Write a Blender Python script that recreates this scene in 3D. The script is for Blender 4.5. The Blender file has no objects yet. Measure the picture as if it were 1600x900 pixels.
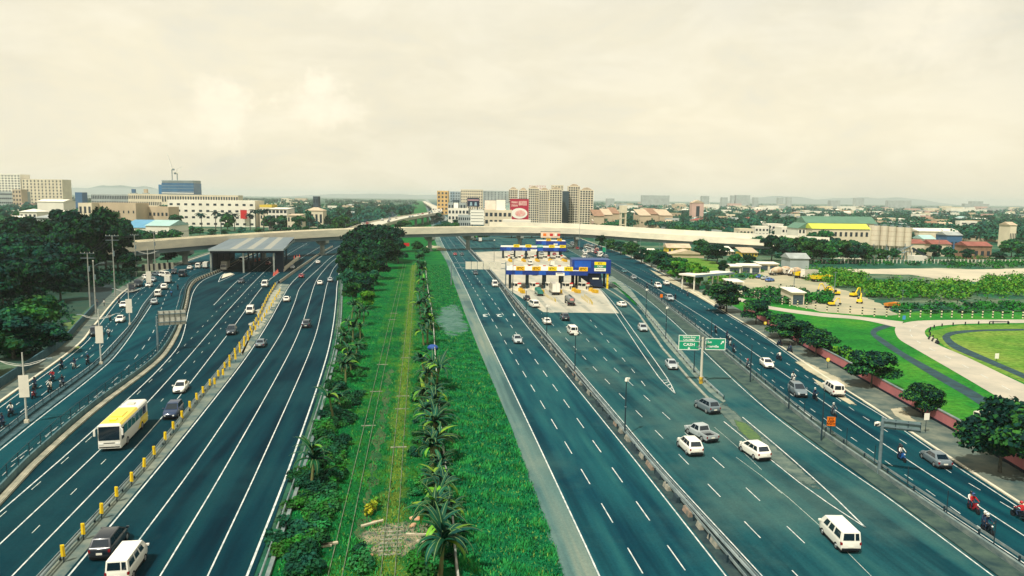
import bpy, math, random
import numpy as np
from mathutils import Matrix, Vector, Euler
random.seed(7); RNG = np.random.default_rng(7)
SC = bpy.context.scene
COL = SC.collection
rad = math.radians
# ------------------------------------------------------------------ camera
FPX, CAM_H, YAW, PITCH, ROLL = 1150.0, 30.0, 7.2, 6.94, 0.73
cam = bpy.data.cameras.new('camera'); cam_o = bpy.data.objects.new('camera', cam); COL.objects.link(cam_o)
cam.sensor_width = 36; cam.lens = 36*FPX/1600; cam.clip_start = .5; cam.clip_end = 30000
RM = Matrix.Rotation(rad(-YAW), 3, 'Z') @ Matrix.Rotation(rad(90-PITCH), 3, 'X') @ Matrix.Rotation(rad(ROLL), 3, 'Z')
cam_o.matrix_world = Matrix.Translation((0, 0, CAM_H)) @ RM.to_4x4()
SC.camera = cam_o
# ------------------------------------------------------------------ world, sun, exposure
SUN_EL, SUN_AZ = 58.0, 221.0
SKY_STRENGTH, SUN_STRENGTH = 0.1, 4.9
SC.view_settings.view_transform = 'Standard'; SC.view_settings.look = 'None'
SC.view_settings.exposure = 0.0; SC.view_settings.gamma = 1.0; SC.view_settings.use_curve_mapping = False
SC.render.engine = 'CYCLES'
SC.cycles.use_denoising = True
SC.cycles.max_bounces = 5; SC.cycles.diffuse_bounces = 2; SC.cycles.glossy_bounces = 2; SC.cycles.volume_bounces = 1
SC.cycles.transparent_max_bounces = 6; SC.cycles.sample_clamp_indirect = 6
world = bpy.data.worlds.new('World'); SC.world = world; world.use_nodes = True

def nd(nt, typ, **kw):
    n = nt.nodes.new(typ)
    for k, v in kw.items():
        if k.startswith('i_'):
            key = k[2:]
            n.inputs[int(key) if key.isdigit() else key].default_value = v
        else: setattr(n, k, v)
    return n

def ramp(nt, src, stops):
    r = nt.nodes.new('ShaderNodeValToRGB'); e = r.color_ramp.elements
    e[0].position, e[0].color = stops[0][0], tuple(stops[0][1])+(1,)*(4-len(stops[0][1]))
    e[1].position, e[1].color = stops[-1][0], tuple(stops[-1][1])+(1,)*(4-len(stops[-1][1]))
    for p, c in stops[1:-1]:
        q = e.new(p); q.color = tuple(c)+(1,)*(4-len(c))
    nt.links.new(src, r.inputs[0]); return r.outputs[0]

def mixc(nt, fac, a, b, mode='MIX'):
    m = nt.nodes.new('ShaderNodeMix'); m.data_type = 'RGBA'; m.blend_type = mode
    for k, x in ((0, fac), (6, a), (7, b)):
        if hasattr(x, 'node'): nt.links.new(x, m.inputs[k])
        elif isinstance(x, (int, float)): m.inputs[k].default_value = x
        else: m.inputs[k].default_value = tuple(x)+(1,)*(4-len(x))
    return m.outputs[2]

def mth(nt, op, a, b=None, clamp=False):
    m = nt.nodes.new('ShaderNodeMath'); m.operation = op; m.use_clamp = clamp
    for k, x in ((0, a), (1, b)):
        if x is None: continue
        if hasattr(x, 'node'): nt.links.new(x, m.inputs[k])
        else: m.inputs[k].default_value = x
    return m.outputs[0]

def cam_dir(x, y):
    return (RM @ Vector(((x-800)/FPX, -(y-450)/FPX, -1.0))).normalized()

def build_world():
    nt = world.node_tree; nt.nodes.clear(); L = nt.links
    sky = nd(nt, 'ShaderNodeTexSky', sky_type='NISHITA', sun_disc=False, sun_elevation=rad(SUN_EL), sun_rotation=rad(SUN_AZ),
             air_density=1.0, dust_density=3.0, ozone_density=1.0)
    bg_sky = nd(nt, 'ShaderNodeBackground'); bg_sky.inputs[1].default_value = SKY_STRENGTH
    L.new(sky.outputs[0], bg_sky.inputs[0])
    tc = nd(nt, 'ShaderNodeTexCoord')
    mp = nd(nt, 'ShaderNodeMapping'); mp.inputs['Scale'].default_value = (1.0, 1.0, 2.6)
    L.new(tc.outputs['Generated'], mp.inputs[0])
    n1 = nd(nt, 'ShaderNodeTexNoise', i_Scale=2.1, i_Detail=7.0, i_Roughness=.55); L.new(mp.outputs[0], n1.inputs['Vector'])
    n2 = nd(nt, 'ShaderNodeTexNoise', i_Scale=5.0, i_Detail=9.0, i_Roughness=.6, i_Distortion=.4); L.new(mp.outputs[0], n2.inputs['Vector'])
    # thin cloud sheet over everything, thinner where a little blue shows
    cover = ramp(nt, n1.outputs[0], [(.30, (.80,)*3), (.50, (.93,)*3), (.64, (1,)*3)])
    ccol = ramp(nt, n2.outputs[0], [(.30, (.86, .83, .69)), (.47, (.98, .90, .68)), (.60, (1.08, 1.0, .78))])
    sepz = nd(nt, 'ShaderNodeSeparateXYZ'); L.new(tc.outputs['Generated'], sepz.inputs[0])
    low = ramp(nt, sepz.outputs[2], [(.0, (1.06, .955, .715)), (.12, (1.0, .91, .68)), (.26, (.88, .84, .68)), (.55, (.62, .63, .58)), (1.0, (.54, .58, .58))])
    ccol = mixc(nt, .55, low, ccol)
    # two cumulus heads: round lumps broken up by noise
    n3 = nd(nt, 'ShaderNodeTexNoise', i_Scale=26.0, i_Detail=6.0, i_Roughness=.62); L.new(tc.outputs['Generated'], n3.inputs['Vector'])
    out = ccol
    for (px, py, r, w) in ((502, 158, .046, .55), (497, 132, .030, .55), (530, 165, .034, .4), (350, 168, .042, .42), (325, 190, .05, .3), (375, 185, .034, .3), (1420, 20, .07, .45), (1500, 45, .06, .35)):
        d = cam_dir(px, py)
        vm = nd(nt, 'ShaderNodeVectorMath', operation='DISTANCE'); L.new(tc.outputs['Generated'], vm.inputs[0]); vm.inputs[1].default_value = d
        v = mth(nt, 'ADD', vm.outputs['Value'], mth(nt, 'MULTIPLY', mth(nt, 'SUBTRACT', n3.outputs[0], .5), .11))
        f = mth(nt, 'MULTIPLY', ramp(nt, mth(nt, 'DIVIDE', v, r), [(.35, (1, 1, 1)), (1.0, (0, 0, 0))]), w)
        out = mixc(nt, f, out, (1.18, 1.08, .84))
    bg_c = nd(nt, 'ShaderNodeBackground'); bg_c.inputs[1].default_value = 1.0
    L.new(out, bg_c.inputs[0])
    ms = nd(nt, 'ShaderNodeMixShader'); L.new(cover, ms.inputs[0]); L.new(bg_sky.outputs[0], ms.inputs[1]); L.new(bg_c.outputs[0], ms.inputs[2])
    o = nd(nt, 'ShaderNodeOutputWorld'); L.new(ms.outputs[0], o.inputs[0])
build_world()
sun = bpy.data.lights.new('sun', 'SUN'); sun.energy = SUN_STRENGTH; sun.angle = rad(1.2); sun.color = (1.0, .95, .84)
sun_o = bpy.data.objects.new('sun', sun); COL.objects.link(sun_o)
SDIR = Vector((math.sin(rad(SUN_AZ))*math.cos(rad(SUN_EL)), math.cos(rad(SUN_AZ))*math.cos(rad(SUN_EL)), math.sin(rad(SUN_EL))))
sun_o.rotation_euler = SDIR.to_track_quat('Z', 'Y').to_euler(); sun_o.location = (0, 0, 400)

# ------------------------------------------------------------------ where a photographed point stands on the ground
def P(x, y, z=0.0):
    d = RM @ Vector(((x-800)/FPX, -(y-450)/FPX, -1.0))
    t = (z-CAM_H)/d.z
    return Vector((d.x*t, d.y*t, z))
def Q(x, y, depth):
    d = RM @ Vector(((x-800)/FPX, -(y-450)/FPX, -1.0))
    return Vector((d.x*depth, d.y*depth, CAM_H+d.z*depth))
def yh(x): return 299.8+.01275*x
def hgt(x, yb, yt): return CAM_H*(yb-yt)/(yb-yh(x))

# ------------------------------------------------------------------ materials
MATS = {}
def mat(name, col, rough=.8, var=.0, scale=1.0, col2=None, metal=0.0, spec=.3, emit=None, detail=4.0, rnd=0.0, bump=0.0, coat=0.0, stretch=None):
    if name in MATS: return MATS[name]
    m = bpy.data.materials.new(name); m.use_nodes = True; nt = m.node_tree
    b = nt.nodes['Principled BSDF']; b.inputs['Roughness'].default_value = rough; b.inputs['Metallic'].default_value = metal
    b.inputs['Specular IOR Level'].default_value = spec
    if coat: b.inputs['Coat Weight'].default_value = coat; b.inputs['Coat Roughness'].default_value = .08
    out = None
    if var or col2:
        g = nd(nt, 'ShaderNodeNewGeometry')
        src = g.outputs['Position']
        if stretch:
            mp = nd(nt, 'ShaderNodeMapping'); mp.inputs['Scale'].default_value = stretch; nt.links.new(src, mp.inputs[0]); src = mp.outputs[0]
        n = nd(nt, 'ShaderNodeTexNoise', i_Scale=scale, i_Detail=detail, i_Roughness=.6); nt.links.new(src, n.inputs['Vector'])
        c2 = col2 if col2 else tuple(c*(1-var) for c in col)
        c1 = col if col2 else tuple(c*(1+var) for c in col)
        out = ramp(nt, n.outputs[0], [(.32, c2), (.66, c1)])
        if bump:
            bp = nd(nt, 'ShaderNodeBump', i_Strength=bump, i_Distance=.1); nt.links.new(n.outputs[0], bp.inputs['Height']); nt.links.new(bp.outputs[0], b.inputs['Normal'])
    if rnd:
        oi = nd(nt, 'ShaderNodeObjectInfo')
        hs = nd(nt, 'ShaderNodeHueSaturation')
        if out: nt.links.new(out, hs.inputs['Color'])
        else: hs.inputs['Color'].default_value = tuple(col)+(1,)
        v = mth(nt, 'ADD', mth(nt, 'MULTIPLY', oi.outputs['Random'], 2*rnd), 1-rnd); nt.links.new(v, hs.inputs['Value'])
        hh = mth(nt, 'ADD', mth(nt, 'MULTIPLY', oi.outputs['Random'], .06*rnd), .5-.03*rnd); nt.links.new(hh, hs.inputs['Hue'])
        out = hs.outputs[0]
    if out: nt.links.new(out, b.inputs['Base Color'])
    else: b.inputs['Base Color'].default_value = tuple(col)+(1,)
    if emit: b.inputs['Emission Color'].default_value = tuple(col)+(1,); b.inputs['Emission Strength'].default_value = emit
    MATS[name] = m; return m

# ------------------------------------------------------------------ mesh builder
class MB:
    def __init__(s): s.v = []; s.f = []; s.m = []
    def add(s, vs, fs, m=0):
        o = len(s.v); s.v += [tuple(p) for p in vs]; s.f += [tuple(i+o for i in f) for f in fs]; s.m += [m]*len(fs); return s
    def poly(s, pts, m=0): return s.add(pts, [tuple(range(len(pts)))], m)
    def box(s, x, y, z, sx, sy, sz, m=0, rz=0.0, tx=1.0, ty=1.0):
        c, n = math.cos(rz), math.sin(rz); vs = []
        for zz, ax, ay in ((0, 1, 1), (sz, tx, ty)):
            for a, b in ((-1, -1), (1, -1), (1, 1), (-1, 1)):
                px, py = a*sx/2*ax, b*sy/2*ay
                vs.append((x+px*c-py*n, y+px*n+py*c, z+zz))
        return s.add(vs, [(3, 2, 1, 0), (4, 5, 6, 7), (0, 1, 5, 4), (1, 2, 6, 5), (2, 3, 7, 6), (3, 0, 4, 7)], m)
    def tube(s, p, q, r0, r1=None, n=8, m=0):
        p, q = Vector(p), Vector(q); r1 = r0 if r1 is None else r1
        d = (q-p).normalized(); a = d.orthogonal().normalized(); b = d.cross(a); vs = []
        for c, r in ((p, r0), (q, r1)):
            for k in range(n):
                t = 2*math.pi*k/n; vs.append(c+a*(r*math.cos(t))+b*(r*math.sin(t)))
        fs = [(k, (k+1) % n, n+(k+1) % n, n+k) for k in range(n)]+[tuple(range(n-1, -1, -1)), tuple(range(n, 2*n))]
        return s.add(vs, fs, m)
    def path(s, pts, r, n=6, m=0):
        for a, b in zip(pts, pts[1:]): s.tube(a, b, r, r, n, m)
        return s
    def loft(s, rings, m=0, cap=True):
        n = len(rings[0]); vs = [p for r in rings for p in r]; fs = []
        for i in range(len(rings)-1):
            for k in range(n): fs.append((i*n+k, i*n+(k+1) % n, (i+1)*n+(k+1) % n, (i+1)*n+k))
        if cap: fs += [tuple(range(n-1, -1, -1)), tuple(range((len(rings)-1)*n, len(rings)*n))]
        return s.add(vs, fs, m)
    def ball(s, c, r, m=0, nu=10, nv=6, sq=(1, 1, 1)):
        vs = [(c[0], c[1], c[2]-r*sq[2])]
        for i in range(1, nv):
            t = math.pi*i/nv
            for k in range(nu):
                a = 2*math.pi*k/nu; vs.append((c[0]+r*sq[0]*math.sin(t)*math.cos(a), c[1]+r*sq[1]*math.sin(t)*math.sin(a), c[2]-r*sq[2]*math.cos(t)))
        vs.append((c[0], c[1], c[2]+r*sq[2])); last = len(vs)-1; fs = []
        for k in range(nu):
            fs.append((0, 1+(k+1) % nu, 1+k)); fs.append((last, last-nu+k, last-nu+(k+1) % nu))
            for i in range(nv-2): fs.append((1+i*nu+k, 1+i*nu+(k+1) % nu, 1+(i+1)*nu+(k+1) % nu, 1+(i+1)*nu+k))
        return s.add(vs, fs, m)
    def merge(s, o, mo=0): return s.add(o.v, o.f, 0) if False else s._merge(o, mo)
    def _merge(s, o, mo):
        k = len(s.v); s.v += o.v; s.f += [tuple(i+k for i in f) for f in o.f]; s.m += [i+mo for i in o.m]; return s
    def mesh(s, name, mats, smooth=False):
        me = bpy.data.meshes.new(name); me.from_pydata(s.v, [], s.f)
        for mm in (mats if isinstance(mats, (list, tuple)) else [mats]): me.materials.append(mm)
        me.polygons.foreach_set('material_index', s.m)
        if smooth: me.polygons.foreach_set('use_smooth', [True]*len(s.f))
        me.update(); return me
    def build(s, name, mats, parent=None, smooth=False, loc=None):
        return put(name, s.mesh(name, mats, smooth), parent, loc)

def put(name, data, parent=None, loc=None, rz=0.0, scale=None):
    o = bpy.data.objects.new(name, data); COL.objects.link(o)
    if parent: o.parent = parent
    if loc is not None: o.location = loc
    if rz: o.rotation_euler = (0, 0, rz)
    if scale is not None: o.scale = scale if hasattr(scale, '__len__') else (scale,)*3
    return o
def tag(o, label=None, cat=None, group=None, kind=None):
    if label: o['label'] = label
    if cat: o['category'] = cat
    if group: o['group'] = group
    if kind: o['kind'] = kind
    return o
def thing(name, loc, label, cat, group=None, rz=0.0):
    return tag(put(name, None, None, loc, rz), label, cat, group)

# ------------------------------------------------------------------ polylines on the ground
def W(pts, z=0.0): return [P(x, y, z) for x, y in pts]
def ext(w, a=0.0, b=0.0):
    w = list(w)
    if a: w = [w[0]+(w[0]-w[1]).normalized()*a]+w
    if b: w = w+[w[-1]+(w[-1]-w[-2]).normalized()*b]
    return w
def smooth_line(w, step=6.0):
    """Catmull-Rom through the points, resampled about every step metres"""
    out = []; n = len(w)
    for i in range(n-1):
        p1, p2 = w[i], w[i+1]; p0 = w[i-1] if i else p1*2-p2; p3 = w[i+2] if i+2 < n else p2*2-p1
        # centripetal-ish tangents limited by segment length
        L = (p2-p1).length; k = max(1, int(L/step))
        t1 = (p2-p0)/max(1e-6, (p2-p0).length)*L; t2 = (p3-p1)/max(1e-6, (p3-p1).length)*L
        for j in range(k):
            t = j/k; a = 2*t**3-3*t*t+1; b = t**3-2*t*t+t; c = -2*t**3+3*t*t; d = t**3-t*t
            out.append(p1*a+t1*b+p2*c+t2*d)
    out.append(w[-1]); return out
def arclen(w):
    s = [0.0]
    for a, b in zip(w, w[1:]): s.append(s[-1]+(b-a).length)
    return s
def at_len(w, S, s):
    s = max(0, min(S[-1], s))
    i = int(np.searchsorted(S, s, 'right'))-1; i = min(i, len(w)-2)
    t = (s-S[i])/max(1e-9, S[i+1]-S[i]); return w[i].lerp(w[i+1], t), (w[i+1]-w[i]).normalized()
def resample(w, n):
    S = arclen(w); return [at_len(w, S, S[-1]*k/(n-1))[0] for k in range(n)]
def side(d): return Vector((d.y, -d.x, 0))        # right-hand side of travel
def offset(w, off):
    out = []
    for i, p in enumerate(w):
        d = (w[min(i+1, len(w)-1)]-w[max(i-1, 0)]); d.z = 0; out.append(p+side(d.normalized())*off)
    return out
def sheet(name, Lw, Rw, z, m, kind='structure', parent=None, n=60, cross=1):
    a, b = resample(Lw, n), resample(Rw, n); mb = MB(); vs = []; fs = []
    for p, q in zip(a, b):
        for k in range(cross+1):
            r = p.lerp(q, k/cross); vs.append((r.x, r.y, z))
    c = cross+1
    for i in range(n-1):
        for k in range(cross): fs.append((i*c+k, i*c+k+1, (i+1)*c+k+1, (i+1)*c+k))
    mb.add(vs, fs); o = mb.build(name, m, parent)
    if kind and not parent: o['kind'] = kind
    return o
def area(name, pts, z, m, kind='structure', parent=None, world=False):
    w = pts if world else W(pts)
    if name in ('dust_patch', 'gravel_patch', 'gore_weeds', 'gore_rubble', 'gore_grass'):
        # ragged patch: solid in the middle, broken up by noise towards its rim
        q = []; per = sum((w[i]-w[i-1]).length for i in range(len(w))); cx = sum((p.x for p in w))/len(w); cy = sum((p.y for p in w))/len(w)
        for i in range(len(w)):
            a, b = w[i], w[(i+1) % len(w)]; k = max(1, int((b-a).length/(per/50)))
            q += [a.lerp(b, j/k) for j in range(k)]
        n = len(q); sp = [q[0], q[n//2]]; vs = []; at = []
        big = max(range(n), key=lambda i: (q[i]-q[0]).length); dirv = (q[big]-q[0])
        for f, v in ((1.12, 0.0), (.72, .62), (.35, 1.0)):
            for p in q:
                # shrink towards the patch's long axis, not only its middle
                t = max(.12, min(.88, (p-q[0]).dot(dirv)/dirv.length_squared)); ax_ = q[0]+dirv*t; mx = Vector((ax_.x*.6+cx*.4, ax_.y*.6+cy*.4, 0)); vs.append(tuple(mx.lerp(p, f)[:2])+(z,)); at.append(v)
        fs = [(k*n+i, k*n+(i+1) % n, (k+1)*n+(i+1) % n, (k+1)*n+i) for k in range(2) for i in range(n)]+[tuple(range(2*n, 3*n))]
        key = m.name+'_ragged'
        if key not in MATS:
            r_ = m.copy(); r_.name = key; nt = r_.node_tree; out = [x for x in nt.nodes if x.type == 'OUTPUT_MATERIAL'][0]; surf = out.inputs['Surface'].links[0].from_socket
            att = nd(nt, 'ShaderNodeAttribute', attribute_name='fade'); g_ = nd(nt, 'ShaderNodeNewGeometry'); no = nd(nt, 'ShaderNodeTexNoise', i_Scale=.9, i_Detail=8.0, i_Roughness=.7); nt.links.new(g_.outputs['Position'], no.inputs['Vector'])
            f_ = ramp(nt, mth(nt, 'ADD', att.outputs['Fac'], mth(nt, 'MULTIPLY', mth(nt, 'SUBTRACT', no.outputs[0], .5), 1.5)), [(.22, (0, 0, 0)), (.5, (1, 1, 1))])
            tr = nd(nt, 'ShaderNodeBsdfTransparent'); mx_ = nd(nt, 'ShaderNodeMixShader'); nt.links.new(f_, mx_.inputs[0]); nt.links.new(tr.outputs[0], mx_.inputs[1]); nt.links.new(surf, mx_.inputs[2]); nt.links.new(mx_.outputs[0], out.inputs['Surface']); MATS[key] = r_
        o = MB().add(vs, fs).build(name, MATS[key], parent); fa = o.data.attributes.new('fade', 'FLOAT', 'POINT'); fa.data.foreach_set('value', at)
        if kind and not parent: o['kind'] = kind
        return o
    if name in ('slope_grass', 'sand_flat', 'yard_dirt', 'median_rubble'):
        r = random.Random(len(w)*7+int(w[0].x)); q = []; per = sum((w[i]-w[i-1]).length for i in range(len(w))); amp = min(1.2, per*.012)
        for i in range(len(w)):
            a, b = w[i], w[(i+1) % len(w)]; k = max(3, int((b-a).length/(per/160)))
            nrm = side((b-a).normalized()); wv = 0.0
            for j in range(k): wv = wv*.72+r.uniform(-amp, amp)*.6; q.append(a.lerp(b, j/k)+nrm*wv*(1.0 if 0 < j else .3))
        w = q
    o = MB().poly([(p.x, p.y, z) for p in w]).build(name, m, parent)
    if kind and not parent: o['kind'] = kind
    return o
def stripe(mb, w, width, z, dash=None, gap=None, start=0.0, m=0):
    S = arclen(w); L = S[-1]; segs = []
    if dash is None: segs = [(0, L)]
    else:
        s = start
        while s < L: segs.append((s, min(L, s+dash))); s += dash+gap
    for a, b in segs:
        k = max(1, int((b-a)/5)); prev = None; vs = []
        for j in range(k+1):
            p, d = at_len(w, S, a+(b-a)*j/k); r = side(d)*width/2
            vs += [(p.x-r.x, p.y-r.y, z), (p.x+r.x, p.y+r.y, z)]
        mb.add(vs, [(2*j, 2*j+1, 2*j+3, 2*j+2) for j in range(k)], m)
def wall_along(mb, w, h, t, z=0.0, m=0):
    """continuous box of height h and thickness t along w"""
    l, r = offset(w, -t/2), offset(w, t/2); rings = []
    for a, b in zip(l, r):
        zb = a.z+z
        rings.append([(a.x, a.y, zb), (b.x, b.y, zb), (b.x, b.y, zb+h), (a.x, a.y, zb+h)])
    mb.loft(rings, m)
def points_along(w, step, start=0.0):
    S = arclen(w); s = start; out = []
    while s <= S[-1]: out.append(at_len(w, S, s)); s += step
    return out
def ang(d): return math.atan2(d.y, d.x)
# ================================================================== palette
ASPH_NEW = mat('asphalt_new', (.004, .052, .082), .55, col2=(.0015, .036, .062), scale=.05, spec=.35, detail=6, stretch=(1, .25, 1))
def asphalt(name, a, b, c, worn_scale=.035):
    """asphalt: broad tone, lengthwise wheel tracks, fine grain"""
    m = bpy.data.materials.new(name); m.use_nodes = True; nt = m.node_tree; bs = nt.nodes['Principled BSDF']
    bs.inputs['Roughness'].default_value = .85; bs.inputs['Specular IOR Level'].default_value = .04
    g = nd(nt, 'ShaderNodeNewGeometry')
    mp = nd(nt, 'ShaderNodeMapping'); mp.inputs['Scale'].default_value = (1, .12, 1); mp.inputs['Rotation'].default_value = (0, 0, rad(-3)); nt.links.new(g.outputs['Position'], mp.inputs[0])
    n1 = nd(nt, 'ShaderNodeTexNoise', i_Scale=.42, i_Detail=5.0, i_Roughness=.6); nt.links.new(mp.outputs[0], n1.inputs['Vector'])
    n2 = nd(nt, 'ShaderNodeTexNoise', i_Scale=worn_scale, i_Detail=6.0, i_Roughness=.6); nt.links.new(g.outputs['Position'], n2.inputs['Vector'])
    n3 = nd(nt, 'ShaderNodeTexNoise', i_Scale=5.0, i_Detail=5.0, i_Roughness=.7); nt.links.new(g.outputs['Position'], n3.inputs['Vector'])
    mp2 = nd(nt, 'ShaderNodeMapping'); mp2.inputs['Scale'].default_value = (1, .035, 1); mp2.inputs['Rotation'].default_value = (0, 0, rad(-2)); nt.links.new(g.outputs['Position'], mp2.inputs[0])
    n4 = nd(nt, 'ShaderNodeTexNoise', i_Scale=.5, i_Detail=4.0, i_Roughness=.5); nt.links.new(mp2.outputs[0], n4.inputs['Vector'])
    col = ramp(nt, n1.outputs[0], [(.34, b), (.62, a)])
    col = mixc(nt, 1.0, col, ramp(nt, n4.outputs[0], [(.36, (.55, .62, .68)), (.50, (1.0,)*3), (.64, (1.9, 1.32, 1.16))]), 'MULTIPLY')
    col = mixc(nt, ramp(nt, n2.outputs[0], [(.48, (0, 0, 0)), (.68, (1, 1, 1))]), col, c)
    col = mixc(nt, .55, col, ramp(nt, n3.outputs[0], [(.3, (.70,)*3), (.7, (1.28,)*3)]), 'MULTIPLY')
    nt.links.new(col, bs.inputs['Base Color'])
    bp = nd(nt, 'ShaderNodeBump', i_Strength=.25, i_Distance=.03); nt.links.new(n3.outputs[0], bp.inputs['Height']); nt.links.new(bp.outputs[0], bs.inputs['Normal'])
    MATS[name] = m; return m
A_NEW = asphalt('asphalt_dark', (.0024, .031, .044), (.0010, .020, .032), (.007, .042, .051))
A_OLD = asphalt('asphalt_worn', (.008, .068, .082), (.003, .040, .060), (.030, .090, .090))
A_SLIP = asphalt('asphalt_slip', (.014, .076, .085), (.005, .050, .064), (.060, .118, .104))
A_SERV = asphalt('asphalt_service', (.0025, .047, .063), (.0012, .032, .049), (.008, .062, .074))
SHOULDER = asphalt('shoulder_grey', (.095, .165, .150), (.065, .135, .130), (.15, .20, .165))
PAVE = mat('pavement_grey', (.15, .17, .13), .9, col2=(.03, .065, .065), scale=.35, detail=10)  # dark tone holds painted tree shade along with grass bits and rubble
SANDY = mat('sand_dust', (.50, .44, .30), .95, col2=(.27, .27, .19), scale=.25, detail=8)
CONC = mat('concrete_pale', (.66, .60, .45), .85, col2=(.48, .45, .35), scale=.35, detail=8)
CONC_ROAD = mat('concrete_road', (.46, .41, .32), .85, col2=(.34, .32, .26), scale=.22, detail=10)
CONC_DARK = mat('concrete_stained', (.20, .24, .22), .9, col2=(.07, .12, .13), scale=.9, detail=8, stretch=(1, 1, 2.5))
WHITE_LINE = mat('line_paint', (.74, .73, .66), .7, col2=(.24, .32, .32), scale=1.3, detail=9)
WHITE_OLD = mat('line_paint_worn', (.66, .68, .58), .8, col2=(.25, .33, .30), scale=3.0)
NAVY = mat('black_navy', (.004, .010, .022), .6)
STEEL = mat('galvanised_steel', (.20, .27, .29), .45, var=.2, scale=2.0, metal=.5)
STEEL_D = mat('dark_steel', (.02, .045, .06), .5, metal=.3)
YELLOW = mat('yellow_paint', (.80, .56, .012), .5, var=.1, scale=3)
WHITE = mat('white_paint', (.84, .80, .68), .5)
def grassy(name, a, b, c, s1=.12, s2=2.0):
    m = bpy.data.materials.new(name); m.use_nodes = True; nt = m.node_tree; bs = nt.nodes['Principled BSDF']
    bs.inputs['Roughness'].default_value = .95; bs.inputs['Specular IOR Level'].default_value = .05
    g = nd(nt, 'ShaderNodeNewGeometry')
    n1 = nd(nt, 'ShaderNodeTexNoise', i_Scale=s1, i_Detail=7.0, i_Roughness=.65); nt.links.new(g.outputs['Position'], n1.inputs['Vector'])
    n2 = nd(nt, 'ShaderNodeTexNoise', i_Scale=s2, i_Detail=6.0, i_Roughness=.75); nt.links.new(g.outputs['Position'], n2.inputs['Vector'])
    col = ramp(nt, n1.outputs[0], [(.30, b), (.48, a), (.68, c)])
    col = mixc(nt, .8, col, ramp(nt, n2.outputs[0], [(.30, (.35,)*3), (.72, (1.55,)*3)]), 'MULTIPLY')
    nt.links.new(col, bs.inputs['Base Color'])
    bp = nd(nt, 'ShaderNodeBump', i_Strength=.8, i_Distance=.25); nt.links.new(n2.outputs[0], bp.inputs['Height']); nt.links.new(bp.outputs[0], bs.inputs['Normal'])
    MATS[name] = m; return m
G_NEAR = grassy('turf_deep', (.003, .108, .026), (.001, .064, .020), (.016, .17, .022), .16, 2.2)
G_RAIL = grassy('turf_rail', (.005, .105, .020), (.001, .055, .018), (.05, .16, .014), .12, 2.2)
G_DRY = grassy('turf_yellowed', (.16, .23, .010), (.03, .14, .012), (.30, .30, .03), .5, 3.0)
G_LAWN = grassy('turf_lawn', (.018, .175, .022), (.006, .095, .020), (.075, .24, .022), .045, 1.1)
G_FIELD = grassy('turf_field', (.10, .22, .03), (.04, .155, .022), (.20, .27, .05), .05, .8)
G_CITY = grassy('city_ground', (.02, .095, .055), (.008, .062, .048), (.16, .19, .12), .02, .3)
DITCH = mat('ditch_dark', (.012, .045, .055), .8, var=.4, scale=.5)
DIRT = mat('dirt_pale', (.44, .38, .25), .95, col2=(.22, .24, .16), scale=.08, detail=9)
GRAVEL = mat('gravel_brown', (.32, .27, .16), .95, col2=(.06, .09, .07), scale=1.2, detail=9, bump=.6)
SLATE = mat('sheet_cover_grey', (.085, .17, .14), .9, col2=(.012, .08, .055), scale=.7, detail=10, bump=.5, stretch=(.6, 1.5, 1))

# ================================================================== ground and hills
def build_ground():
    mb = MB(); R = 21000
    mb.poly([(-R, -R, -.02), (R, -R, -.02), (R, R, -.02), (-R, R, -.02)])
    o = mb.build('ground', G_CITY); o['kind'] = 'structure'
    # far hills as ridged terrain
    hm = mat('hill_forest', (.045, .085, .075), .95, var=.3, scale=.004)
    for k, (x0, x1, dep, yt, seed) in enumerate(((60, 330, 17000, 285, 3), (1130, 1500, 17500, 299, 8), (430, 800, 18000, 301, 5), (-300, 60, 17000, 290, 6))):
        a, b = Q(x0, 305, dep), Q(x1, 305, dep); n = 48; vs = []; fs = []; r = np.random.default_rng(seed)
        top = Q((x0+x1)/2, yt, dep).z
        ph = r.uniform(0, 6.28, 6)
        for i in range(n+1):
            t = i/n; p = a.lerp(b, t); env = math.sin(math.pi*t)**.8
            hz = top*env*(.66+.16*math.sin(5*t+ph[0])+.11*math.sin(11*t+ph[1])+.06*math.sin(23*t+ph[2])+.04*math.sin(47*t+ph[3]))
            q = p.normalized()
            for j, (dd, f) in enumerate(((-900, 0), (-450, .45), (0, 1), (600, .6), (1400, 0))):
                vs.append((p.x+q.x*dd, p.y+q.y*dd, max(-.5, hz*f)))
        for i in range(n):
            for j in range(4): fs.append((i*5+j, i*5+5+j, i*5+6+j, i*5+1+j))
        o = MB().add(vs, fs).build('hills', hm, smooth=True); o['kind'] = 'structure'
build_ground()

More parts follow.
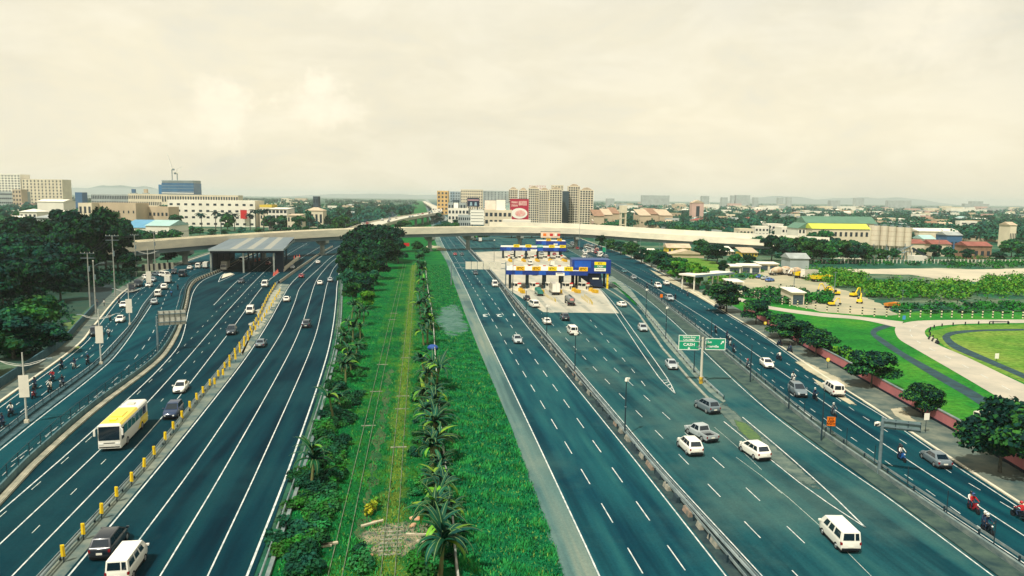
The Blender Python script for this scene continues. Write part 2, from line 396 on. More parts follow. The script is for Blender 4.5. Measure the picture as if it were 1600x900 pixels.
# ================================================================== reference lines, photo pixels, near to far
PX = dict(
 LM_left=[(26, 772), (87, 720), (150, 664), (210, 610), (250, 571), (278, 536), (292, 484), (301, 454), (316, 438), (340, 427), (372, 410), (420, 390), (500, 359), (590, 331), (640, 314)],
 LM_right=[(400, 890), (463, 720), (514, 560), (524, 508), (528, 466), (529, 446), (534, 420), (548, 395), (580, 364), (618, 338), (648, 314)],
 MED_L=[(76, 900), (240, 716), (284, 660), (318, 616), (364, 558), (383, 531), (405, 496), (420, 464), (434, 443)],
 MED_R=[(108, 900), (258, 720), (320, 643), (384, 560), (420, 504), (440, 468), (456, 442), (482, 418), (500, 402), (540, 379), (592, 349), (641, 317)],
 JERSEY=[(436, 443), (462, 424), (482, 410), (499, 398), (520, 386)],
 L1=[(0, 851), (140, 719), (230, 630), (310, 540), (361, 480), (412, 426), (440, 404), (480, 380)],
 L2=[(20, 900), (193, 720), (252, 654), (298, 598), (328, 559), (367, 508), (408, 451), (428, 432), (470, 404), (500, 386)],
 L3=[(334, 477), (370, 440), (388, 428), (420, 404)],
 M1=[(206, 860), (309, 720), (415, 560), (444, 512), (460, 474), (470, 448), (498, 420), (519, 401), (555, 378), (600, 348)],
 M2=[(252, 898), (347, 740), (448, 560), (470, 512), (482, 476), (492, 444), (500, 430), (520, 408), (556, 382), (604, 350)],
 M3=[(325, 900), (400, 740), (480, 560), (496, 514), (506, 468), (512, 442), (524, 416), (552, 390)],
 S_edge=[(0, 635), (128, 540), (152, 510), (193, 460), (220, 441), (245, 428), (275, 416), (310, 403), (350, 390)],
 D1L=[(0, 679), (48, 641), (138, 577), (160, 558), (212, 500), (226, 476), (242, 456), (254, 442)],
 D1R=[(0, 700), (60, 652), (130, 598), (176, 558), (220, 498), (232, 480), (246, 459), (256, 444)],
 F2=[(0, 772), (40, 730), (140, 642), (240, 566), (266, 532), (280, 500), (288, 470), (292, 452), (302, 440), (320, 432), (336, 426), (366, 409), (414, 388)],
 SB_lane=[(54, 695), (120, 644), (187, 587), (222, 546), (240, 518), (256, 471), (266, 450), (285, 432), (310, 418)],
 SA_lane=[(28, 631), (92, 582), (140, 546), (168, 508), (188, 489), (215, 457), (240, 440)],
 RG=[(870, 860), (858, 820), (834, 758), (804, 680), (769, 594), (739, 524), (717, 464), (705, 430), (698, 410), (690, 396), (681, 380), (672, 345), (662, 314)],
 RE=[(936, 900), (918, 860), (834, 680), (749, 500), (732, 461), (710, 416), (699, 395), (690, 378), (676, 345), (664, 314)],
 D1=[(1006, 900), (911, 739), (811, 571), (740, 451), (700, 384), (680, 350)],
 D2=[(1076, 900), (961, 738), (850, 582), (757, 451), (708, 382), (684, 350)],
 RM1=[(1140, 900), (997, 720), (948, 660), (810, 490), (784, 452), (763, 425), (735, 394), (700, 355), (668, 316)],
 RM2=[(1184, 900), (1020, 720), (972, 662), (819, 482), (793, 452), (775, 430), (742, 396), (704, 356), (669, 316)],
 E1=[(1245, 900), (1101, 752), (1011, 660), (928, 575), (889, 534), (862, 506), (846, 490)],
 E2=[(1310, 900), (1205, 800), (1154, 752), (1047, 656), (998, 611), (959, 575), (920, 534), (884, 496)],
 E3=[(1480, 938), (1420, 885), (1386, 856)],
 REFE=[(1420, 885), (1340, 812), (1240, 742), (1068, 634)],
 E3b=[(1010, 606), (986, 576), (961, 547), (941, 523), (922, 500)],
 DV3L=[(1545, 890), (1388, 774), (1320, 728), (1202, 640), (1120, 566), (1051, 500), (1000, 458), (952, 429), (925, 411), (900, 396), (870, 380), (800, 350), (700, 318)],
 DV3R=[(1588, 879), (1322, 700), (1296, 680), (1148, 560), (1106, 526), (1070, 498), (1000, 446), (960, 420), (930, 404), (905, 391), (878, 378), (810, 349), (705, 318)],
 RSE=[(1598, 798), (1450, 700), (1380, 651), (1318, 614), (1240, 560), (1192, 526), (1144, 497), (1060, 444), (1010, 414), (970, 396), (930, 382), (850, 352), (720, 318)],
 RSM=[(1600, 838), (1389, 700), (1278, 622), (1190, 560), (1108, 502), (1000, 435), (960, 412), (925, 396), (895, 383)],
 RSL=[(1580, 860), (1409, 739), (1280, 649), (1198, 588), (1156, 553), (1108, 514), (1050, 472), (1000, 440)],
 RSR=[(1568, 788), (1490, 742), (1398, 682), (1346, 650), (1260, 589), (1209, 554), (1140, 505), (1088, 471), (1053, 450), (1000, 420)],
 WB=[(1600, 742), (1528, 698), (1408, 630), (1302, 570), (1262, 548), (1200, 510), (1130, 470), (1085, 445), (1020, 412), (960, 390)],
 GB=[(948, 440), (975, 458), (1000, 482), (1024, 510), (1080, 578), (1130, 626)],
)
GW = {k: smooth_line(W(v), 5.0) for k, v in PX.items()}
NEAR = 70
def g(k, a=NEAR, b=0): return ext(GW[k], a, b)

# ================================================================== roads
sheet('left_carriageway', offset(g('F2'), .3), g('LM_right'), .06, A_NEW, n=160, cross=4)
sheet('service_road', offset(g('S_edge'), -.5), g('F2'), .05, A_SERV, n=120, cross=3)
sheet('right_carriageway', g('RE'), g('RM1'), .06, A_OLD, n=120, cross=3)
sheet('hard_shoulder', g('RG'), offset(g('RE'), .3), .055, SHOULDER, n=120)
sheet('exit_carriageway', g('RM2'), g('DV3L'), .06, A_SLIP, n=140, cross=4)
sheet('frontage_road', g('DV3R'), offset(g('RSE'), .6), .058, A_SERV, n=120, cross=3)
sheet('median_strip', offset(g('RM1'), -.1), offset(g('RM2'), .1), .10, mat('median_soil', (.035, .065, .06), .95, col2=(.006, .02, .03), scale=.8, detail=8), n=100)
sheet('divider_strip', offset(g('DV3L'), -.1), offset(g('DV3R'), .1), .16, mat('divider_soil', (.06, .10, .075), .95, col2=(.01, .035, .04), scale=.5, detail=9), n=100)
sheet('divider_strip', GW['D1L'], GW['D1R'], .14, mat('divider_concrete', (.06, .12, .13), .95, col2=(.015, .05, .065), scale=.6, detail=8), n=60)
# pale apron of the toll plaza
pad = [(786, 447), (849, 488), (967, 490), (940, 455), (905, 420), (885, 402), (868, 390), (742, 394), (756, 410)]
area('toll_apron', pad, .075, mat('apron_concrete', (.47, .43, .33), .8, col2=(.28, .29, .24), scale=.2, detail=9, stretch=(1, .3, 1)))
# dark tyre bands up to each booth lane
for i, (xa, ya, xb, yb) in enumerate(((862, 489, 825, 447), (893, 489, 850, 449), (925, 489, 874, 450), (948, 478, 897, 449))):
    a, b = P(xa, ya), P(xb, yb); w = [a.lerp(b, k/8) for k in range(9)]
    mbb = MB(); stripe(mbb, w, 1.3, .081); mbb.build('tyre_stain', mat('tyre_stain', (.20, .22, .19), .9, col2=(.42, .39, .30), scale=.3), None)['kind'] = 'structure'
# sidewalks with kerbs
def by_y(w, ys):
    o = sorted(w, key=lambda p: p.y); Y = [p.y for p in o]; X = [p.x for p in o]; return [Vector((float(np.interp(y, Y, X)), float(y), 0)) for y in ys]
def kerbed(name, Lw, Rw, h, m, n=90):
    y0 = max(min(p.y for p in Lw), min(p.y for p in Rw)); y1 = min(max(p.y for p in Lw), max(p.y for p in Rw)); ys = y0+(y1-y0)*np.linspace(0, 1, n)**1.5
    a, b = by_y(Lw, ys), by_y(Rw, ys); rings = [[(p.x, p.y, -.01), (q.x, q.y, -.01), (q.x, q.y, h), (p.x, p.y, h)] for p, q in zip(a, b)]
    mb = MB(); mb.loft(rings); o = mb.build(name, m); o['kind'] = 'structure'; return o
kerbed('sidewalk', offset(g('RSE'), .65), g('WB'), .17, PAVE)
kerbed('kerb', offset(g('RSE'), .55), offset(g('RSE'), .9), .20, CONC)
kerbed('sidewalk', offset(g('S_edge'), -3.4), offset(g('S_edge'), -.6), .17, PAVE)
kerbed('kerb', offset(g('S_edge'), -.95), offset(g('S_edge'), -.55), .20, CONC)
# dusty patch where the pavement is broken
area('dust_patch', [(1240, 566), (1254, 563), (1282, 577), (1312, 592), (1330, 606), (1316, 608), (1290, 598), (1262, 582)], .19, SANDY)
area('dust_patch', [(1268, 590), (1300, 606), (1322, 620), (1340, 634), (1330, 634), (1306, 620), (1280, 604)], .066, SANDY)
area('dust_patch', [(1390, 640), (1408, 638), (1432, 660), (1420, 664), (1398, 652)], .19, SANDY)
area('dust_patch', [(1012, 420), (1050, 436), (1105, 462), (1140, 486), (1128, 486), (1082, 460), (1030, 434)], .19, SANDY)
# gore: concrete nose, then rubble and weeds
sheet('gore_island', [P(*p) for p in [(936, 436), (960, 452), (985, 468), (1003, 486), (1040, 538), (1084, 588), (1112, 618), (1130, 630)]],
      [P(*p) for p in [(957, 432), (985, 452), (1000, 472), (1050, 530), (1100, 590), (1134, 628)]], .13, mat('gore_concrete', (.24, .27, .21), .9, col2=(.05, .11, .11), scale=.35, detail=9), n=60)
area('gore_rubble', [(1106, 626), (1134, 630), (1160, 655), (1230, 714), (1284, 762), (1276, 768), (1252, 758), (1204, 720), (1150, 672)], .10,
     mat('rubble', (.13, .17, .135), .95, col2=(.035, .075, .075), scale=.7, detail=10, bump=.5))
area('gore_weeds', [(1146, 656), (1166, 662), (1188, 682), (1192, 696), (1170, 688), (1154, 674)], .12, mat('gore_weed', (.10, .17, .04), .95, col2=(.04, .09, .05), scale=1.2, detail=8))
area('gore_grass', [(954, 440), (961, 441), (984, 462), (998, 478), (994, 479), (974, 460)], .17, G_NEAR)
area('grove_floor', [(-160, 700), (-60, 560), (60, 572), (92, 556), (110, 505), (150, 470), (215, 430), (215, 398), (40, 380), (-200, 380), (-400, 520)], .01, mat('grove_soil', (.006, .045, .032), .95, col2=(.02, .05, .03), scale=.15))
kerbed('kerb', [P(*p) for p in [(930, 441), (958, 457), (983, 474), (1000, 492), (1037, 545), (1081, 595), (1108, 623)]], offset(W([(930, 441), (958, 457), (983, 474), (1000, 492), (1037, 545), (1081, 595), (1108, 623)]), .45), .18, mat('kerb_grey', (.34, .34, .27), .9, col2=(.16, .19, .16), scale=.6))

# ------------------------------------------------------------------ painted markings
def marks(name, items, z, m=WHITE_LINE):
    mb = MB()
    for w, width, dash, gap, st in items: stripe(mb, w, width*.66, z, dash, gap, st)
    o = mb.build(name, m); o['kind'] = 'structure'
marks('lane_marking', [(offset(g('LM_left'), .45), .22, None, 0, 0), (offset(g('LM_right'), -.5), .30, None, 0, 0), (g('L1'), .2, None, 0, 0), (g('L2'), .2, None, 0, 0),
      (GW['L3'], .2, None, 0, 0), (g('MED_R'), .24, None, 0, 0), (g('M1'), .2, None, 0, 0), (g('M2'), .2, None, 0, 0), (g('M3'), .2, None, 0, 0)], .069)
marks('lane_marking', [(offset(g('L1'), 1.75), .12, 1.6, 7.0, 3), (offset(g('L1'), -2.6), .12, 2.2, 5.2, 1)], .069, WHITE_OLD)
marks('lane_marking', [(g('RE'), .22, None, 0, 0), (offset(g('RM1'), -.35), .2, None, 0, 0), (g('D1'), .17, 4.4, 5.0, 4.5), (g('D2'), .17, 4.4, 5.0, 5)], .069)
marks('lane_marking', [(offset(g('RM2'), .3), .18, None, 0, 0), (g('E1'), .15, 3.4, 5.8, 3), (g('E2'), .15, 3.4, 5.8, 2), (GW['E3b'], .15, 3.2, 5.8, 1), (GW['E3'], .15, 3.2, 6.2, 0),
      (offset(g('DV3L'), -.45), .2, None, 0, 0)], .069)
def pxline(pts, step=4): return smooth_line(W(pts), step)
marks('lane_marking', [(pxline([(963, 492), (1032, 594), (1055, 616)]), .2, None, 0, 0), (pxline([(970, 490), (1044, 594), (1055, 616)]), .2, None, 0, 0),
      (pxline([(963, 492), (940, 458), (918, 436)]), .2, None, 0, 0), (pxline([(971, 490), (950, 464), (928, 442)]), .2, None, 0, 0),
      (pxline([(1033, 595), (1044, 595)]), .25, None, 0, 0), (pxline([(1037, 600), (1046, 597)]), .3, None, 0, 0), (pxline([(1041, 604), (1048, 601)]), .3, None, 0, 0), (pxline([(1046, 609), (1051, 606)]), .3, None, 0, 0),
      (pxline([(1160, 653), (1230, 712), (1320, 794), (1352, 826)]), .22, None, 0, 0), (pxline([(1131, 660), (1202, 718), (1248, 755), (1320, 806), (1352, 826)]), .2, None, 0, 0)], .125)
marks('lane_marking', [(offset(g('DV3R'), .5), .2, None, 0, 0), (g('RSM'), .2, None, 0, 0), (g('RSE'), .2, None, 0, 0), (g('RSL'), .15, 1.7, 2.6, 0), (g('RSR'), .15, 1.9, 3.0, 0)], .068)
marks('lane_marking', [(offset(g('S_edge'), .25), .18, None, 0, 0), (offset(g('D1L'), -.4), .16, None, 0, 0), (offset(g('D1R'), .35), .22, None, 0, 0), (g('SB_lane'), .15, 4.0, 5.0, 1),
      (offset(g('F2'), -1.5), .15, 1.1, 1.5, 0), (g('SA_lane'), .15, 1.4, 1.9, 0), (offset(g('SA_lane'), 1.8), .14, 3.0, 6.0, 2)], .062)
# worn seams on the exit carriageway
marks('road_seam', [(pxline([(1150, 715), (1200, 752), (1262, 805), (1310, 850), (1380, 920)]), .07, None, 0, 0), (pxline([(1116, 668), (1160, 706), (1190, 735)]), .06, None, 0, 0), (pxline([(1196, 750), (1222, 772)]), .1, None, 0, 0)], .069, WHITE_OLD)
# lane numbers painted for drivers coming towards the camera
def ground_text(txt, px, size, m=WHITE_LINE, stretch=2.6):
    c = bpy.data.curves.new('lane_number', 'FONT'); c.body = txt; c.size = size; c.align_x = 'CENTER'; c.align_y = 'CENTER'; c.extrude = .002; c.materials.append(m)
    c.offset = .02
    o = put('lane_number', c, None, P(*px)+Vector((0, 0, .072)), math.pi+rad(-4)); o.scale = (1.5, stretch, 1); o['kind'] = 'structure'
for t, p in (('3', (758, 493)), ('2', (780, 493)), ('1', (803, 492))): ground_text(t, p, 2.2)

# ================================================================== grass ground between the roads
lw = g('LM_right')
sheet('grass_verge', offset(lw, 1.4), g('RG'), .03, G_NEAR, n=120, cross=6)
RAILDIR = [(Vector((0, 20, 0)), Vector((0, 420, 0)))]
def railx(px, py): return P(px, py).x
xr = [railx(513, 900), railx(535, 900), railx(595, 900), railx(617, 900)]
GA = 1.07; XA = (xr[0]+xr[1])/2; XB = (xr[2]+xr[3])/2
def gsheet(name, x0, x1, y0, y1, z, m, n=50, wob=.5, seed=1):
    r = np.random.default_rng(seed); L = []; R = []
    for k in range(n):
        y = y0+(y1-y0)*k/(n-1); L.append(Vector((x0+r.uniform(-wob, wob), y, 0))); R.append(Vector((x1+r.uniform(-wob, wob), y, 0)))
    mb = MB(); vs = []; fs = []
    for p, q in zip(L, R): vs += [(p.x, p.y, z), (q.x, q.y, z)]
    fs = [(2*i, 2*i+1, 2*i+3, 2*i+2) for i in range(n-1)]
    o = mb.add(vs, fs).build(name, m); o['kind'] = 'structure'
def rail_turf():
    m = G_RAIL.copy(); m.name = 'turf_rail_band'; nt = m.node_tree; bs = [n for n in nt.nodes if n.type == 'BSDF_PRINCIPLED'][0]; src = bs.inputs['Base Color'].links[0].from_socket
    g_ = nd(nt, 'ShaderNodeNewGeometry'); sx = nd(nt, 'ShaderNodeSeparateXYZ'); nt.links.new(g_.outputs['Position'], sx.inputs[0])
    n = nd(nt, 'ShaderNodeTexNoise', i_Scale=.35, i_Detail=6.0, i_Roughness=.65); nt.links.new(g_.outputs['Position'], n.inputs['Vector'])
    d = mth(nt, 'ADD', mth(nt, 'ABSOLUTE', mth(nt, 'SUBTRACT', sx.outputs[0], XB)), mth(nt, 'MULTIPLY', mth(nt, 'SUBTRACT', n.outputs[0], .5), 4.5))
    f = ramp(nt, mth(nt, 'DIVIDE', d, 3.0, True), [(.12, (.5,)*3), (.5, (0, 0, 0))])
    nt.links.new(mixc(nt, f, src, (.16, .21, .018)), bs.inputs['Base Color']); return m
gsheet('track_bed', XA-2.2, XB+2.6, 10, 330, .036, rail_turf(), wob=.3)
gsheet('foot_trail', XB-3.0, XB-2.1, 62, 128, .040, mat('trail_brown', (.06, .085, .03), .95, col2=(.006, .07, .018), scale=.3, detail=8), 60, .45, 5)
area('gravel_patch', [(560, 838), (575, 824), (600, 818), (640, 814), (672, 818), (688, 838), (700, 858), (668, 868), (640, 872), (600, 872), (574, 866)], .046, GRAVEL)

# ================================================================== right-hand fields
area('lawn', [(1302, 572), (1240, 538), (1200, 512), (1150, 482), (1120, 462), (1160, 455), (1260, 470), (1400, 488), (1600, 480), (1700, 480), (1900, 560), (1900, 900), (1700, 800), (1600, 742), (1528, 698), (1408, 630)], .02, G_LAWN)
area('field', [(1444, 520), (1500, 508), (1600, 507), (1760, 507), (1760, 640), (1600, 598), (1500, 556)], .026, G_FIELD)
def taper_loop(pts, world=False): return smooth_line(W(pts), 4)
OL = [(1720, 715), (1600, 645), (1500, 586), (1424, 542), (1406, 531), (1399, 520), (1400, 511), (1412, 505), (1436, 501.5), (1500, 500), (1600, 499.6), (1760, 499)]
IR = [(1720, 655), (1600, 601), (1510, 558), (1464, 538), (1449, 527), (1445, 519), (1450, 513), (1462, 510), (1482, 508), (1520, 506), (1600, 505), (1760, 505)]
def pairs(name, A, B, z, m):
    a = []; b = []
    for i in range(len(A)-1):
        n = 8
        for k in range(n):
            a.append(None); b.append(None)
    A2 = smooth_fixed(W(A)); B2 = smooth_fixed(W(B)); vs = []
    for p, q in zip(A2, B2): vs += [(p.x, p.y, z), (q.x, q.y, z)]
    o = MB().add(vs, [(2*i, 2*i+1, 2*i+3, 2*i+2) for i in range(len(A2)-1)]).build(name, m); o['kind'] = 'structure'; return A2, B2
def smooth_fixed(w, k=8):
    out = []; n = len(w)
    for i in range(n-1):
        p1, p2 = w[i], w[i+1]; p0 = w[i-1] if i else p1*2-p2; p3 = w[i+2] if i+2 < n else p2*2-p1
        L = (p2-p1).length; t1 = (p2-p0).normalized()*L; t2 = (p3-p1).normalized()*L
        for j in range(k):
            t = j/k; out.append(p1*(2*t**3-3*t*t+1)+t1*(t**3-2*t*t+t)+p2*(-2*t**3+3*t*t)+t2*(t**3-t*t))
    out.append(w[-1]); return out
OLw, IRw = pairs('loop_road', OL, IR, .06, CONC_ROAD)
pairs('loop_road_arm', [(1120, 456), (1158, 466), (1200, 478), (1280, 489), (1340, 494.5), (1412, 503)], [(1120, 461), (1156, 471), (1200, 483), (1280, 494.5), (1345, 500), (1402, 512)], .055, CONC_ROAD)
cen = [a.lerp(b, .5) for a, b in zip(OLw, IRw)]
marks('lane_marking', [(cen, .22, 3.0, 5.0, 0)], .066)
pairs('drain', [(1388, 506), (1366, 513), (1360, 520), (1368, 530), (1404, 555), (1460, 590), (1520, 626), (1600, 684)], [(1394, 510), (1374, 517), (1369, 522), (1378, 528), (1414, 552), (1468, 582), (1530, 616), (1610, 672)], .045, DITCH)
pairs('drain', [(1700, 640), (1600, 592), (1554, 572), (1490, 545), (1474, 531), (1474, 524), (1490, 518), (1540, 515), (1700, 513)], [(1700, 628), (1600, 584), (1558, 566), (1500, 540), (1486, 530), (1486, 525), (1502, 521), (1545, 517.5), (1700, 516)], .045, DITCH)
area('yard_dirt', [(1120, 452), (1165, 436), (1190, 425), (1232, 420), (1262, 428), (1300, 444), (1340, 462), (1385, 478), (1400, 492), (1340, 492), (1280, 487), (1210, 470), (1150, 462)], .03, DIRT)
area('sand_flat', [(1318, 421), (1400, 420), (1460, 419), (1520, 421), (1600, 419), (1760, 420), (1760, 450), (1600, 446), (1545, 441), (1480, 438), (1420, 429), (1350, 428)], .03, mat('sand_pale', (.52, .46, .33), .95, col2=(.38, .35, .26), scale=.05, detail=8))
area('yard_dirt', [(1000, 392), (1080, 400), (1160, 420), (1130, 440), (1060, 420), (990, 400)], .028, G_FIELD)
area('slope_grass', [(92, 548), (106, 505), (134, 488), (150, 496), (132, 520), (108, 548)], .16, mat('slope_turf', (.14, .17, .05), .95, col2=(.03, .13, .045), scale=.3, detail=8))
area('side_street', [(150, 496), (172, 478), (176, 446), (158, 440), (136, 458)], .03, mat('side_street_shaded', (.012, .03, .032), .9, var=.3, scale=.3))  # shade lying on the street is put into its dark asphalt colour
# ================================================================== flyover across the expressway
FLY_C = mat('flyover_concrete', (.82, .75, .58), .85, col2=(.60, .57, .46), scale=.12, detail=9, stretch=(1, 1, 3))
FLY_G = mat('flyover_girder', (.17, .22, .23), .8, col2=(.10, .16, .18), scale=.1, detail=8)  # shade of the deck overhang is put into this darker concrete
PIER = mat('pier_concrete', (.33, .35, .30), .85, col2=(.17, .22, .21), scale=.3, detail=8)
def profile_along(mb, w, prof, m=0):
    """sweep a closed (across, up) profile along w; w.z is the reference height"""
    rings = []
    for i, p in enumerate(w):
        d = w[min(i+1, len(w)-1)]-w[max(i-1, 0)]; d = Vector((d.x, d.y, 0)).normalized(); r = side(d)
        rings.append([(p.x+r.x*a, p.y+r.y*a, p.z+u) for a, u in prof])
    mb.loft(rings, m)
FLYPX = [(95, 270, 10.0), (150, 285, 10.6), (217, 303, 11.0), (400, 352, 12.2), (540, 388, 13.2), (665, 415, 13.4), (765, 438, 13.4), (900, 450, 12.6), (1020, 444, 10.6), (1120, 430, 9.6), (1250, 408, 8.8), (1300, 404, 8.2), (1350, 400, 7.6)]
def fly_pt(x, dep, h):
    p = Q(x, yh(x), dep); return Vector((p.x, p.y, h))
FLY = smooth_line([fly_pt(*t) for t in FLYPX], 8.0)
def fly_at(px):
    best = min(FLY, key=lambda p: abs((RM.transposed() @ (p-Vector((0, 0, CAM_H)))).x/-(RM.transposed() @ (p-Vector((0, 0, CAM_H)))).z*FPX+800-px))
    return best
def proj(p):
    q = RM.transposed() @ (Vector(p)-Vector((0, 0, CAM_H))); return 800+FPX*q.x/-q.z, 450-FPX*q.y/-q.z, -q.z
fly = thing('flyover', (0, 0, 0), 'long pale concrete flyover crossing all the carriageways on piers', 'bridge')
iR = max(i for i, p in enumerate(FLY) if proj(p)[0] < 1300)
FL2 = FLY[:iR+1]
mb = MB()
profile_along(mb, FL2, [(-.4, -3.3), (10.4, -3.3), (10.4, -1.2), (-.4, -1.2)])
mb.build('deck', FLY_C, fly)
for off, nm in ((-.45, 'parapet'), (10.15, 'parapet')):
    mb = MB(); profile_along(mb, FL2, [(off, -3.45), (off+.3, -3.45), (off+.3, 0), (off, 0)]); mb.build(nm, FLY_C, fly)
for off in (.9, 3.3, 5.7, 8.1):
    mb = MB(); profile_along(mb, FL2, [(off, -5.3), (off+1.2, -5.3), (off+1.2, -3.32), (off, -3.32)]); mb.build('girder', FLY_G, fly)
for px in (120, 205, 285, 392, 502, 662, 733, 814, 903, 984, 1053, 1118, 1180):
    p = fly_at(px); i = FLY.index(p); d = (FLY[i+1]-FLY[i-1]); d.z = 0; d.normalize(); r = side(d); c = p+r*4.9; a = ang(r)
    top = p.z-5.3; mb = MB()
    if top > 1.5:
        mb.box(c.x, c.y, top-1.3, 10.2, 1.9, 1.32, 0, a); mb.box(c.x, c.y, top-2.4, 5.0, 1.8, 1.1, 0, a, 1.9, 1.0)
        mb.tube((c.x, c.y, -.2), (c.x, c.y, top-2.3), 1.15, 1.15, 14); mb.box(c.x, c.y, -.2, 3.2, 3.2, .5, 0, a)
    mb.build('pier', PIER, fly)
# noise barrier of pale panels on the near parapet, with posts
iA = min(range(len(FL2)), key=lambda i: abs(proj(FL2[i])[0]-766)); NBW = resample(FL2[iA:], 92)
PANEL = mat('barrier_panel', (.70, .66, .54), .6, col2=(.56, .55, .46), scale=.15); POSTM = mat('barrier_post', (.10, .11, .10), .7)
mb = MB(); profile_along(mb, NBW, [(-.34, 0), (-.24, 0), (-.24, 2.6), (-.34, 2.6)]); nb = tag(mb.build('noise_barrier', PANEL), 'tall cream panelled noise barrier standing on the flyover parapet', 'noise barrier')
mb = MB(); profile_along(mb, NBW, [(-.40, 1.2), (-.35, 1.2), (-.35, 1.35), (-.40, 1.35)]); mb.build('rail', POSTM, nb)
pm = MB().box(0, 0, -.6, .2, .3, 3.2).mesh('barrier_post', POSTM)
for p, d in [(NBW[i], NBW[min(i+1, 91)]-NBW[max(0, i-1)]) for i in range(92)]:
    r = side(d.normalized()); put('post', pm, nb, (p.x-r.x*.42, p.y-r.y*.42, p.z), ang(d))
# earth ramp where the flyover comes down on the right
FL3 = [p for p in FLY[iR:]]
mb = MB(); profile_along(mb, FL3, [(-.4, -14), (10.4, -14), (10.4, 0), (-.4, 0)])
tag(mb.build('approach_ramp', FLY_C), 'cream abutment wall at the right end of the flyover', 'ramp')

# ================================================================== skyway and the highway running on to the horizon
SKYPX = [(548, 470, 7.0), (585, 560, 9.0), (622, 680, 10.0), (660, 830, 10.5), (680, 1000, 10), (681, 1400, 10), (668, 2400, 10), (662, 4000, 9)]
SKW = smooth_line([fly_pt(*t) for t in SKYPX], 16.0)
sk = thing('skyway', (0, 0, 0), 'elevated concrete skyway curving away behind the flyover towards the horizon', 'elevated road')
mb = MB(); profile_along(mb, SKW, [(-8, -1.8), (8, -1.8), (8.4, .9), (8.0, .9), (8.0, 0), (-8, 0), (-8, .9), (-8.4, .9)]); mb.build('deck', mat('skyway_deck', (.55, .51, .40), .85, col2=(.40, .40, .33), scale=.05), sk)
mb = MB()
for off in (-3.6, 0, 3.6): stripe(mb, offset([p for p in SKW], off), .25, 0, None if off == 0 else 4, 6)
mb2 = MB()
for i in range(0, len(SKW), 3):
    p = SKW[i]
    if i < 60: m3 = MB(); m3.tube((p.x, p.y, -.5), (p.x, p.y, p.z-3), 1.3, 1.3, 10); m3.box(p.x, p.y, p.z-3.2, 13, 2, 1.4, 0, ang(side((SKW[min(i+1, len(SKW)-1)]-SKW[max(0, i-1)]).normalized()))); m3.build('pier', PIER, sk)
# long straight street beyond, to the right of the skyway
area('far_highway', [(700, 352), (712, 352), (668, 312), (664, 312)], .08, mat('far_asphalt', (.22, .26, .24), .8, col2=(.15, .20, .19), scale=.02))

# ================================================================== open toll shed on the left
shed = thing('toll_shed', (0, 0, 0), 'wide open shed with striped metal roof spanning the left carriageway', 'toll shed')
fl, fr = P(331, 427), P(441, 426); ax = (fr-fl).normalized(); ay = Vector((-ax.y, ax.x, 0)); wF = (fr-fl).length+1.5
HS = 9.2; DEP = 62; SH = -16.0
def sp(u, v, z): q = fl+ax*(u-.7+SH*v/DEP*0)+ay*v; return (q.x, q.y, z)
ROOF_A = mat('roof_sheet_grey', (.15, .19, .205), .6, col2=(.11, .15, .17), scale=.3, stretch=(2, .1, 1)); ROOF_B = mat('roof_sheet_clear', (.27, .275, .235), .6)
mb = MB(); nS = 22
for k in range(nS):
    u0, u1 = wF*k/nS, wF*(k+1)/nS; m = 1 if k in (6, 7, 8, 11, 12, 13, 16, 17) and k not in (8, 13) else 0
    mb.add([sp(u0, -1, HS), sp(u1, -1, HS), sp(u1, DEP, HS+1.2), sp(u0, DEP, HS+1.2), sp(u0, -1, HS+.12), sp(u1, -1, HS+.12), sp(u1, DEP, HS+1.32), sp(u0, DEP, HS+1.32)],
           [(3, 2, 1, 0), (4, 5, 6, 7), (0, 1, 5, 4), (1, 2, 6, 5), (2, 3, 7, 6), (3, 0, 4, 7)], m)
mb.build('roof', [ROOF_A, ROOF_B], shed)
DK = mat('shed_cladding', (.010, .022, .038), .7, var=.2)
def slab(name, u0, u1, v0, v1, z0, z1, m, parent, zb0=None):
    mb = MB(); mb.add([sp(u0, v0, z0), sp(u1, v0, z0), sp(u1, v1, z0), sp(u0, v1, z0), sp(u0, v0, z1), sp(u1, v0, z1), sp(u1, v1, z1), sp(u0, v1, z1)],
           [(3, 2, 1, 0), (4, 5, 6, 7), (0, 1, 5, 4), (1, 2, 6, 5), (2, 3, 7, 6), (3, 0, 4, 7)]); return mb.build(name, m, parent)
slab('fascia', 0, wF, -1.25, -1.02, HS-.55, HS+.16, mat('fascia_steel', (.32, .38, .38), .5), shed)
slab('fascia', -.22, -.02, -1, DEP, HS-.5, HS+.3, STEEL, shed); slab('fascia', wF+.02, wF+.22, -1, DEP, HS-.5, HS+.3, STEEL, shed)
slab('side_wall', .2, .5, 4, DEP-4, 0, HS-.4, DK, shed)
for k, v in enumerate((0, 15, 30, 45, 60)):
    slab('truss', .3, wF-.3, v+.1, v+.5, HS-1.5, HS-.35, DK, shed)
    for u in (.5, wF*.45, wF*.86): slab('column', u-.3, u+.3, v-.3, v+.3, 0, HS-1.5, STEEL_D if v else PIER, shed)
slab('side_wall', wF*.86+.4, wF-.5, 2, 6, 0, HS-1.4, DK, shed)

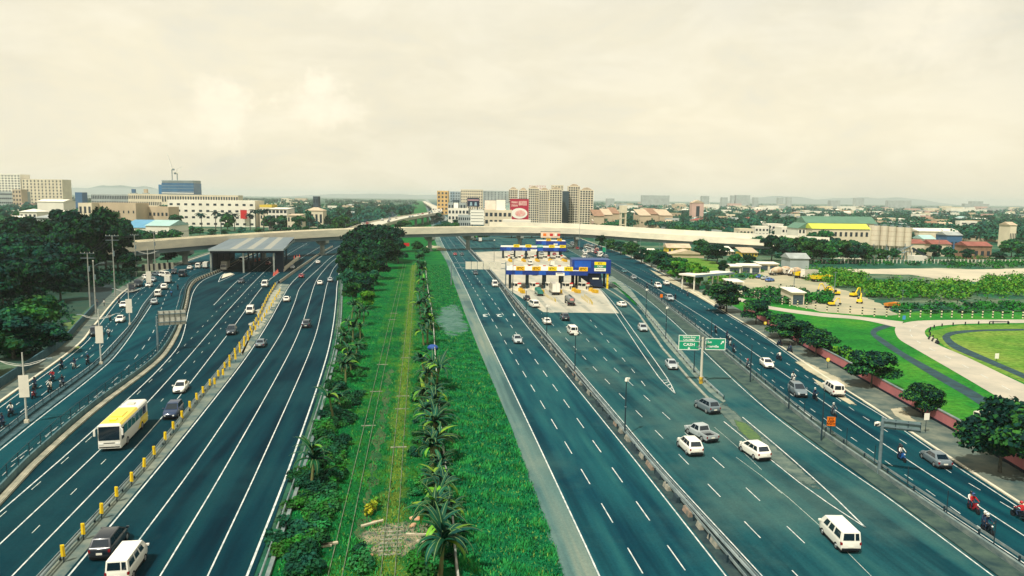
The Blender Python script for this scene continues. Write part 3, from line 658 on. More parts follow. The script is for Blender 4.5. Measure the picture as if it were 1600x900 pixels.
# ================================================================== toll plaza on the right
BLUE = mat('fascia_blue', (.004, .030, .20), .4, var=.25, scale=.25, spec=.4); BLUE_L = mat('fascia_blue_light', (.008, .085, .42), .4, var=.15, scale=.4)
ROOF_W = mat('canopy_roof_white', (.70, .66, .54), .6, col2=(.56, .55, .47), scale=.4); SIGN_Y = mat('sign_amber', (.85, .48, .01), .5); SIGN_YL = mat('sign_yellow', (.88, .66, .01), .5)
SIGN_G = mat('sign_green', (.008, .30, .15), .45); SIGN_GD = mat('sign_green_dark', (.01, .22, .10), .45); SIGN_W = mat('sign_white', (.85, .82, .70), .5); RED = mat('red_paint', (.55, .02, .02), .5); ORANGE = mat('sign_orange', (.85, .18, .004), .5)
INK = mat('sign_ink', (.05, .012, .002), .6); WINK = mat('sign_white_ink', (.88, .86, .78), .5)
def letters(txt, size, m, parent, loc, rz=0.0, sx=1.0, name='lettering', align='CENTER', tilt=90):
    c = bpy.data.curves.new('lettering', 'FONT'); c.body = txt; c.size = size; c.align_x = align; c.align_y = 'CENTER'; c.extrude = .006; c.offset = size*.022; c.resolution_u = 3; c.materials.append(m)
    o = put(name, c, parent, loc); o.rotation_euler = (rad(tilt), 0, rz); o.scale = (sx, 1, 1); return o
def board(name, parent, c, w, h, m, rz, t=.1, rim=None, rimw=.08):
    """upright board centred at c facing the camera side (local -y); returns the board object (an origin at its face)"""
    mb = MB(); mb.box(0, t/2, -h/2, w, t, h)
    o = mb.build(name, m, parent, False, c); o.rotation_euler = (0, 0, rz)
    if rim:
        f = MB()
        for (x, z, a, b) in ((0, h/2-rimw/2, w, rimw), (0, -h/2+rimw/2, w, rimw), (-w/2+rimw/2, 0, rimw, h-2*rimw), (w/2-rimw/2, 0, rimw, h-2*rimw)): f.box(x, -.008, z-b/2, a, .016, b)
        f.build('border', rim, o)
    return o
PLAZA_RZ = 0.0
def canopy(label, pxl, pxr, ybase, ytop, yfas, deep, signs, plaque, npil, roof_m=ROOF_W, fasc=BLUE):
    a = P(pxl, ybase); dep = proj(a)[2]; b = Q(pxr, ybase, dep); b.z = 0
    a.z = 0; u = (b-a); L = u.length; u.normalize(); rz = ang(u); n = Vector((-u.y, u.x, 0))
    xm = (pxl+pxr)/2
    h1 = CAM_H-(ytop-yh(xm))*dep/FPX; h0 = CAM_H-(yfas-yh(xm))*dep/FPX
    t = thing('toll_canopy', a, label, 'toll canopy', rz=rz)
    mb = MB(); mb.add([(0, 0, h1), (L, 0, h1), (L, deep, h1+.1), (0, deep, h1+.1), (0, 0, h1-.25), (L, 0, h1-.25), (L, deep, h1-.2), (0, deep, h1-.2)], [(0, 1, 2, 3), (7, 6, 5, 4), (0, 4, 5, 1), (1, 5, 6, 2), (2, 6, 7, 3), (3, 7, 4, 0)])
    for k in range(int(L/1.6)): mb.box(.8+k*1.6, deep/2, h1+.1, .06, deep*.96, .05)
    mb.build('roof', roof_m, t)
    mb = MB(); mb.box(L/2, -.12, h0, L+.3, .2, h1-h0+.12); mb.box(-.1, deep/2, h0, .2, deep, h1-h0+.08); mb.box(L+.1, deep/2, h0, .2, deep, h1-h0+.08); mb.build('fascia', fasc, t)
    for k in range(1, int(L/2.6), 3): mb = MB(); mb.box(1.5+k*2.6, -.235, h0+.03, 2.4, .02, h1-h0-.02); mb.build('fascia_panel', BLUE_L, t)
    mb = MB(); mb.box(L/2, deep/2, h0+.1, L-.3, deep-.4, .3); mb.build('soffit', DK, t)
    for k in range(npil):
        x = 1.2+(L-3.5)*k/(npil-1); mb = MB(); mb.box(x, 2.0, 0, .9, .9, h0+.1); mb.build('column', STEEL_D, t); mb = MB(); mb.box(x, deep-2, 0, .8, .8, h0+.1); mb.build('column', STEEL_D, t)
    for px, m, txt, w in signs:
        c = Q(px, ytop, dep); lx = (Vector((c.x, c.y, 0))-a).dot(u)
        s = tag(board('lane_sign', None, (0, 0, 0), w, 1.35, m, rz, .16, None), None)
        s.location = a+u*lx+Vector((0, 0, h1+.80))-n*.3
        s['label'] = ''; s['category'] = 'sign'; s['group'] = 'lane signs standing on the toll canopies'
        letters(txt, 1.0, INK if m is not SIGN_G else WINK, s, (0, -.03, -.02), 0, 1.15)
        mb = MB(); mb.box(0, .05, -.95, .1, .1, .3); mb.build('bracket', STEEL_D, s)
        yield_signs.append((s, label, lx/L, txt))
    if plaque:
        c = Q(plaque[0], yfas-.5, dep); lx = (Vector((c.x, c.y, 0))-a).dot(u)
        s = board('plaque', None, a+u*lx+Vector((0, 0, h0+.35))-n*.40, plaque[1], 1.0, SIGN_W, rz, .08, None)
        tag(s, plaque[2], 'sign'); MB().box(0, -.012, .12, plaque[1]*.72, .02, .16).build('print', NAVY, s)
    return t, a, u, n, L, h0, h1, rz
yield_signs = []
TC1 = canopy('long low blue canopy with five amber lane signs at the front of the toll plaza', 791, 917, 452, 422.3, 428.6, 16, [(813, SIGN_Y, 'ETC', 2.9), (838, SIGN_Y, 'ETC', 2.9), (863, SIGN_YL, 'ETC', 2.9), (888, SIGN_YL, 'ETC', 2.9), (911, SIGN_Y, 'ETC', 2.9)], (875, 2.9, 'small white plaque on the front blue canopy fascia', False), 5)
TC2 = canopy('second blue canopy of the toll plaza, before the flyover, carrying a green sign', 782, 884, 405, 386.2, 391.3, 14, [(807, SIGN_YL, 'ETC', 3.0), (825.5, SIGN_YL, 'ETC', 3.0), (843.5, SIGN_G, 'CASH', 3.0), (862, SIGN_YL, 'ETC', 3.0), (879, SIGN_YL, 'ETC', 3.0)], (834, 3.2, 'small white plaque on the second blue canopy fascia', False), 6)
TC3 = canopy('short blue canopy deepest in the toll plaza, under the flyover billboard', 838, 884, 394, 376.3, 382, 12, [(857, SIGN_Y, 'ETC', 2.6), (874, SIGN_Y, 'ETC', 2.6)], (868, 2.2, 'small white plaque on the rearmost blue canopy', False), 3)
for s, lab, f, txt in yield_signs:
    where = 'front' if lab.startswith('long') else 'second' if lab.startswith('second') else 'rearmost'
    ordn = ('leftmost', 'second', 'middle', 'fourth', 'rightmost')[min(4, int(f*5))] if where != 'rearmost' else ('left', 'right')[f > .55]
    colr = {'sign_amber': 'amber', 'sign_yellow': 'yellow', 'sign_green': 'green'}[s.data.materials[0].name]
    s['label'] = f'{ordn} {colr} {txt} sign standing on the {where} toll canopy'
# taller blue portal at the right edge of the plaza
def portal():
    a = P(897, 453); dep = proj(P(949, 453))[2]; a = Q(894, 453, dep); a.z = 0; b = Q(955, 453, dep); b.z = 0
    u = (b-a); L = u.length; u.normalize(); rz = ang(u); h1 = CAM_H-(405.5-yh(925))*dep/FPX; h0 = CAM_H-(427-yh(925))*dep/FPX
    t = thing('toll_portal', a+Vector((-u.y, u.x, 0))*2.2, 'tall blue portal canopy with big sign panel on a yellow column', 'toll canopy', rz=rz)
    mb = MB(); mb.box(L/2, .4, h0, L, .8, h1-h0); mb.build('fascia', BLUE, t)
    mb = MB(); mb.box(L*.27, -.03, h0+1.9, L*.42, .05, h1-h0-2.3); mb.build('fascia_panel', BLUE_L, t)
    mb = MB(); mb.box(L/2, 5.6, h1-.5, L, 9.6, .4); mb.build('roof', mat('portal_roof', (.01, .05, .16), .5), t)
    mb = MB(); mb.box(.15, 5.4, h0-.9, .3, 9.2, h1-h0+.3); mb.box(L-.15, 5.4, h0-.9, .3, 9.2, h1-h0+.3); mb.build('side_panel', BLUE, t)
    mb = MB(); mb.box(L-1.0, .6, .1, .62, .62, h0-.1)
    mb.build('column', YELLOW, t)
    mb = MB()
    for z in (1.2, 2.6, 4.0): mb.box(L-1.0, .6, z, .66, .66, .12)
    mb.build('band', mat('amber_band', (.45, .25, .01), .6), t)
    for x, y in ((.6, 6), (.6, 1.2), (L-1.2, 8)): m2 = MB(); m2.box(x, y, 0, .7, .7, h0); m2.build('column', DK, t)
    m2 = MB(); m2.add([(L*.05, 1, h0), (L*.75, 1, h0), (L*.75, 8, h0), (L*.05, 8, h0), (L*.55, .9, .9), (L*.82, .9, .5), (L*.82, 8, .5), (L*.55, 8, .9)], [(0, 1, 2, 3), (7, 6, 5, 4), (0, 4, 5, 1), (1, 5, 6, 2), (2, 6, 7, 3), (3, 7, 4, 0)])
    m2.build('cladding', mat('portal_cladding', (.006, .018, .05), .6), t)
    m2 = MB(); m2.box(L*.62, .86, 3.2, 2.2, .06, .5, 0, 0); m2.build('notice', SIGN_W, t)
    s = thing('portal_sign', a+Vector((-u.y, u.x, 0))*2.15+u*(L*.72)+Vector((0, 0, h0+2.35)), 'stacked yellow green and white sign on the tall blue portal', 'sign', rz=rz)
    for z, m, txt, ik in ((1.05, SIGN_YL, 'ETC', INK), (0, SIGN_GD, 'CASH', WINK), (-1.05, SIGN_W, '', NAVY)):
        bb = board('panel', s, (0, -.1, z), 3.9, 1.03, m, 0, .1); letters(txt, .78, ik, bb, (0, -.02, 0)) if txt else MB().box(0, -.012, -.08, 2.9, .02, .2).build('print', mat('print_grey', (.25, .25, .22), .7), bb)
portal()
# booths on islands, crash cushions, lane rails
BOOTH_W = mat('booth_white', (.70, .67, .56), .5); GLASS = mat('dark_glass', (.006, .018, .028), .12, spec=.6); AMB = mat('cushion_yellow', (.72, .45, .02), .6, col2=(.45, .24, .01), scale=2)
def booth_meshes():
    b = MB(); b.box(0, 0, .2, 1.6, 2.6, 1.1); b.box(0, 0, 2.2, 1.8, 2.9, .25)
    for x in (-.72, .72):
        for y in (-1.2, 1.2): b.box(x, y, 1.3, .14, .14, .9)
    gl = MB(); gl.box(0, 0, 1.3, 1.44, 2.44, .9)
    isl = MB(); isl.loft([[(-1, -7, 0), (1, -7, 0), (1, -7, .22), (-1, -7, .22)], [(-1, 9, 0), (1, 9, 0), (1, 9, .22), (-1, 9, .22)]]); isl.tube((0, -7, 0), (0, -7, .22), 1, 1, 14)
    cu = MB()
    for k in range(4): cu.box(0, -7.6-k*.72, .05, 1.3-k*.12, .62, 1.0)
    nose = MB(); nose.tube((0, -6, .2), (0, -6, 1.3), .85, .7, 12)
    led = MB(); led.box(.2, -3.6, 1.6, 1.2, .15, .7); led.box(.2, -3.6, .2, .12, .12, 1.4)
    rd = MB(); rd.box(.2, -3.7, 2.3, 1.2, .1, .45)
    return [('island', isl.mesh('island', CONC)), ('booth_body', b.mesh('booth_body', BOOTH_W)), ('booth_glass', gl.mesh('booth_glass', GLASS)), ('crash_cushion', cu.mesh('crash_cushion', AMB)), ('nose', nose.mesh('nose', mat('nose_amber', (.6, .36, .03), .6))), ('display', led.mesh('display', SIGN_W)), ('lane_light', rd.mesh('lane_light', RED))]
BM = booth_meshes()
pole_lane = MB(); 
for k in range(9): pole_lane.tube((0, -k*1.25, 0), (0, -k*1.25, .75), .07, .07, 6)
def toll_booth(px, py, label, rz, small=False):
    t = thing('toll_booth', P(px, py)+Vector((0, 0, .08)), label, 'toll booth', 'toll booths on islands under the canopies', rz)
    for nme, me in BM:
        o = put(nme, me, t)
        if nme == 'booth_body': bo = o
    return t
ordw = ('leftmost', 'second', 'third', 'fourth', 'rightmost')
for i, px in enumerate((806, 833, 858, 884, 909)): toll_booth(px, 453, f'{ordw[i]} white toll booth under the front blue canopy', rad(7+i*2.5))
for i, px in enumerate((800, 822, 845, 868, 890)): toll_booth(px, 424, f'{ordw[i]} white toll booth in the middle row between the two canopies', rad(6+i*2))
for i, px in enumerate((792, 812, 832, 852, 872)): toll_booth(px, 407, f'{ordw[i]} white toll booth beneath the second blue canopy', rad(5+i*2))
# rows of small yellow posts leading to the islands
YPOST = MB().tube((0, 0, 0), (0, 0, .9), .09, .07, 6).mesh('lane_post', mat('lane_post_amber', (.55, .42, .12), .6))
def post_row(pxs, label):
    w = [P(*p) for p in pxs]
    for p, d in points_along(w, 1.6): tag(put('lane_post', YPOST, None, (p.x, p.y, .08)), label, 'post', 'short posts leading to the toll islands')
post_row([(866, 470), (869, 473), (858, 467), (850, 462)], 'short amber post in the loop of posts before the middle toll islands')
post_row([(913, 464), (922, 471), (926, 477), (917, 473), (908, 466)], 'short amber post in the loop of posts before the rightmost toll island')

# ================================================================== barriers and fences
BEAM = mat('guardrail_beam', (.34, .40, .39), .5, col2=(.14, .20, .21), scale=.6, metal=.2, detail=8)
BPROF = [(0, .42), (.07, .47), (.01, .54), (.07, .62), (0, .68), (-.03, .68), (-.03, .42)]
GPOST = MB().box(0, 0, 0, .12, .14, .62).mesh('guardrail_post', STEEL_D)
def guardrail(w, label, z=0.1, step=4.0, group=None, maxp=99, m=BEAM, double=False, near_first=True):
    t = thing('guardrail', (0, 0, 0), label, 'guardrail', group)
    w = [Vector((p.x, p.y, z)) for p in w]
    mb = MB(); profile_along(mb, w, BPROF); mb.build('beam', m, t)
    if double: mb = MB(); profile_along(mb, offset(w, -.25), [(-a, b) for a, b in BPROF][::-1]); mb.build('beam', m, t)
    for p, d in points_along(w, step)[:maxp]:
        r = side(d); put('post', GPOST, t, (p.x-r.x*.11, p.y-r.y*.11, z), ang(d))
    return t
guardrail(offset(g('RM1', 30), .75), 'left steel guardrail of the median between the two right carriageways', .1, 4)
guardrail(offset(g('RM2', 30), -.6), 'right steel guardrail of the median between the two right carriageways', .1, 4, double=True)
# broken pieces of old barrier lying between the rails
mid = [a.lerp(b, .38) for a, b in zip(resample(g('RM1', 10), 400), resample(g('RM2', 10), 400))]
BLK = [mat('block_cream', (.34, .31, .24), .8, col2=(.14, .16, .14), scale=2), mat('block_pink', (.30, .21, .15), .8, col2=(.12, .12, .10), scale=2), mat('block_dark', (.02, .04, .05), .8)]
blk_mesh = [MB().add([(-1.0, -.25, 0), (1.0, -.25, 0), (1.0, .25, 0), (-1, .25, 0), (-1, -.12, .55), (1, -.12, .55), (1, .12, .55), (-1, .12, .55)], [(3, 2, 1, 0), (4, 5, 6, 7), (0, 1, 5, 4), (1, 2, 6, 5), (2, 3, 7, 6), (3, 0, 4, 7)]).mesh('barrier_block', m) for m in BLK]
for i, (p, d) in enumerate(points_along(mid, 3.1)[:70]):
    k = (0, 2, 1, 0, 2, 0, 0, 1, 2)[i % 9]
    if random.random() < .12: continue
    tag(put('barrier_block', blk_mesh[k], None, (p.x+random.uniform(-.15, .15), p.y, .1), ang(d)+random.uniform(-.05, .05), (random.uniform(.45, 1.1), 1, random.uniform(.7, 1.1))),
        ('cream', 'pinkish', 'blackened')[k]+' concrete block lying between the two median guardrails', 'concrete block', 'concrete blocks in the right median')
guardrail([p for p in GW['GB']], 'dark steel guardrail along the concrete gore left of the slip road', .16, 3.5)
# divider between slip road and frontage road: low wall, rail, tall thin poles with mesh
dl, dr = g('DV3L', 30), g('DV3R', 30)
dm = [a.lerp(b, .72) for a, b in zip(resample(dl, 240), resample(dr, 240))]
dn = [p for p in dm if 20 < p.y < 420]
mb = MB(); wall_along(mb, [Vector((p.x, p.y, .16)) for p in dn], .55, .28); tag(mb.build('divider_wall', CONC_DARK), 'low stained concrete wall along the planted divider beside the right frontage road', 'low wall')
guardrail([p for p in offset(dm, 1.0) if 20 < p.y < 420], 'dark guardrail along the right frontage road divider', .16, 5)
MESHM = bpy.data.materials.new('wire_mesh'); MESHM.use_nodes = True
def mesh_mat(m, col, fac):
    nt = m.node_tree; nt.nodes.clear(); o = nd(nt, 'ShaderNodeOutputMaterial'); d = nd(nt, 'ShaderNodeBsdfDiffuse'); d.inputs[0].default_value = col+(1,); t = nd(nt, 'ShaderNodeBsdfTransparent'); x = nd(nt, 'ShaderNodeMixShader'); x.inputs[0].default_value = fac
    nt.links.new(t.outputs[0], x.inputs[1]); nt.links.new(d.outputs[0], x.inputs[2]); nt.links.new(x.outputs[0], o.inputs[0])
mesh_mat(MESHM, (.02, .06, .08), .28)
FPOLE = MB().tube((0, 0, 0), (0, 0, 2.9), .045, .04, 6).mesh('fence_post', STEEL_D)
def mesh_fence(w, label, z, h, step, parent_name='mesh_fence', panel=True, base=None, baseh=0.0, posts=99):
    t = thing(parent_name, (0, 0, 0), label, 'fence')
    w = [Vector((p.x, p.y, z)) for p in w]
    if base: mb = MB(); wall_along(mb, w, baseh, .22); mb.build('base_wall', base, t)
    if panel:
        mb = MB(); vs = []
        for p in w: vs += [(p.x, p.y, z+baseh+.05), (p.x, p.y, z+h)]
        mb.add(vs, [(2*i, 2*i+2, 2*i+3, 2*i+1) for i in range(len(w)-1)]); mb.build('mesh_panel', MESHM, t)
        mb = MB(); mb.path([(p.x, p.y, z+h) for p in w], .03, 5); mb.path([(p.x, p.y, z+baseh+(h-baseh)*.5) for p in w], .02, 5); mb.build('top_rail', STEEL_D, t)
    for p, d in points_along(w, step)[:posts]: put('post', FPOLE, t, (p.x, p.y, z), ang(d), (1, 1, h/2.9))
    return t
fp = [p for p in offset(dm, .45) if 22 < p.y < 400]
f1 = [p for p in fp if p.y >= 150]; f2 = [p for p in fp if p.y < 152]
mesh_fence(f1, 'green tinted wire fence along the far half of the frontage road divider', .16, 2.6, 4.0)
mesh_fence(f2, 'row of bare fence poles along the near half of the frontage road divider', .16, 2.6, 6.5, panel=False)
# fence between service road and left carriageway
mesh_fence(smooth_line(resample(ext(GW['F2'], 25), 60), 3), 'long wire fence on a concrete base left of the southbound carriageway', .05, 2.3, 3.4, base=mat('fence_base', (.11, .19, .19), .9, col2=(.04, .10, .12), scale=.7, detail=9), baseh=.9)
kerbed('kerb', offset(ext(GW['F2'], 25), .35), offset(ext(GW['F2'], 25), 1.1), .3, mat('kerb_weathered', (.50, .46, .34), .9, col2=(.20, .22, .17), scale=.5, detail=8))
# median fence inside the service road
dmid = [a.lerp(b, .45) for a, b in zip(resample(ext(GW['D1L'], 30), 70), resample(ext(GW['D1R'], 30), 70))]
mesh_fence(dmid, 'low dark mesh barrier along the divider of the left service road', .14, 1.0, 3.0, posts=70, base=mat('divider_base', (.02, .07, .085), .9), baseh=.3)
# wall beside the left pavement, with rail
lwall = offset(ext(GW['S_edge'], 30), -3.6); lwall = [p for p in lwall if p.y < 200]
mb = MB(); wall_along(mb, [Vector((p.x, p.y, .1)) for p in resample(lwall, 40)], 1.5, .25); tag(mb.build('roadside_wall', mat('wall_bluegrey', (.05, .12, .14), .9, col2=(.015, .06, .08), scale=.8, detail=8)), 'stained blue grey wall beside the left pavement below the trees', 'wall')
# guardrail right of left carriageway and its stained retaining wall
gr = offset(g('LM_right', 30), .7)
guardrail(gr, 'guardrail along the right edge of the left carriageway above the banana plants', .06, 4)
mb = MB(); wall_along(mb, [Vector((p.x, p.y, -.1)) for p in offset(g('LM_right', 40), 1.15)[:60]], .42, .35); tag(mb.build('retaining_wall', CONC_DARK), 'low stained retaining wall between left carriageway and railway strip', 'wall')
# thin white garden wall between the bananas and the grass slope
gw_ = [P(*p) for p in ((716, 915), (712, 880), (706, 800), (694, 720), (686, 640), (680, 560), (676, 500), (668, 450), (664, 410))]
mb = MB(); wall_along(mb, [Vector((p.x, p.y, 0)) for p in smooth_line(gw_, 6)], .8, .16); tag(mb.build('boundary_wall', mat('wall_limewash', (.52, .50, .42), .9, col2=(.12, .16, .14), scale=.5, detail=8)), 'low pale boundary wall between banana plants and the grass verge', 'wall')
# pink wall along the right pavement
wb = resample(g('WB', 40), 90); wb = [p for p in wb if p.y < 190]
PINK = mat('wall_pink', (.50, .17, .17), .85, col2=(.36, .13, .14), scale=.35, detail=9)
t = thing('pink_wall', (0, 0, 0), 'pink painted wall along the right pavement with dark base', 'wall')
mb = MB(); wall_along(mb, [Vector((p.x, p.y, .1)) for p in offset(wb, .3)], 1.75, .3); mb.build('wall_face', PINK, t)
mb = MB(); wall_along(mb, [Vector((p.x, p.y, 1.85)) for p in offset(wb, .3)], .12, .42); mb.build('coping', CONC_DARK, t)
mb = MB(); wall_along(mb, [Vector((p.x, p.y, .1)) for p in offset(wb, .12)], .35, .1); mb.build('plinth', NAVY, t)
# jersey barrier with black and cream chevrons, and the yellow delineators
def jersey(w, label, seg=2.0, h=.85, z=.06, stripe_l=1.0):
    t = thing('jersey_barrier', (0, 0, 0), label, 'barrier'); S = arclen(w); s = 0; k = 0; mbs = [MB(), MB()]
    while s+stripe_l < S[-1]:
        p, d = at_len(w, S, s); q, d2 = at_len(w, S, s+stripe_l); r = side(d); r2 = side(d2); rings = []
        for a, rr in ((p, r), (q, r2)): rings.append([(a.x+rr.x*o, a.y+rr.y*o, z+u) for o, u in ((-.35, 0), (.35, 0), (.30, .2), (.13, h), (-.13, h), (-.30, .2))])
        mbs[k % 2].loft(rings); s += stripe_l; k += 1
    mbs[0]._merge(mbs[1], 1); mbs[0].build('barrier_body', [mat('chevron_black', (.012, .016, .02), .7), mat('chevron_cream', (.55, .52, .40), .7)], t)
jersey(GW['JERSEY'], 'black and cream striped concrete barrier where the left median narrows')
jersey([p for p in offset(GW['F2'], .8) if 190 < p.y < 330], 'black and cream striped kerb barrier beside the left toll shed approach', stripe_l=1.6)
guardrail(g('MED_L', 30), 'steel guardrail of the left median carrying yellow delineators', .08, 3.6, double=True)
sheet('median_strip', offset(g('MED_L'), -.3), offset(g('MED_R')[:60], -.25) if False else [p for p in offset(g('MED_R'), -.3) if p.y < GW['MED_L'][-1].y], .075, mat('median_rubble', (.20, .22, .17), .95, col2=(.03, .08, .09), scale=.35, detail=9), n=80)
area('median_rubble', [(440, 445), (420, 466), (398, 500), (384, 525), (372, 548), (378, 556), (388, 540), (405, 515), (424, 486), (438, 466)], .10, mat('median_pale', (.42, .39, .29), .9, col2=(.10, .15, .13), scale=.6, detail=9))
dlb = [MB().tube((0, 0, 0), (0, 0, .55), .05, .05, 6).mesh('stem', STEEL_D), MB().box(0, 0, .5, .32, .12, 1.0, 0, 0, .9, .9).mesh('flap', YELLOW), MB().box(.07, -.07, .55, .10, .01, .85).mesh('reflector', mat('delineator_amber', (.45, .27, .01), .5))]
def delineator(p, label):
    t = thing('delineator', (p.x, p.y, .1), label, 'delineator', 'yellow delineators along the left median', random.uniform(-.15, .15))
    t.rotation_euler[0] = random.uniform(-.04, .04); t.rotation_euler[1] = random.uniform(-.05, .05)
    for nme, me in zip(('stem', 'flap', 'reflector'), dlb): put(nme, me, t)
DEL = [(100, 880), (131, 845), (159, 812), (183, 785), (206, 761), (225, 738), (242, 718), (258, 695), (271, 678), (285, 660), (297, 644), (308, 631), (318, 620)]
for i, (x, y) in enumerate(DEL): delineator(P(x, y), ('yellow delineator on the median beside the black car at the bottom left' if i < 2 else 'yellow delineator on the guardrail alongside the navy car' if 8 <= i <= 10 else 'yellow delineator standing on the guardrail of the near left median'))
for p, d in points_along([P(*q) for q in [(328, 608), (345, 590), (360, 567), (383, 536), (403, 502), (420, 466), (432, 446)]], 6.0): delineator(p, 'small yellow delineator in the left row where the median widens')
for p, d in points_along([P(*q) for q in [(336, 606), (352, 588), (368, 567), (392, 530), (410, 504), (424, 482), (438, 458)]], 6.0): delineator(p, 'small yellow delineator in the right row where the median widens')
# striped barrier wall and small things below the left end of the flyover
w = [P(222, 424), P(272, 420)]
jersey(w, 'tall diagonal striped wall beneath the left end of the flyover', h=2.6, stripe_l=1.1)
# ================================================================== vehicles
def paint(name, col, rough=.28): return mat('car_'+name, col, rough, spec=.5, coat=.5)
PAINTS = dict(white=paint('white', (.82, .79, .69)), silver=paint('silver', (.38, .42, .42)), grey=paint('grey', (.13, .17, .19)), dark=paint('dark', (.018, .035, .05)), black=paint('black', (.006, .012, .02)),
    navy=paint('navy', (.008, .03, .085)), red=paint('red', (.30, .012, .02)), green=paint('green', (.02, .20, .15)), cream=paint('cream', (.62, .58, .47)), yellow=paint('yellow', (.86, .64, .01)), blue=paint('blue', (.02, .12, .40)), teal=paint('teal', (.05, .20, .22)), orange=paint('orange', (.65, .25, .03)))
TYRE = mat('tyre_rubber', (.008, .012, .016), .9); RIM = mat('rim_alloy', (.42, .43, .42), .35, metal=.6); LAMP = mat('headlamp_glass', (.80, .80, .74), .15, spec=.6); TAIL = mat('tail_lamp', (.22, .008, .012), .25); PLATE = mat('number_plate', (.75, .73, .62), .5); TRIM = mat('black_trim', (.008, .012, .016), .6)
CGLASS = mat('car_glass', (.006, .016, .026), .06, spec=.8)

def ring(x, hw, z0, z1, bev=.10, tuck=.93):
    b = min(bev, (z1-z0)*.35)
    return [(x, -hw*tuck, z0), (x, hw*tuck, z0), (x, hw, z0+b), (x, hw, z1-b*1.2), (x, hw-b, z1), (x, -hw+b, z1), (x, -hw, z1-b*1.2), (x, -hw, z0+b)]
def gh_pts(G):
    """greenhouse frustum: bottom (xr0,xf0,hw0,z0) top (xr1,xf1,hw1,z1); x forward"""
    xr0, xf0, w0, z0, xr1, xf1, w1, z1 = G
    return [Vector(p) for p in ((xr0, -w0, z0), (xf0, -w0, z0), (xf0, w0, z0), (xr0, w0, z0), (xr1, -w1, z1), (xf1, -w1, z1), (xf1, w1, z1), (xr1, w1, z1))]
def pane(q, u0, u1, v0, v1, off=.018):
    """quad inside the face q (bl, br, tr, tl), pushed out along its normal"""
    bl, br, tr, tl = q
    def at(u, v): return bl.lerp(br, u).lerp(tl.lerp(tr, u), v)
    n = (br-bl).cross(tl-bl).normalized()*off
    c = [at(u0, v0), at(u1, v0), at(u1, v1), at(u0, v1)]
    return [tuple(p+n) for p in c], [tuple(p-n*.5) for p in c]
def panes(mb, q, cuts, v0=.12, v1=.9):
    for u0, u1 in cuts:
        f, b = pane(q, u0, u1, v0, v1); mb.loft([b, f])
def wheel_parts(r=.33, w=.22):
    t = MB(); t.tube((0, -w/2, 0), (0, w/2, 0), r, r, 18); rm = MB(); 
    for s in (-1, 1):
        rm.tube((0, s*w*.40, 0), (0, s*(w/2+.012), 0), r*.62, r*.58, 14)
    return t, rm
VEH = {}
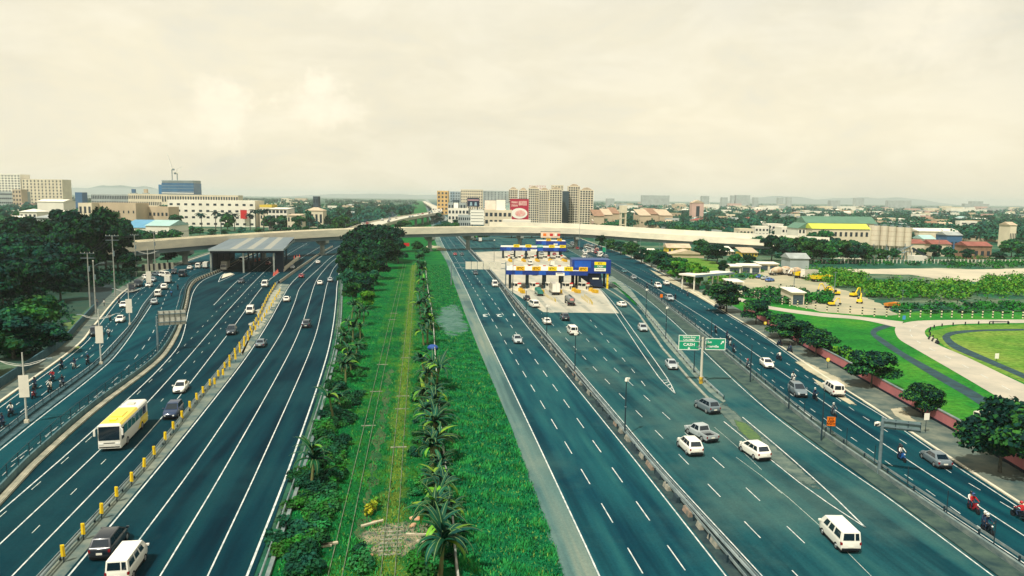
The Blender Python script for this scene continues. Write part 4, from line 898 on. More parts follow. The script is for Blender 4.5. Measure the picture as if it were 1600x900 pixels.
def car_spec(kind):
    if kind == 'sedan': return dict(L=4.5, W=1.74, st=[(-2.25, .74, .42, .88), (-2.12, .84, .26, .98), (-1.3, .88, .22, 1.02), (0, .86, .20, .97), (1.2, .87, .22, .93), (1.85, .80, .24, .82), (2.15, .70, .30, .70), (2.25, .55, .38, .60)], G=(-1.75, 1.15, .80, .94, -1.02, .25, .60, 1.46), wx=(-1.35, 1.38), r=.32, sc=[(.10, .47), (.50, .88)])
    if kind == 'hatch': return dict(L=4.2, W=1.75, st=[(-2.1, .78, .40, .95), (-2.0, .86, .28, 1.02), (-1.2, .88, .24, 1.03), (0, .88, .22, 1.0), (1.1, .88, .24, .98), (1.8, .84, .26, .88), (2.1, .72, .36, .7)], G=(-2.0, 1.25, .82, .98, -1.62, .40, .64, 1.56), wx=(-1.28, 1.3), r=.33, sc=[(.06, .32), (.35, .62), (.65, .92)])
    if kind == 'suv': return dict(L=4.75, W=1.86, st=[(-2.37, .78, .52, 1.08), (-2.25, .90, .38, 1.20), (-1.3, .95, .32, 1.22), (0, .93, .32, 1.18), (1.0, .94, .34, 1.16), (1.75, .90, .36, 1.08), (2.2, .80, .40, .94), (2.37, .66, .48, .80)], G=(-2.22, 1.22, .87, 1.14, -1.78, .22, .68, 1.82), wx=(-1.4, 1.42), r=.39, sc=[(.05, .31), (.34, .62), (.65, .93)])
    if kind == 'mpv': return dict(L=4.7, W=1.83, st=[(-2.35, .78, .45, 1.05), (-2.22, .88, .32, 1.15), (-1.2, .92, .26, 1.17), (0, .91, .26, 1.13), (1.2, .91, .28, 1.08), (1.9, .84, .30, .95), (2.22, .74, .36, .82), (2.35, .60, .44, .70)], G=(-2.22, 1.62, .86, 1.10, -1.75, .42, .69, 1.74), wx=(-1.38, 1.42), r=.35, sc=[(.04, .28), (.31, .58), (.61, .90)])
    if kind == 'pickup': return dict(L=5.2, W=1.85, st=[(-2.6, .86, .52, .98), (-2.5, .90, .44, 1.06), (-.7, .91, .36, 1.08), (0, .92, .34, 1.10), (1.4, .92, .36, 1.10), (2.2, .89, .38, 1.02), (2.6, .80, .46, .86)], G=(-.75, 1.45, .86, 1.05, -.5, .70, .69, 1.76), wx=(-1.5, 1.6), r=.39, sc=[(.07, .48), (.52, .90)])
    if kind == 'van': return dict(L=4.6, W=1.72, st=[(-2.3, .84, .45, 1.10), (-2.28, .86, .36, 1.16), (-1, .86, .32, 1.18), (.8, .86, .32, 1.18), (1.7, .85, .34, 1.14), (2.2, .82, .36, 1.02), (2.3, .78, .44, .86)], G=(-2.29, 2.12, .845, 1.12, -2.22, 1.25, .76, 1.95), wx=(-1.3, 1.45), r=.32, sc=[(.08, .34), (.40, .60), (.66, .84)])
    if kind == 'minibus': return dict(L=4.9, W=1.85, st=[(-2.45, .90, .42, 1.15), (-2.42, .92, .32, 1.20), (0, .92, .28, 1.22), (1.6, .91, .30, 1.16), (2.3, .87, .34, 1.0), (2.45, .80, .44, .8)], G=(-2.42, 2.25, .905, 1.14, -2.3, 1.2, .78, 2.05), wx=(-1.35, 1.6), r=.34, sc=[(.05, .34), (.38, .62), (.66, .88)])
    if kind == 'jeepney': return dict(L=5.8, W=1.95, st=[(-2.9, .93, .55, 1.15), (-1, .95, .5, 1.2), (1.2, .95, .48, 1.2), (1.7, .80, .5, 1.18), (2.6, .74, .5, 1.08), (2.9, .62, .55, .95)], G=(-2.9, 1.75, .95, 1.18, -2.9, 1.35, .93, 2.2), wx=(-1.8, 2.0), r=.40, sc=[(.03, .24), (.26, .47), (.50, .71), (.75, .95)])
def build_car(kind):
    """list of (part, parent part or None, builder, material key)"""
    s = car_spec(kind); parts = []
    b = MB(); b.loft([ring(*r) for r in s['st']])
    V = gh_pts(s['G']); b.add([tuple(p) for p in V], [(0, 1, 5, 4), (1, 2, 6, 5), (2, 3, 7, 6), (3, 0, 4, 7), (4, 5, 6, 7)])
    zr = s['G'][7]; x0, x1, w1 = s['G'][4], s['G'][5], s['G'][6]
    b.loft([[(x0+.08, -w1+.06, zr-.01), (x1-.08, -w1+.06, zr-.01), (x1-.08, w1-.06, zr-.01), (x0+.08, w1-.06, zr-.01)], [(x0+.2, -w1+.16, zr+.045), (x1-.25, -w1+.16, zr+.045), (x1-.25, w1-.16, zr+.045), (x0+.2, w1-.16, zr+.045)]])
    if kind == 'pickup':
        b = MB(); b.loft([ring(*r) for r in s['st'] if r[0] >= -.75]); b.add([tuple(p) for p in V], [(0, 1, 5, 4), (1, 2, 6, 5), (2, 3, 7, 6), (3, 0, 4, 7), (4, 5, 6, 7)])
        b.box(-1.66, 0, .42, 1.84, 1.80, .30)
        for sy in (-1, 1): b.box(-1.66, sy*.87, .70, 1.84, .10, .38)
        b.box(-2.55, 0, .55, .1, 1.82, .52); b.box(-.78, 0, .7, .08, 1.7, .4)
        bed = MB(); bed.box(-1.65, 0, .722, 1.66, 1.6, .02); parts.append(('cargo_bed', None, bed, TRIM))
    parts.insert(0, ('body', None, b, 'PAINT'))
    ws = MB(); panes(ws, (V[1], V[2], V[6], V[5]), [(.07, .93)], .08, .92); parts.append(('windscreen', None, ws, CGLASS))
    rw = MB(); panes(rw, (V[3], V[0], V[4], V[7]), [(.10, .90)] if kind != 'van' else [(.08, .66), (.72, .92)], .14, .86); parts.append(('rear_window', None, rw, CGLASS))
    for sd in (0, 1):
        q = (V[0], V[1], V[5], V[4]) if sd == 0 else (V[2], V[3], V[7], V[6]); cuts = s['sc'] if sd == 0 else [(1-c1, 1-c0) for c0, c1 in s['sc']]
        for c in cuts: m = MB(); panes(m, q, [c], .14, .88); parts.append(('side_window', None, m, CGLASS))
    st0, st1 = s['st'][0], s['st'][-1]
    for sy in (-1, 1):
        h = MB(); h.box(st1[0]-.10, sy*(st1[1]-.16), st1[3]-.20, .26, .34, .16, 0, -sy*.25); parts.append(('headlight', None, h, LAMP))
        t = MB(); t.box(st0[0]+.07, sy*(st0[1]-.03), st0[3]-.27, .16, .16, .24); parts.append(('tail_light', None, t, TAIL))
        mi = MB(); xf = s['G'][1]-.25; mi.box(xf, sy*(s['W']/2+.10), s['G'][3]+.06, .14, .22, .16); parts.append(('side_mirror', None, mi, 'PAINT'))
    gr = MB(); gr.box(st1[0]-.03, 0, st1[2]+.06, .10, st1[1]*1.25, .20); parts.append(('grille', None, gr, TRIM))
    bp = MB(); bp.box(st0[0]-.01, 0, st0[2]-.04, .14, st0[1]*1.9, .14); parts.append(('bumper', None, bp, TRIM))
    pl = MB(); pl.box(st0[0]-.03, 0, st0[2]+.14, .04, .46, .16); parts.append(('number_plate', None, pl, PLATE))
    ub = MB(); ub.box(0, 0, .13, s['L']*.92, s['W']*.93, .22); parts.append(('contact_shade', None, ub, TRIM))  # black box added under the body to stand in for contact shadow
    t, rm = wheel_parts(s['r'])
    for wx in s['wx']:
        for sy in (-1, 1): parts.append(('wheel', None, (t, (wx, sy*(s['W']/2-.10), s['r'])), TYRE)); parts.append(('rim', 'wheel', (rm, (0, 0, 0)), RIM))
    return parts
def bus_parts():
    parts = []; L, Wd, Hh = 11.2, 2.5, 3.25; hw = Wd/2; Y = 'yellow'
    def rg(x, zt, w=hw, z0=.38, b=.22): return [(x, -w, z0), (x, w, z0), (x, w, zt-b), (x, w-b, zt), (x, -w+b, zt), (x, -w, zt-b)]
    b = MB(); b.loft([rg(-5.6, Hh-.12, hw-.05), rg(-5.5, Hh), rg(5.1, Hh), rg(5.45, Hh-.12), rg(5.6, 1.5, hw-.06)]); parts.append(('body', None, b, PAINTS['white']))
    y = MB(); y.loft([[(-1.6, -hw+.2, Hh+.005), (5.05, -hw+.2, Hh+.005), (5.05, hw-.2, Hh+.005), (-1.6, hw-.2, Hh+.005)], [(-1.6, -hw+.2, Hh+.03), (5.05, -hw+.2, Hh+.03), (5.05, hw-.2, Hh+.03), (-1.6, hw-.2, Hh+.03)]])
    for sy in (-1, 1):
        y.add([(-1.6, sy*(hw+.01), Hh-.24), (5.1, sy*(hw+.01), Hh-.24), (5.1, sy*(hw-.2), Hh+.015), (-1.6, sy*(hw-.2), Hh+.015)], [(0, 1, 2, 3)])
        y.add([(-5.5, sy*(hw+.012), .5), (-1.2, sy*(hw+.012), .5), (-2.6, sy*(hw+.012), 1.65), (-5.5, sy*(hw+.012), 1.65)], [(0, 1, 2, 3)])
    parts.append(('yellow_livery', None, y, PAINTS['yellow']))
    for sy in (-1, 1):
        for k in range(6):
            x = 3.6-k*1.52; w = MB(); w.box(x, sy*(hw+.004), 1.75, 1.38, .03, 1.0); parts.append(('side_window', None, w, mat('bus_glass', (.03, .16, .17), .08, spec=.8) if k != 5 else CGLASS))
        w = MB(); w.box(4.75, sy*(hw+.004), 1.3, .85, .03, 1.35); parts.append(('side_window', None, w, CGLASS))
    w = MB(); f, bk = pane([Vector(p) for p in ((5.6, -hw+.05, 1.35), (5.6, hw-.05, 1.35), (5.46, hw-.05, Hh-.2), (5.46, -hw+.05, Hh-.2))], .03, .97, .02, .96, .03); w.loft([bk, f]); parts.append(('windscreen', None, w, CGLASS))
    w = MB(); w.box(-5.59, 0, 1.7, .05, 2.0, 1.0); parts.append(('rear_window', None, w, CGLASS))
    for (x, sx, sy_) in ((1.6, 2.3, 1.3), (3.7, .8, .8), (-3.2, .8, .9)): u = MB(); u.box(x, 0, Hh+.02, sx, sy_, .13, 0, 0, .94, .9); parts.append(('roof_hatch' if sx < 1 else 'roof_unit', None, u, PAINTS['yellow'] if x > 0 else PAINTS['cream']))
    for sy in (-1, 1):
        h = MB(); h.box(5.58, sy*.9, .85, .1, .5, .2); parts.append(('headlight', None, h, LAMP))
        m = MB(); m.tube((5.5, sy*1.2, 2.9), (5.75, sy*1.5, 2.75), .03); m.box(5.75, sy*1.5, 2.0, .14, .2, .75); parts.append(('side_mirror', None, m, PAINTS['white']))
        t = MB(); t.box(-5.6, sy*1.05, .9, .06, .22, .4); parts.append(('tail_light', None, t, TAIL))
    gr = MB(); gr.box(5.60, 0, 1.02, .05, 1.2, .07); gr.box(5.6, 0, .5, .05, 2.2, .12); parts.append(('grille', None, gr, TRIM))
    t, rm = wheel_parts(.5, .3)
    for wx in (3.1, -2.9):
        for sy in (-1, 1): parts.append(('wheel', None, (t, (wx, sy*(hw-.13), .5)), TYRE)); parts.append(('rim', 'wheel', (rm, (0, 0, 0)), RIM))
    return parts
def truck_parts(kind):
    parts = []; cabc = 'PAINT'; L = 8.5
    c = MB(); c.loft([ring(2.4, 1.15, .7, 2.3, .1, 1), ring(3.9, 1.15, .6, 2.3, .1, 1), ring(4.25, 1.10, .6, 1.5, .1, 1)]); c.loft([[(2.4, -1.1, 2.25), (4.0, -1.12, 2.25), (4.0, 1.12, 2.25), (2.4, 1.1, 2.25)], [(2.45, -1.0, 2.65), (3.6, -1, 2.65), (3.6, 1, 2.65), (2.45, 1, 2.65)]]); parts.append(('cab', None, c, cabc))
    w = MB(); w.add([(4.0, -1, 2.3), (4.0, 1, 2.3), (4.27, 1, 1.5), (4.27, -1, 1.5)], [(0, 1, 2, 3)]); w.box(4.05, 0, 1.5, .42, 2.0, .1); parts.append(('windscreen', None, w, CGLASS))
    for sy in (-1, 1):
        w = MB(); w.box(3.3, sy*1.15, 1.55, .9, .04, .6); parts.append(('side_window', None, w, CGLASS))
        h = MB(); h.box(4.24, sy*.85, .8, .1, .35, .2); parts.append(('headlight', None, h, LAMP)); t = MB(); t.box(-4.3, sy*.95, .85, .08, .25, .2); parts.append(('tail_light', None, t, TAIL))
    ch = MB(); ch.box(-.3, 0, .6, 8.0, .95, .3); ch.box(-4.25, 0, .5, .12, 2.3, .25); parts.append(('chassis', None, ch, TRIM))
    if kind == 'box_truck': b = MB(); b.box(-1.1, 0, .95, 6.5, 2.45, 2.7); parts.append(('cargo_box', None, b, PAINTS['cream'])); d = MB(); [d.box(-4.36, s*.6, 1.05, .03, 1.1, 2.5) for s in (-1, 1)]; parts.append(('door', None, d, PAINTS['white']))
    elif kind == 'tanker':
        b = MB(); b.loft([[(x, 1.2*math.cos(a)*k, 2.05+1.05*math.sin(a)*k) for a in [2*math.pi*j/16 for j in range(16)]] for x, k in ((-4.3, .3), (-4.25, .8), (-4.0, 1), (1.9, 1), (2.1, .8), (2.15, .3))]); parts.append(('tank', None, b, mat('tank_steel', (.20, .22, .22), .35, metal=.5)))
        w = MB(); [w.tube((x, 0, 3.0), (x, 0, 3.22), .3, .3, 10) for x in (-2.8, -.9, 1.0)]; w.box(-1, 0, 3.08, 5.4, .5, .03); parts.append(('walkway', None, w, STEEL_D)); p = MB(); p.box(-4.34, 0, 1.9, .05, 1.2, .7); parts.append(('hazard_panel', None, p, mat('hazard_pink', (.6, .25, .22), .5)))
    elif kind == 'flat_truck': b = MB(); b.box(-1.1, 0, .95, 6.5, 2.4, .2); [b.box(-1.1, s*1.15, 1.1, 6.5, .08, .6) for s in (-1, 1)]; b.box(2.1, 0, 1.1, .1, 2.4, 1.3); parts.append(('load_bed', None, b, 'PAINT')); l = MB(); l.box(-1.2, 0, 1.15, 6, 2.1, 1.2, 0, 0, .95, .75); parts.append(('tarpaulin', None, l, mat('tarp_green', (.03, .16, .13), .9, var=.3)))
    elif kind == 'mixer':
        b = MB(); b.loft([[(x, k*math.cos(a), 2.3+(x*.07)+k*math.sin(a)) for a in [2*math.pi*j/14 for j in range(14)]] for x, k in ((-4.0, .45), (-3.2, .8), (-1.5, 1.25), (.2, 1.2), (1.6, .7), (1.9, .3))]); parts.append(('drum', None, b, mat('drum_cream', (.62, .55, .42), .6, col2=(.5, .3, .16), scale=.8)))
        c2 = MB(); c2.add([(-4.0, -.4, 2.6), (-4.0, .4, 2.6), (-4.6, .2, 1.2), (-4.6, -.2, 1.2)], [(0, 1, 2, 3)]); c2.box(-3.6, 0, .9, .3, 1.4, 1.0); parts.append(('chute', None, c2, 'PAINT'))
    elif kind == 'dump_truck': b = MB(); b.add([(-4.3, -1.1, 1.1), (1.9, -1.1, 1.1), (1.9, 1.1, 1.1), (-4.3, 1.1, 1.1), (-4.6, -1.25, 2.3), (2.1, -1.25, 2.6), (2.1, 1.25, 2.6), (-4.6, 1.25, 2.3)], [(3, 2, 1, 0), (0, 1, 5, 4), (1, 2, 6, 5), (2, 3, 7, 6), (3, 0, 4, 7)]); parts.append(('tipper_body', None, b, 'PAINT'))
    t, rm = wheel_parts(.5, .32)
    for wx in (3.2, -2.2, -3.3):
        for sy in (-1, 1): parts.append(('wheel', None, (t, (wx, sy*1.0, .5)), TYRE)); parts.append(('rim', 'wheel', (rm, (0, 0, 0)), RIM))
    return parts
def soften(me, w=.07):
    import bmesh
    bm = bmesh.new(); bm.from_mesh(me); bmesh.ops.recalc_face_normals(bm, faces=bm.faces)
    ed = [e for e in bm.edges if len(e.link_faces) == 2 and e.calc_face_angle(0) > .45 and e.calc_length() > .3]
    bmesh.ops.bevel(bm, geom=ed, offset=w, segments=2, profile=.6, affect='EDGES', clamp_overlap=True)
    bm.to_mesh(me); bm.free(); me.polygons.foreach_set('use_smooth', [True]*len(me.polygons))
    try: me.set_sharp_from_angle(angle=rad(38))
    except Exception: pass
    me.update(); return me
def get_vehicle(kind, color):
    key = (kind, color)
    if key in VEH: return VEH[key]
    raw = bus_parts() if kind == 'bus' else truck_parts(kind) if kind in ('box_truck', 'tanker', 'flat_truck', 'mixer', 'dump_truck') else build_car(kind)
    meshes = []; lite = MB(); lm = []; cache = {}
    for nme, par, b, m in raw:
        m = PAINTS[color] if m == 'PAINT' else m; loc = None
        if isinstance(b, tuple): b, loc = b
        ck = (id(b), m.name)
        if ck not in cache: cache[ck] = soften(b.mesh(nme, m, False)) if nme in ('body', 'cab') else b.mesh(nme, m, False)
        meshes.append((nme, par, cache[ck], loc))
        if m not in lm: lm.append(m)
        if par is None:
            c = MB(); c.v = [(p[0]+(loc[0] if loc else 0), p[1]+(loc[1] if loc else 0), p[2]+(loc[2] if loc else 0)) for p in b.v]; c.f = list(b.f); c.m = [0]*len(b.f); lite._merge(c, lm.index(m))
    VEH[key] = (meshes, lite.mesh(kind, lm)); return VEH[key]
KIND_NAME = dict(sedan='sedan_car', hatch='hatchback_car', suv='sport_utility_car', mpv='people_carrier', pickup='pickup_truck', van='passenger_van', minibus='minibus', jeepney='jeepney', bus='coach_bus', box_truck='box_truck', tanker='tanker_truck', flat_truck='flatbed_truck', mixer='mixer_truck', dump_truck='dump_truck')
KIND_CAT = dict(sedan='car', hatch='car', suv='car', mpv='car', pickup='pickup truck', van='van', minibus='van', jeepney='jeepney', bus='bus', box_truck='truck', tanker='truck', flat_truck='truck', mixer='truck', dump_truck='truck')
REF = {k: resample(v, 160) for k, v in GW.items()}
def heading(ref, p, toward):
    w = REF[ref]; i = min(range(len(w)), key=lambda i: (w[i]-p).length_squared); d = (w[min(i+1, len(w)-1)]-w[max(0, i-1)]); a = ang(d); return a+math.pi if toward else a
def vehicle(kind, color, px, py, ref, toward, label, lite=False, z=.065, dang=0.0, s=1.0, group=None, rz=None):
    p = P(px, py); meshes, lm = get_vehicle(kind, color); a = (heading(ref, p, toward) if rz is None else rz)+dang
    if lite:
        o = tag(put(KIND_NAME[kind], lm, None, (p.x, p.y, z), a, s), label, KIND_CAT[kind], group); return o
    t = thing(KIND_NAME[kind], (p.x, p.y, z), label, KIND_CAT[kind], group, a); t.scale = (s, s, s); last = None
    for nme, par, me, loc in meshes:
        o = put(nme, me, last if par else t, loc)
        if par is None: last = o
    return t
V = vehicle
V('bus', 'white', 195, 683, 'L1', 1, 'white coach bus with yellow roof on the left carriageway')
V('sedan', 'white', 283, 611, 'L2', 1, 'white sedan behind the yellow roofed bus', dang=.0)
V('suv', 'navy', 271, 650, 'MED_L', 1, 'navy blue car beside the yellow delineators, next to the bus')
V('suv', 'dark', 362, 522, 'L2', 1, 'dark car alone in mid left carriageway, coming from the toll shed')
V('van', 'white', 391, 490, 'MED_L', 1, 'boxy white van beside the widening left median')
V('minibus', 'white', 414, 448, 'MED_L', 1, 'rounded white van just out of the left toll shed')
V('sedan', 'dark', 377, 442, 'L2', 1, 'dark grey car in front of the left toll shed opening')
V('sedan', 'silver', 457, 420, 'MED_L', 1, 'silver car squeezing between the toll shed and the striped barrier')
V('sedan', 'red', 419, 414, 'L2', 1, 'dark red car under the left toll shed roof', True)
V('box_truck', 'white', 352, 422, 'LM_left', 1, 'white truck with lit front inside the left toll shed', True)
V('jeepney', 'cream', 378, 410, 'LM_left', 1, 'cream jeepney deep inside the left toll shed', True)
V('sedan', 'white', 448, 471, 'MED_R', 0, 'white car heading away beside the right side of the left median')
V('sedan', 'grey', 408, 541, 'M1', 0, 'grey car heading away level with the pair of yellow delineators')
V('mpv', 'dark', 479, 511, 'M2', 0, 'dark car heading away, nearest the railway strip', dang=-.03)
V('sedan', 'white', 500, 445, 'M2', 0, 'white car beside a grey car next to the big dark tree')
V('sedan', 'silver', 516, 440, 'M3', 0, 'silver car against the tree edge of left carriageway')
V('sedan', 'red', 471, 434, 'MED_R', 0, 'dark red car beside the striped barrier')
V('sedan', 'white', 497, 412, 'MED_R', 0, 'small white car at the far end of the striped barrier')
V('mpv', 'black', 172, 858, 'MED_R', 0, 'black car with red tail lights at the bottom left')
V('van', 'white', 200, 893, 'M1', 0, 'white van cut off by the bottom edge at left')
# left service road
V('van', 'white', 247, 463, 'SB_lane', 0, 'white van with two rear windows on the left service road')
V('sedan', 'silver', 241, 475, 'D1R', 0, 'silver car trailing the white van on the service road', dang=.05)
V('suv', 'white', 257, 452, 'SB_lane', 0, 'white car ahead of the white van on the service road')
V('box_truck', 'white', 263, 442, 'SB_lane', 0, 'small white box truck in the service road queue', True, s=.7)
V('jeepney', 'dark', 286, 432, 'SB_lane', 0, 'large dark jeepney in the queue below the flyover', s=1.15)
V('sedan', 'white', 188, 503, 'SA_lane', 1, 'white car coming towards the camera beside the bannered lamp on service road')
V('jeepney', 'dark', 149, 524, 'S_edge', 1, 'dark vehicle half hidden behind a white lamp banner', s=.85)
V('sedan', 'white', 193, 480, 'S_edge', 1, 'white car peeking out behind a lamp banner on the service road', True)
V('jeepney', 'black', 206, 456, 'S_edge', 1, 'first black jeepney parked along the left pavement', True)
V('jeepney', 'dark', 216, 448, 'S_edge', 1, 'second dark jeepney parked along the left pavement', True)
V('sedan', 'white', 233, 448, 'SA_lane', 1, 'small white car in the left lane before the striped wall', True)
V('sedan', 'silver', 239, 440, 'SA_lane', 1, 'small silver car farther up the left lane', True)
V('minibus', 'white', 258, 433, 'SA_lane', 1, 'white van crossing by the striped wall below the flyover', True, dang=.6)
V('minibus', 'white', 310, 419, 'SB_lane', 0, 'white van under the flyover beside the toll shed', True)
V('box_truck', 'teal', 322, 419, 'SB_lane', 0, 'pale blue truck under the flyover against the shed', True, s=.7)
V('sedan', 'white', 297, 421, 'SB_lane', 0, 'white car below the flyover in front of the pale blue truck', True)
V('sedan', 'grey', 246, 431, 'SA_lane', 1, 'grey car in the knot of traffic by the striped wall', True, dang=.8)
V('hatch', 'white', 228, 436, 'SA_lane', 1, 'white car in the knot of traffic left of the striped wall', True, dang=.4)
V('suv', 'black', 272, 428, 'SA_lane', 1, 'black car in the knot of traffic right of the striped wall', True)
# right carriageway towards the camera
V('sedan', 'silver', 808, 535, 'D2', 1, 'silver car alone on the carriageway right of the grass verge')
V('sedan', 'dark', 743, 429, 'D1', 1, 'dark silver car just past the white gantry boards')
V('minibus', 'white', 773, 448, 'RM1', 1, 'white van beside the median near the toll plaza')
V('sedan', 'red', 711, 399, 'RE', 1, 'small red car in the flyover shadow')
V('sedan', 'dark', 722, 399, 'D1', 1, 'small dark car in the flyover shadow beside a red one')
V('box_truck', 'dark', 750, 378, 'RM2', 0, 'dark truck below the flyover right of the single pier', True, s=.8)
V('box_truck', 'white', 741, 376, 'RM2', 0, 'pale truck below the flyover beside the dark truck', True, s=.8)
V('sedan', 'dark', 727, 366, 'RM2', 0, 'dark car seen far under the flyover deck', True)
# away from the camera, exit carriageway
V('sedan', 'white', 854, 506, 'E1', 0, 'white car below the toll apron behind a lamp post')
V('suv', 'dark', 882, 500, 'E2', 0, 'dark car just short of the pale toll apron')
V('van', 'white', 894, 522, 'E1', 0, 'boxy white van in mid exit carriageway')
V('hatch', 'silver', 1004, 517, 'GB', 0, 'silver car in the narrow right lane beside the gore guardrail', dang=.05)
V('sedan', 'silver', 1049, 575, 'GB', 0, 'silver car near the tip of the white chevrons')
V('suv', 'grey', 1104, 642, 'REFE', 0, 'dark grey car at the end of the concrete gore', dang=.05)
V('pickup', 'silver', 1095, 684, 'REFE', 0, 'silver pickup truck with empty bed', dang=.12)
V('suv', 'white', 1077, 705, 'E2', 0, 'white car overtaking beside the silver pickup')
V('mpv', 'white', 1178, 712, 'REFE', 0, 'white car with dark rear window beside the rubble island')
V('van', 'white', 1310, 848, 'REFE', 0, 'white van with two rear windows at the bottom right')
V('sedan', 'white', 971, 479, 'DV3L', 0, 'white car on the curving lane right of the toll apron', dang=.25)
V('minibus', 'white', 834, 480, 'E1', 0, 'white van on the toll apron in the left lanes', dang=.15)
V('sedan', 'black', 823, 469, 'RM2', 0, 'black car leaving the leftmost toll booth')
V('tanker', 'dark', 890, 476, 'E2', 0, 'steel tanker truck on the toll apron', s=.85)
V('box_truck', 'white', 866, 459, 'E2', 0, 'large cream box truck under the front toll canopy', s=1.0)
V('flat_truck', 'green', 842, 461, 'E1', 0, 'green truck under the front toll canopy', s=.8)
V('box_truck', 'white', 862, 416, 'E2', 0, 'white truck between the two toll canopies', True, s=.7)
V('minibus', 'white', 828, 414, 'E1', 0, 'white van between the two toll canopies', True)
for i, (x, y, k, c) in enumerate(((810, 428, 'sedan', 'white'), (835, 430, 'suv', 'dark'), (858, 428, 'sedan', 'silver'), (880, 430, 'minibus', 'cream'), (800, 398, 'suv', 'white'), (822, 399, 'sedan', 'dark'), (846, 398, 'minibus', 'silver'), (866, 399, 'sedan', 'red'))):
    V(k, c, x, y, 'E2', 0, f'{c} vehicle queuing '+('between the front and second toll canopies' if i < 4 else 'just beyond the second toll canopy'), True)
# frontage road
V('sedan', 'white', 1198, 573, 'RSM', 1, 'white car on the frontage road near the thin fence poles', dang=-.05)
V('suv', 'grey', 1246, 617, 'RSM', 1, 'grey car with pale bonnet on the frontage road', dang=-.03)
V('van', 'white', 1302, 616, 'RSE', 0, 'white van with dark windows beside the dusty pavement')
V('sedan', 'grey', 1461, 724, 'RSE', 0, 'dark grey car near the right gantry')
V('suv', 'white', 1028, 450, 'RSM', 1, 'white car on the far frontage road with a motorcycle beside')
V('suv', 'silver', 1046, 470, 'RSL', 1, 'silver car on the frontage road below the round orange sign')
V('sedan', 'white', 1041, 445, 'RSR', 0, 'white car side by side with another on the far frontage road')
V('sedan', 'silver', 990, 436, 'RSM', 1, 'silver car right of the tall blue portal')
V('sedan', 'teal', 975, 426, 'RSM', 1, 'bluish car just beyond the blue portal')
V('sedan', 'black', 1124, 482, 'RSE', 0, 'black car in the tree shade by the kerb', True, dang=.1)
# traffic jam beyond the plaza
cl = ['white', 'silver', 'grey', 'white', 'dark', 'cream', 'white', 'red', 'silver', 'teal']
for i in range(34):
    r = random.Random(i); y = r.uniform(383, 404); x = 893+(y-383)*1.1+r.uniform(-4, 34)
    V(r.choice(['sedan', 'suv', 'minibus', 'jeepney', 'hatch']), cl[i % 10], x, y, 'RSM', i % 3 == 0, cl[i % 10]+' vehicle in the traffic jam beyond the blue portal', True, group='vehicles jammed on the far frontage road')
# cars along the skyway and far highway
for i in range(26):
    k = int(4+i*1.7)
    if k >= len(SKW)-1: break
    p = SKW[k]; d = (SKW[k+1]-SKW[k-1]); d.z = 0; d.normalize(); q = p+side(d)*random.choice((-5.4, -1.9, 1.9, 5.4)); c = cl[(i*7) % 10]; kd = random.choice(['sedan', 'suv', 'minibus'])
    tag(put(KIND_NAME[kd], get_vehicle(kd, c)[1], None, (q.x, q.y, p.z+.02), ang(d)), c+' vehicle travelling on the skyway behind the flyover', KIND_CAT[kd], 'vehicles on the skyway')
for i in range(14):
    x = random.choice((688, 694, 701)); y = random.uniform(338, 352); x = 655+(x-655)*(y-309)/(352-309)*1.05
    c = cl[i % 10]; V('sedan', c, x, y, 'RE', i % 2, c+' vehicle on the highway beyond the flyover', True, group='vehicles far beyond the flyover')

# ================================================================== motorcycles and riders
def moto_meshes(color):
    P_ = PAINTS[color]; b = MB()
    b.loft([[(-.75, -.08, .62), (-.75, .08, .62), (-.75, .06, .80), (-.75, -.06, .80)], [(-.2, -.16, .42), (-.2, .16, .42), (-.2, .14, .78), (-.2, -.14, .78)], [(.25, -.14, .35), (.25, .14, .35), (.25, .12, .85), (.25, -.12, .85)], [(.5, -.12, .6), (.5, .12, .6), (.42, .12, 1.0), (.42, -.12, 1.0)]])
    b.loft([[(.48, -.14, .62), (.48, .14, .62), (.44, .14, 1.02), (.44, -.14, 1.02)], [(.66, -.08, .7), (.66, .08, .7), (.56, .08, 1.0), (.56, -.08, 1.0)]])
    b.box(.66, 0, .56, .3, .14, .06); b.box(-.1, 0, .25, .5, .26, .26)
    e = MB(); e.tube((.56, -.06, .98), (.74, -.06, .30), .03); e.tube((.56, .06, .98), (.74, .06, .30), .03); e.tube((-.3, .16, .3), (-.95, .18, .45), .05, .06)
    h = MB(); h.tube((.42, -.36, 1.05), (.42, .36, 1.05), .022); [h.tube((.42, s*.3, 1.05), (.36, s*.36, 1.25), .012) for s in (-1, 1)]; [h.box(.36, s*.36, 1.22, .03, .12, .08) for s in (-1, 1)]
    st = MB(); st.box(-.35, 0, .80, .75, .24, .09, 0, 0, .95, .85)
    hl = MB(); hl.ball((.66, 0, .93), .085, 0, 8, 6)
    tl = MB(); tl.box(-.80, 0, .70, .06, .12, .08)
    w = MB(); w.tube((0, -.06, 0), (0, .06, 0), .29, .29, 16)
    return [('body', b.mesh('body', P_), None), ('fork', e.mesh('fork', STEEL_D), None), ('handlebar', h.mesh('handlebar', TRIM), None), ('seat', st.mesh('seat', TRIM), None), ('headlight', hl.mesh('headlight', LAMP), None), ('tail_light', tl.mesh('tail_light', TAIL), None), ('wheel', w.mesh('wheel', TYRE), (.75, 0, .30)), ('wheel', None, (-.62, 0, .30))]
SKIN = mat('skin_brown', (.28, .16, .10), .7)
CLOTH = {n: mat('cloth_'+n, c, .9, var=.15, scale=6) for n, c in dict(white=(.70, .68, .60), black=(.010, .014, .022), navy=(.012, .03, .07), red=(.40, .015, .02), grey=(.12, .15, .16), khaki=(.25, .22, .14), blue=(.03, .12, .28), denim=(.02, .045, .09)).items()}
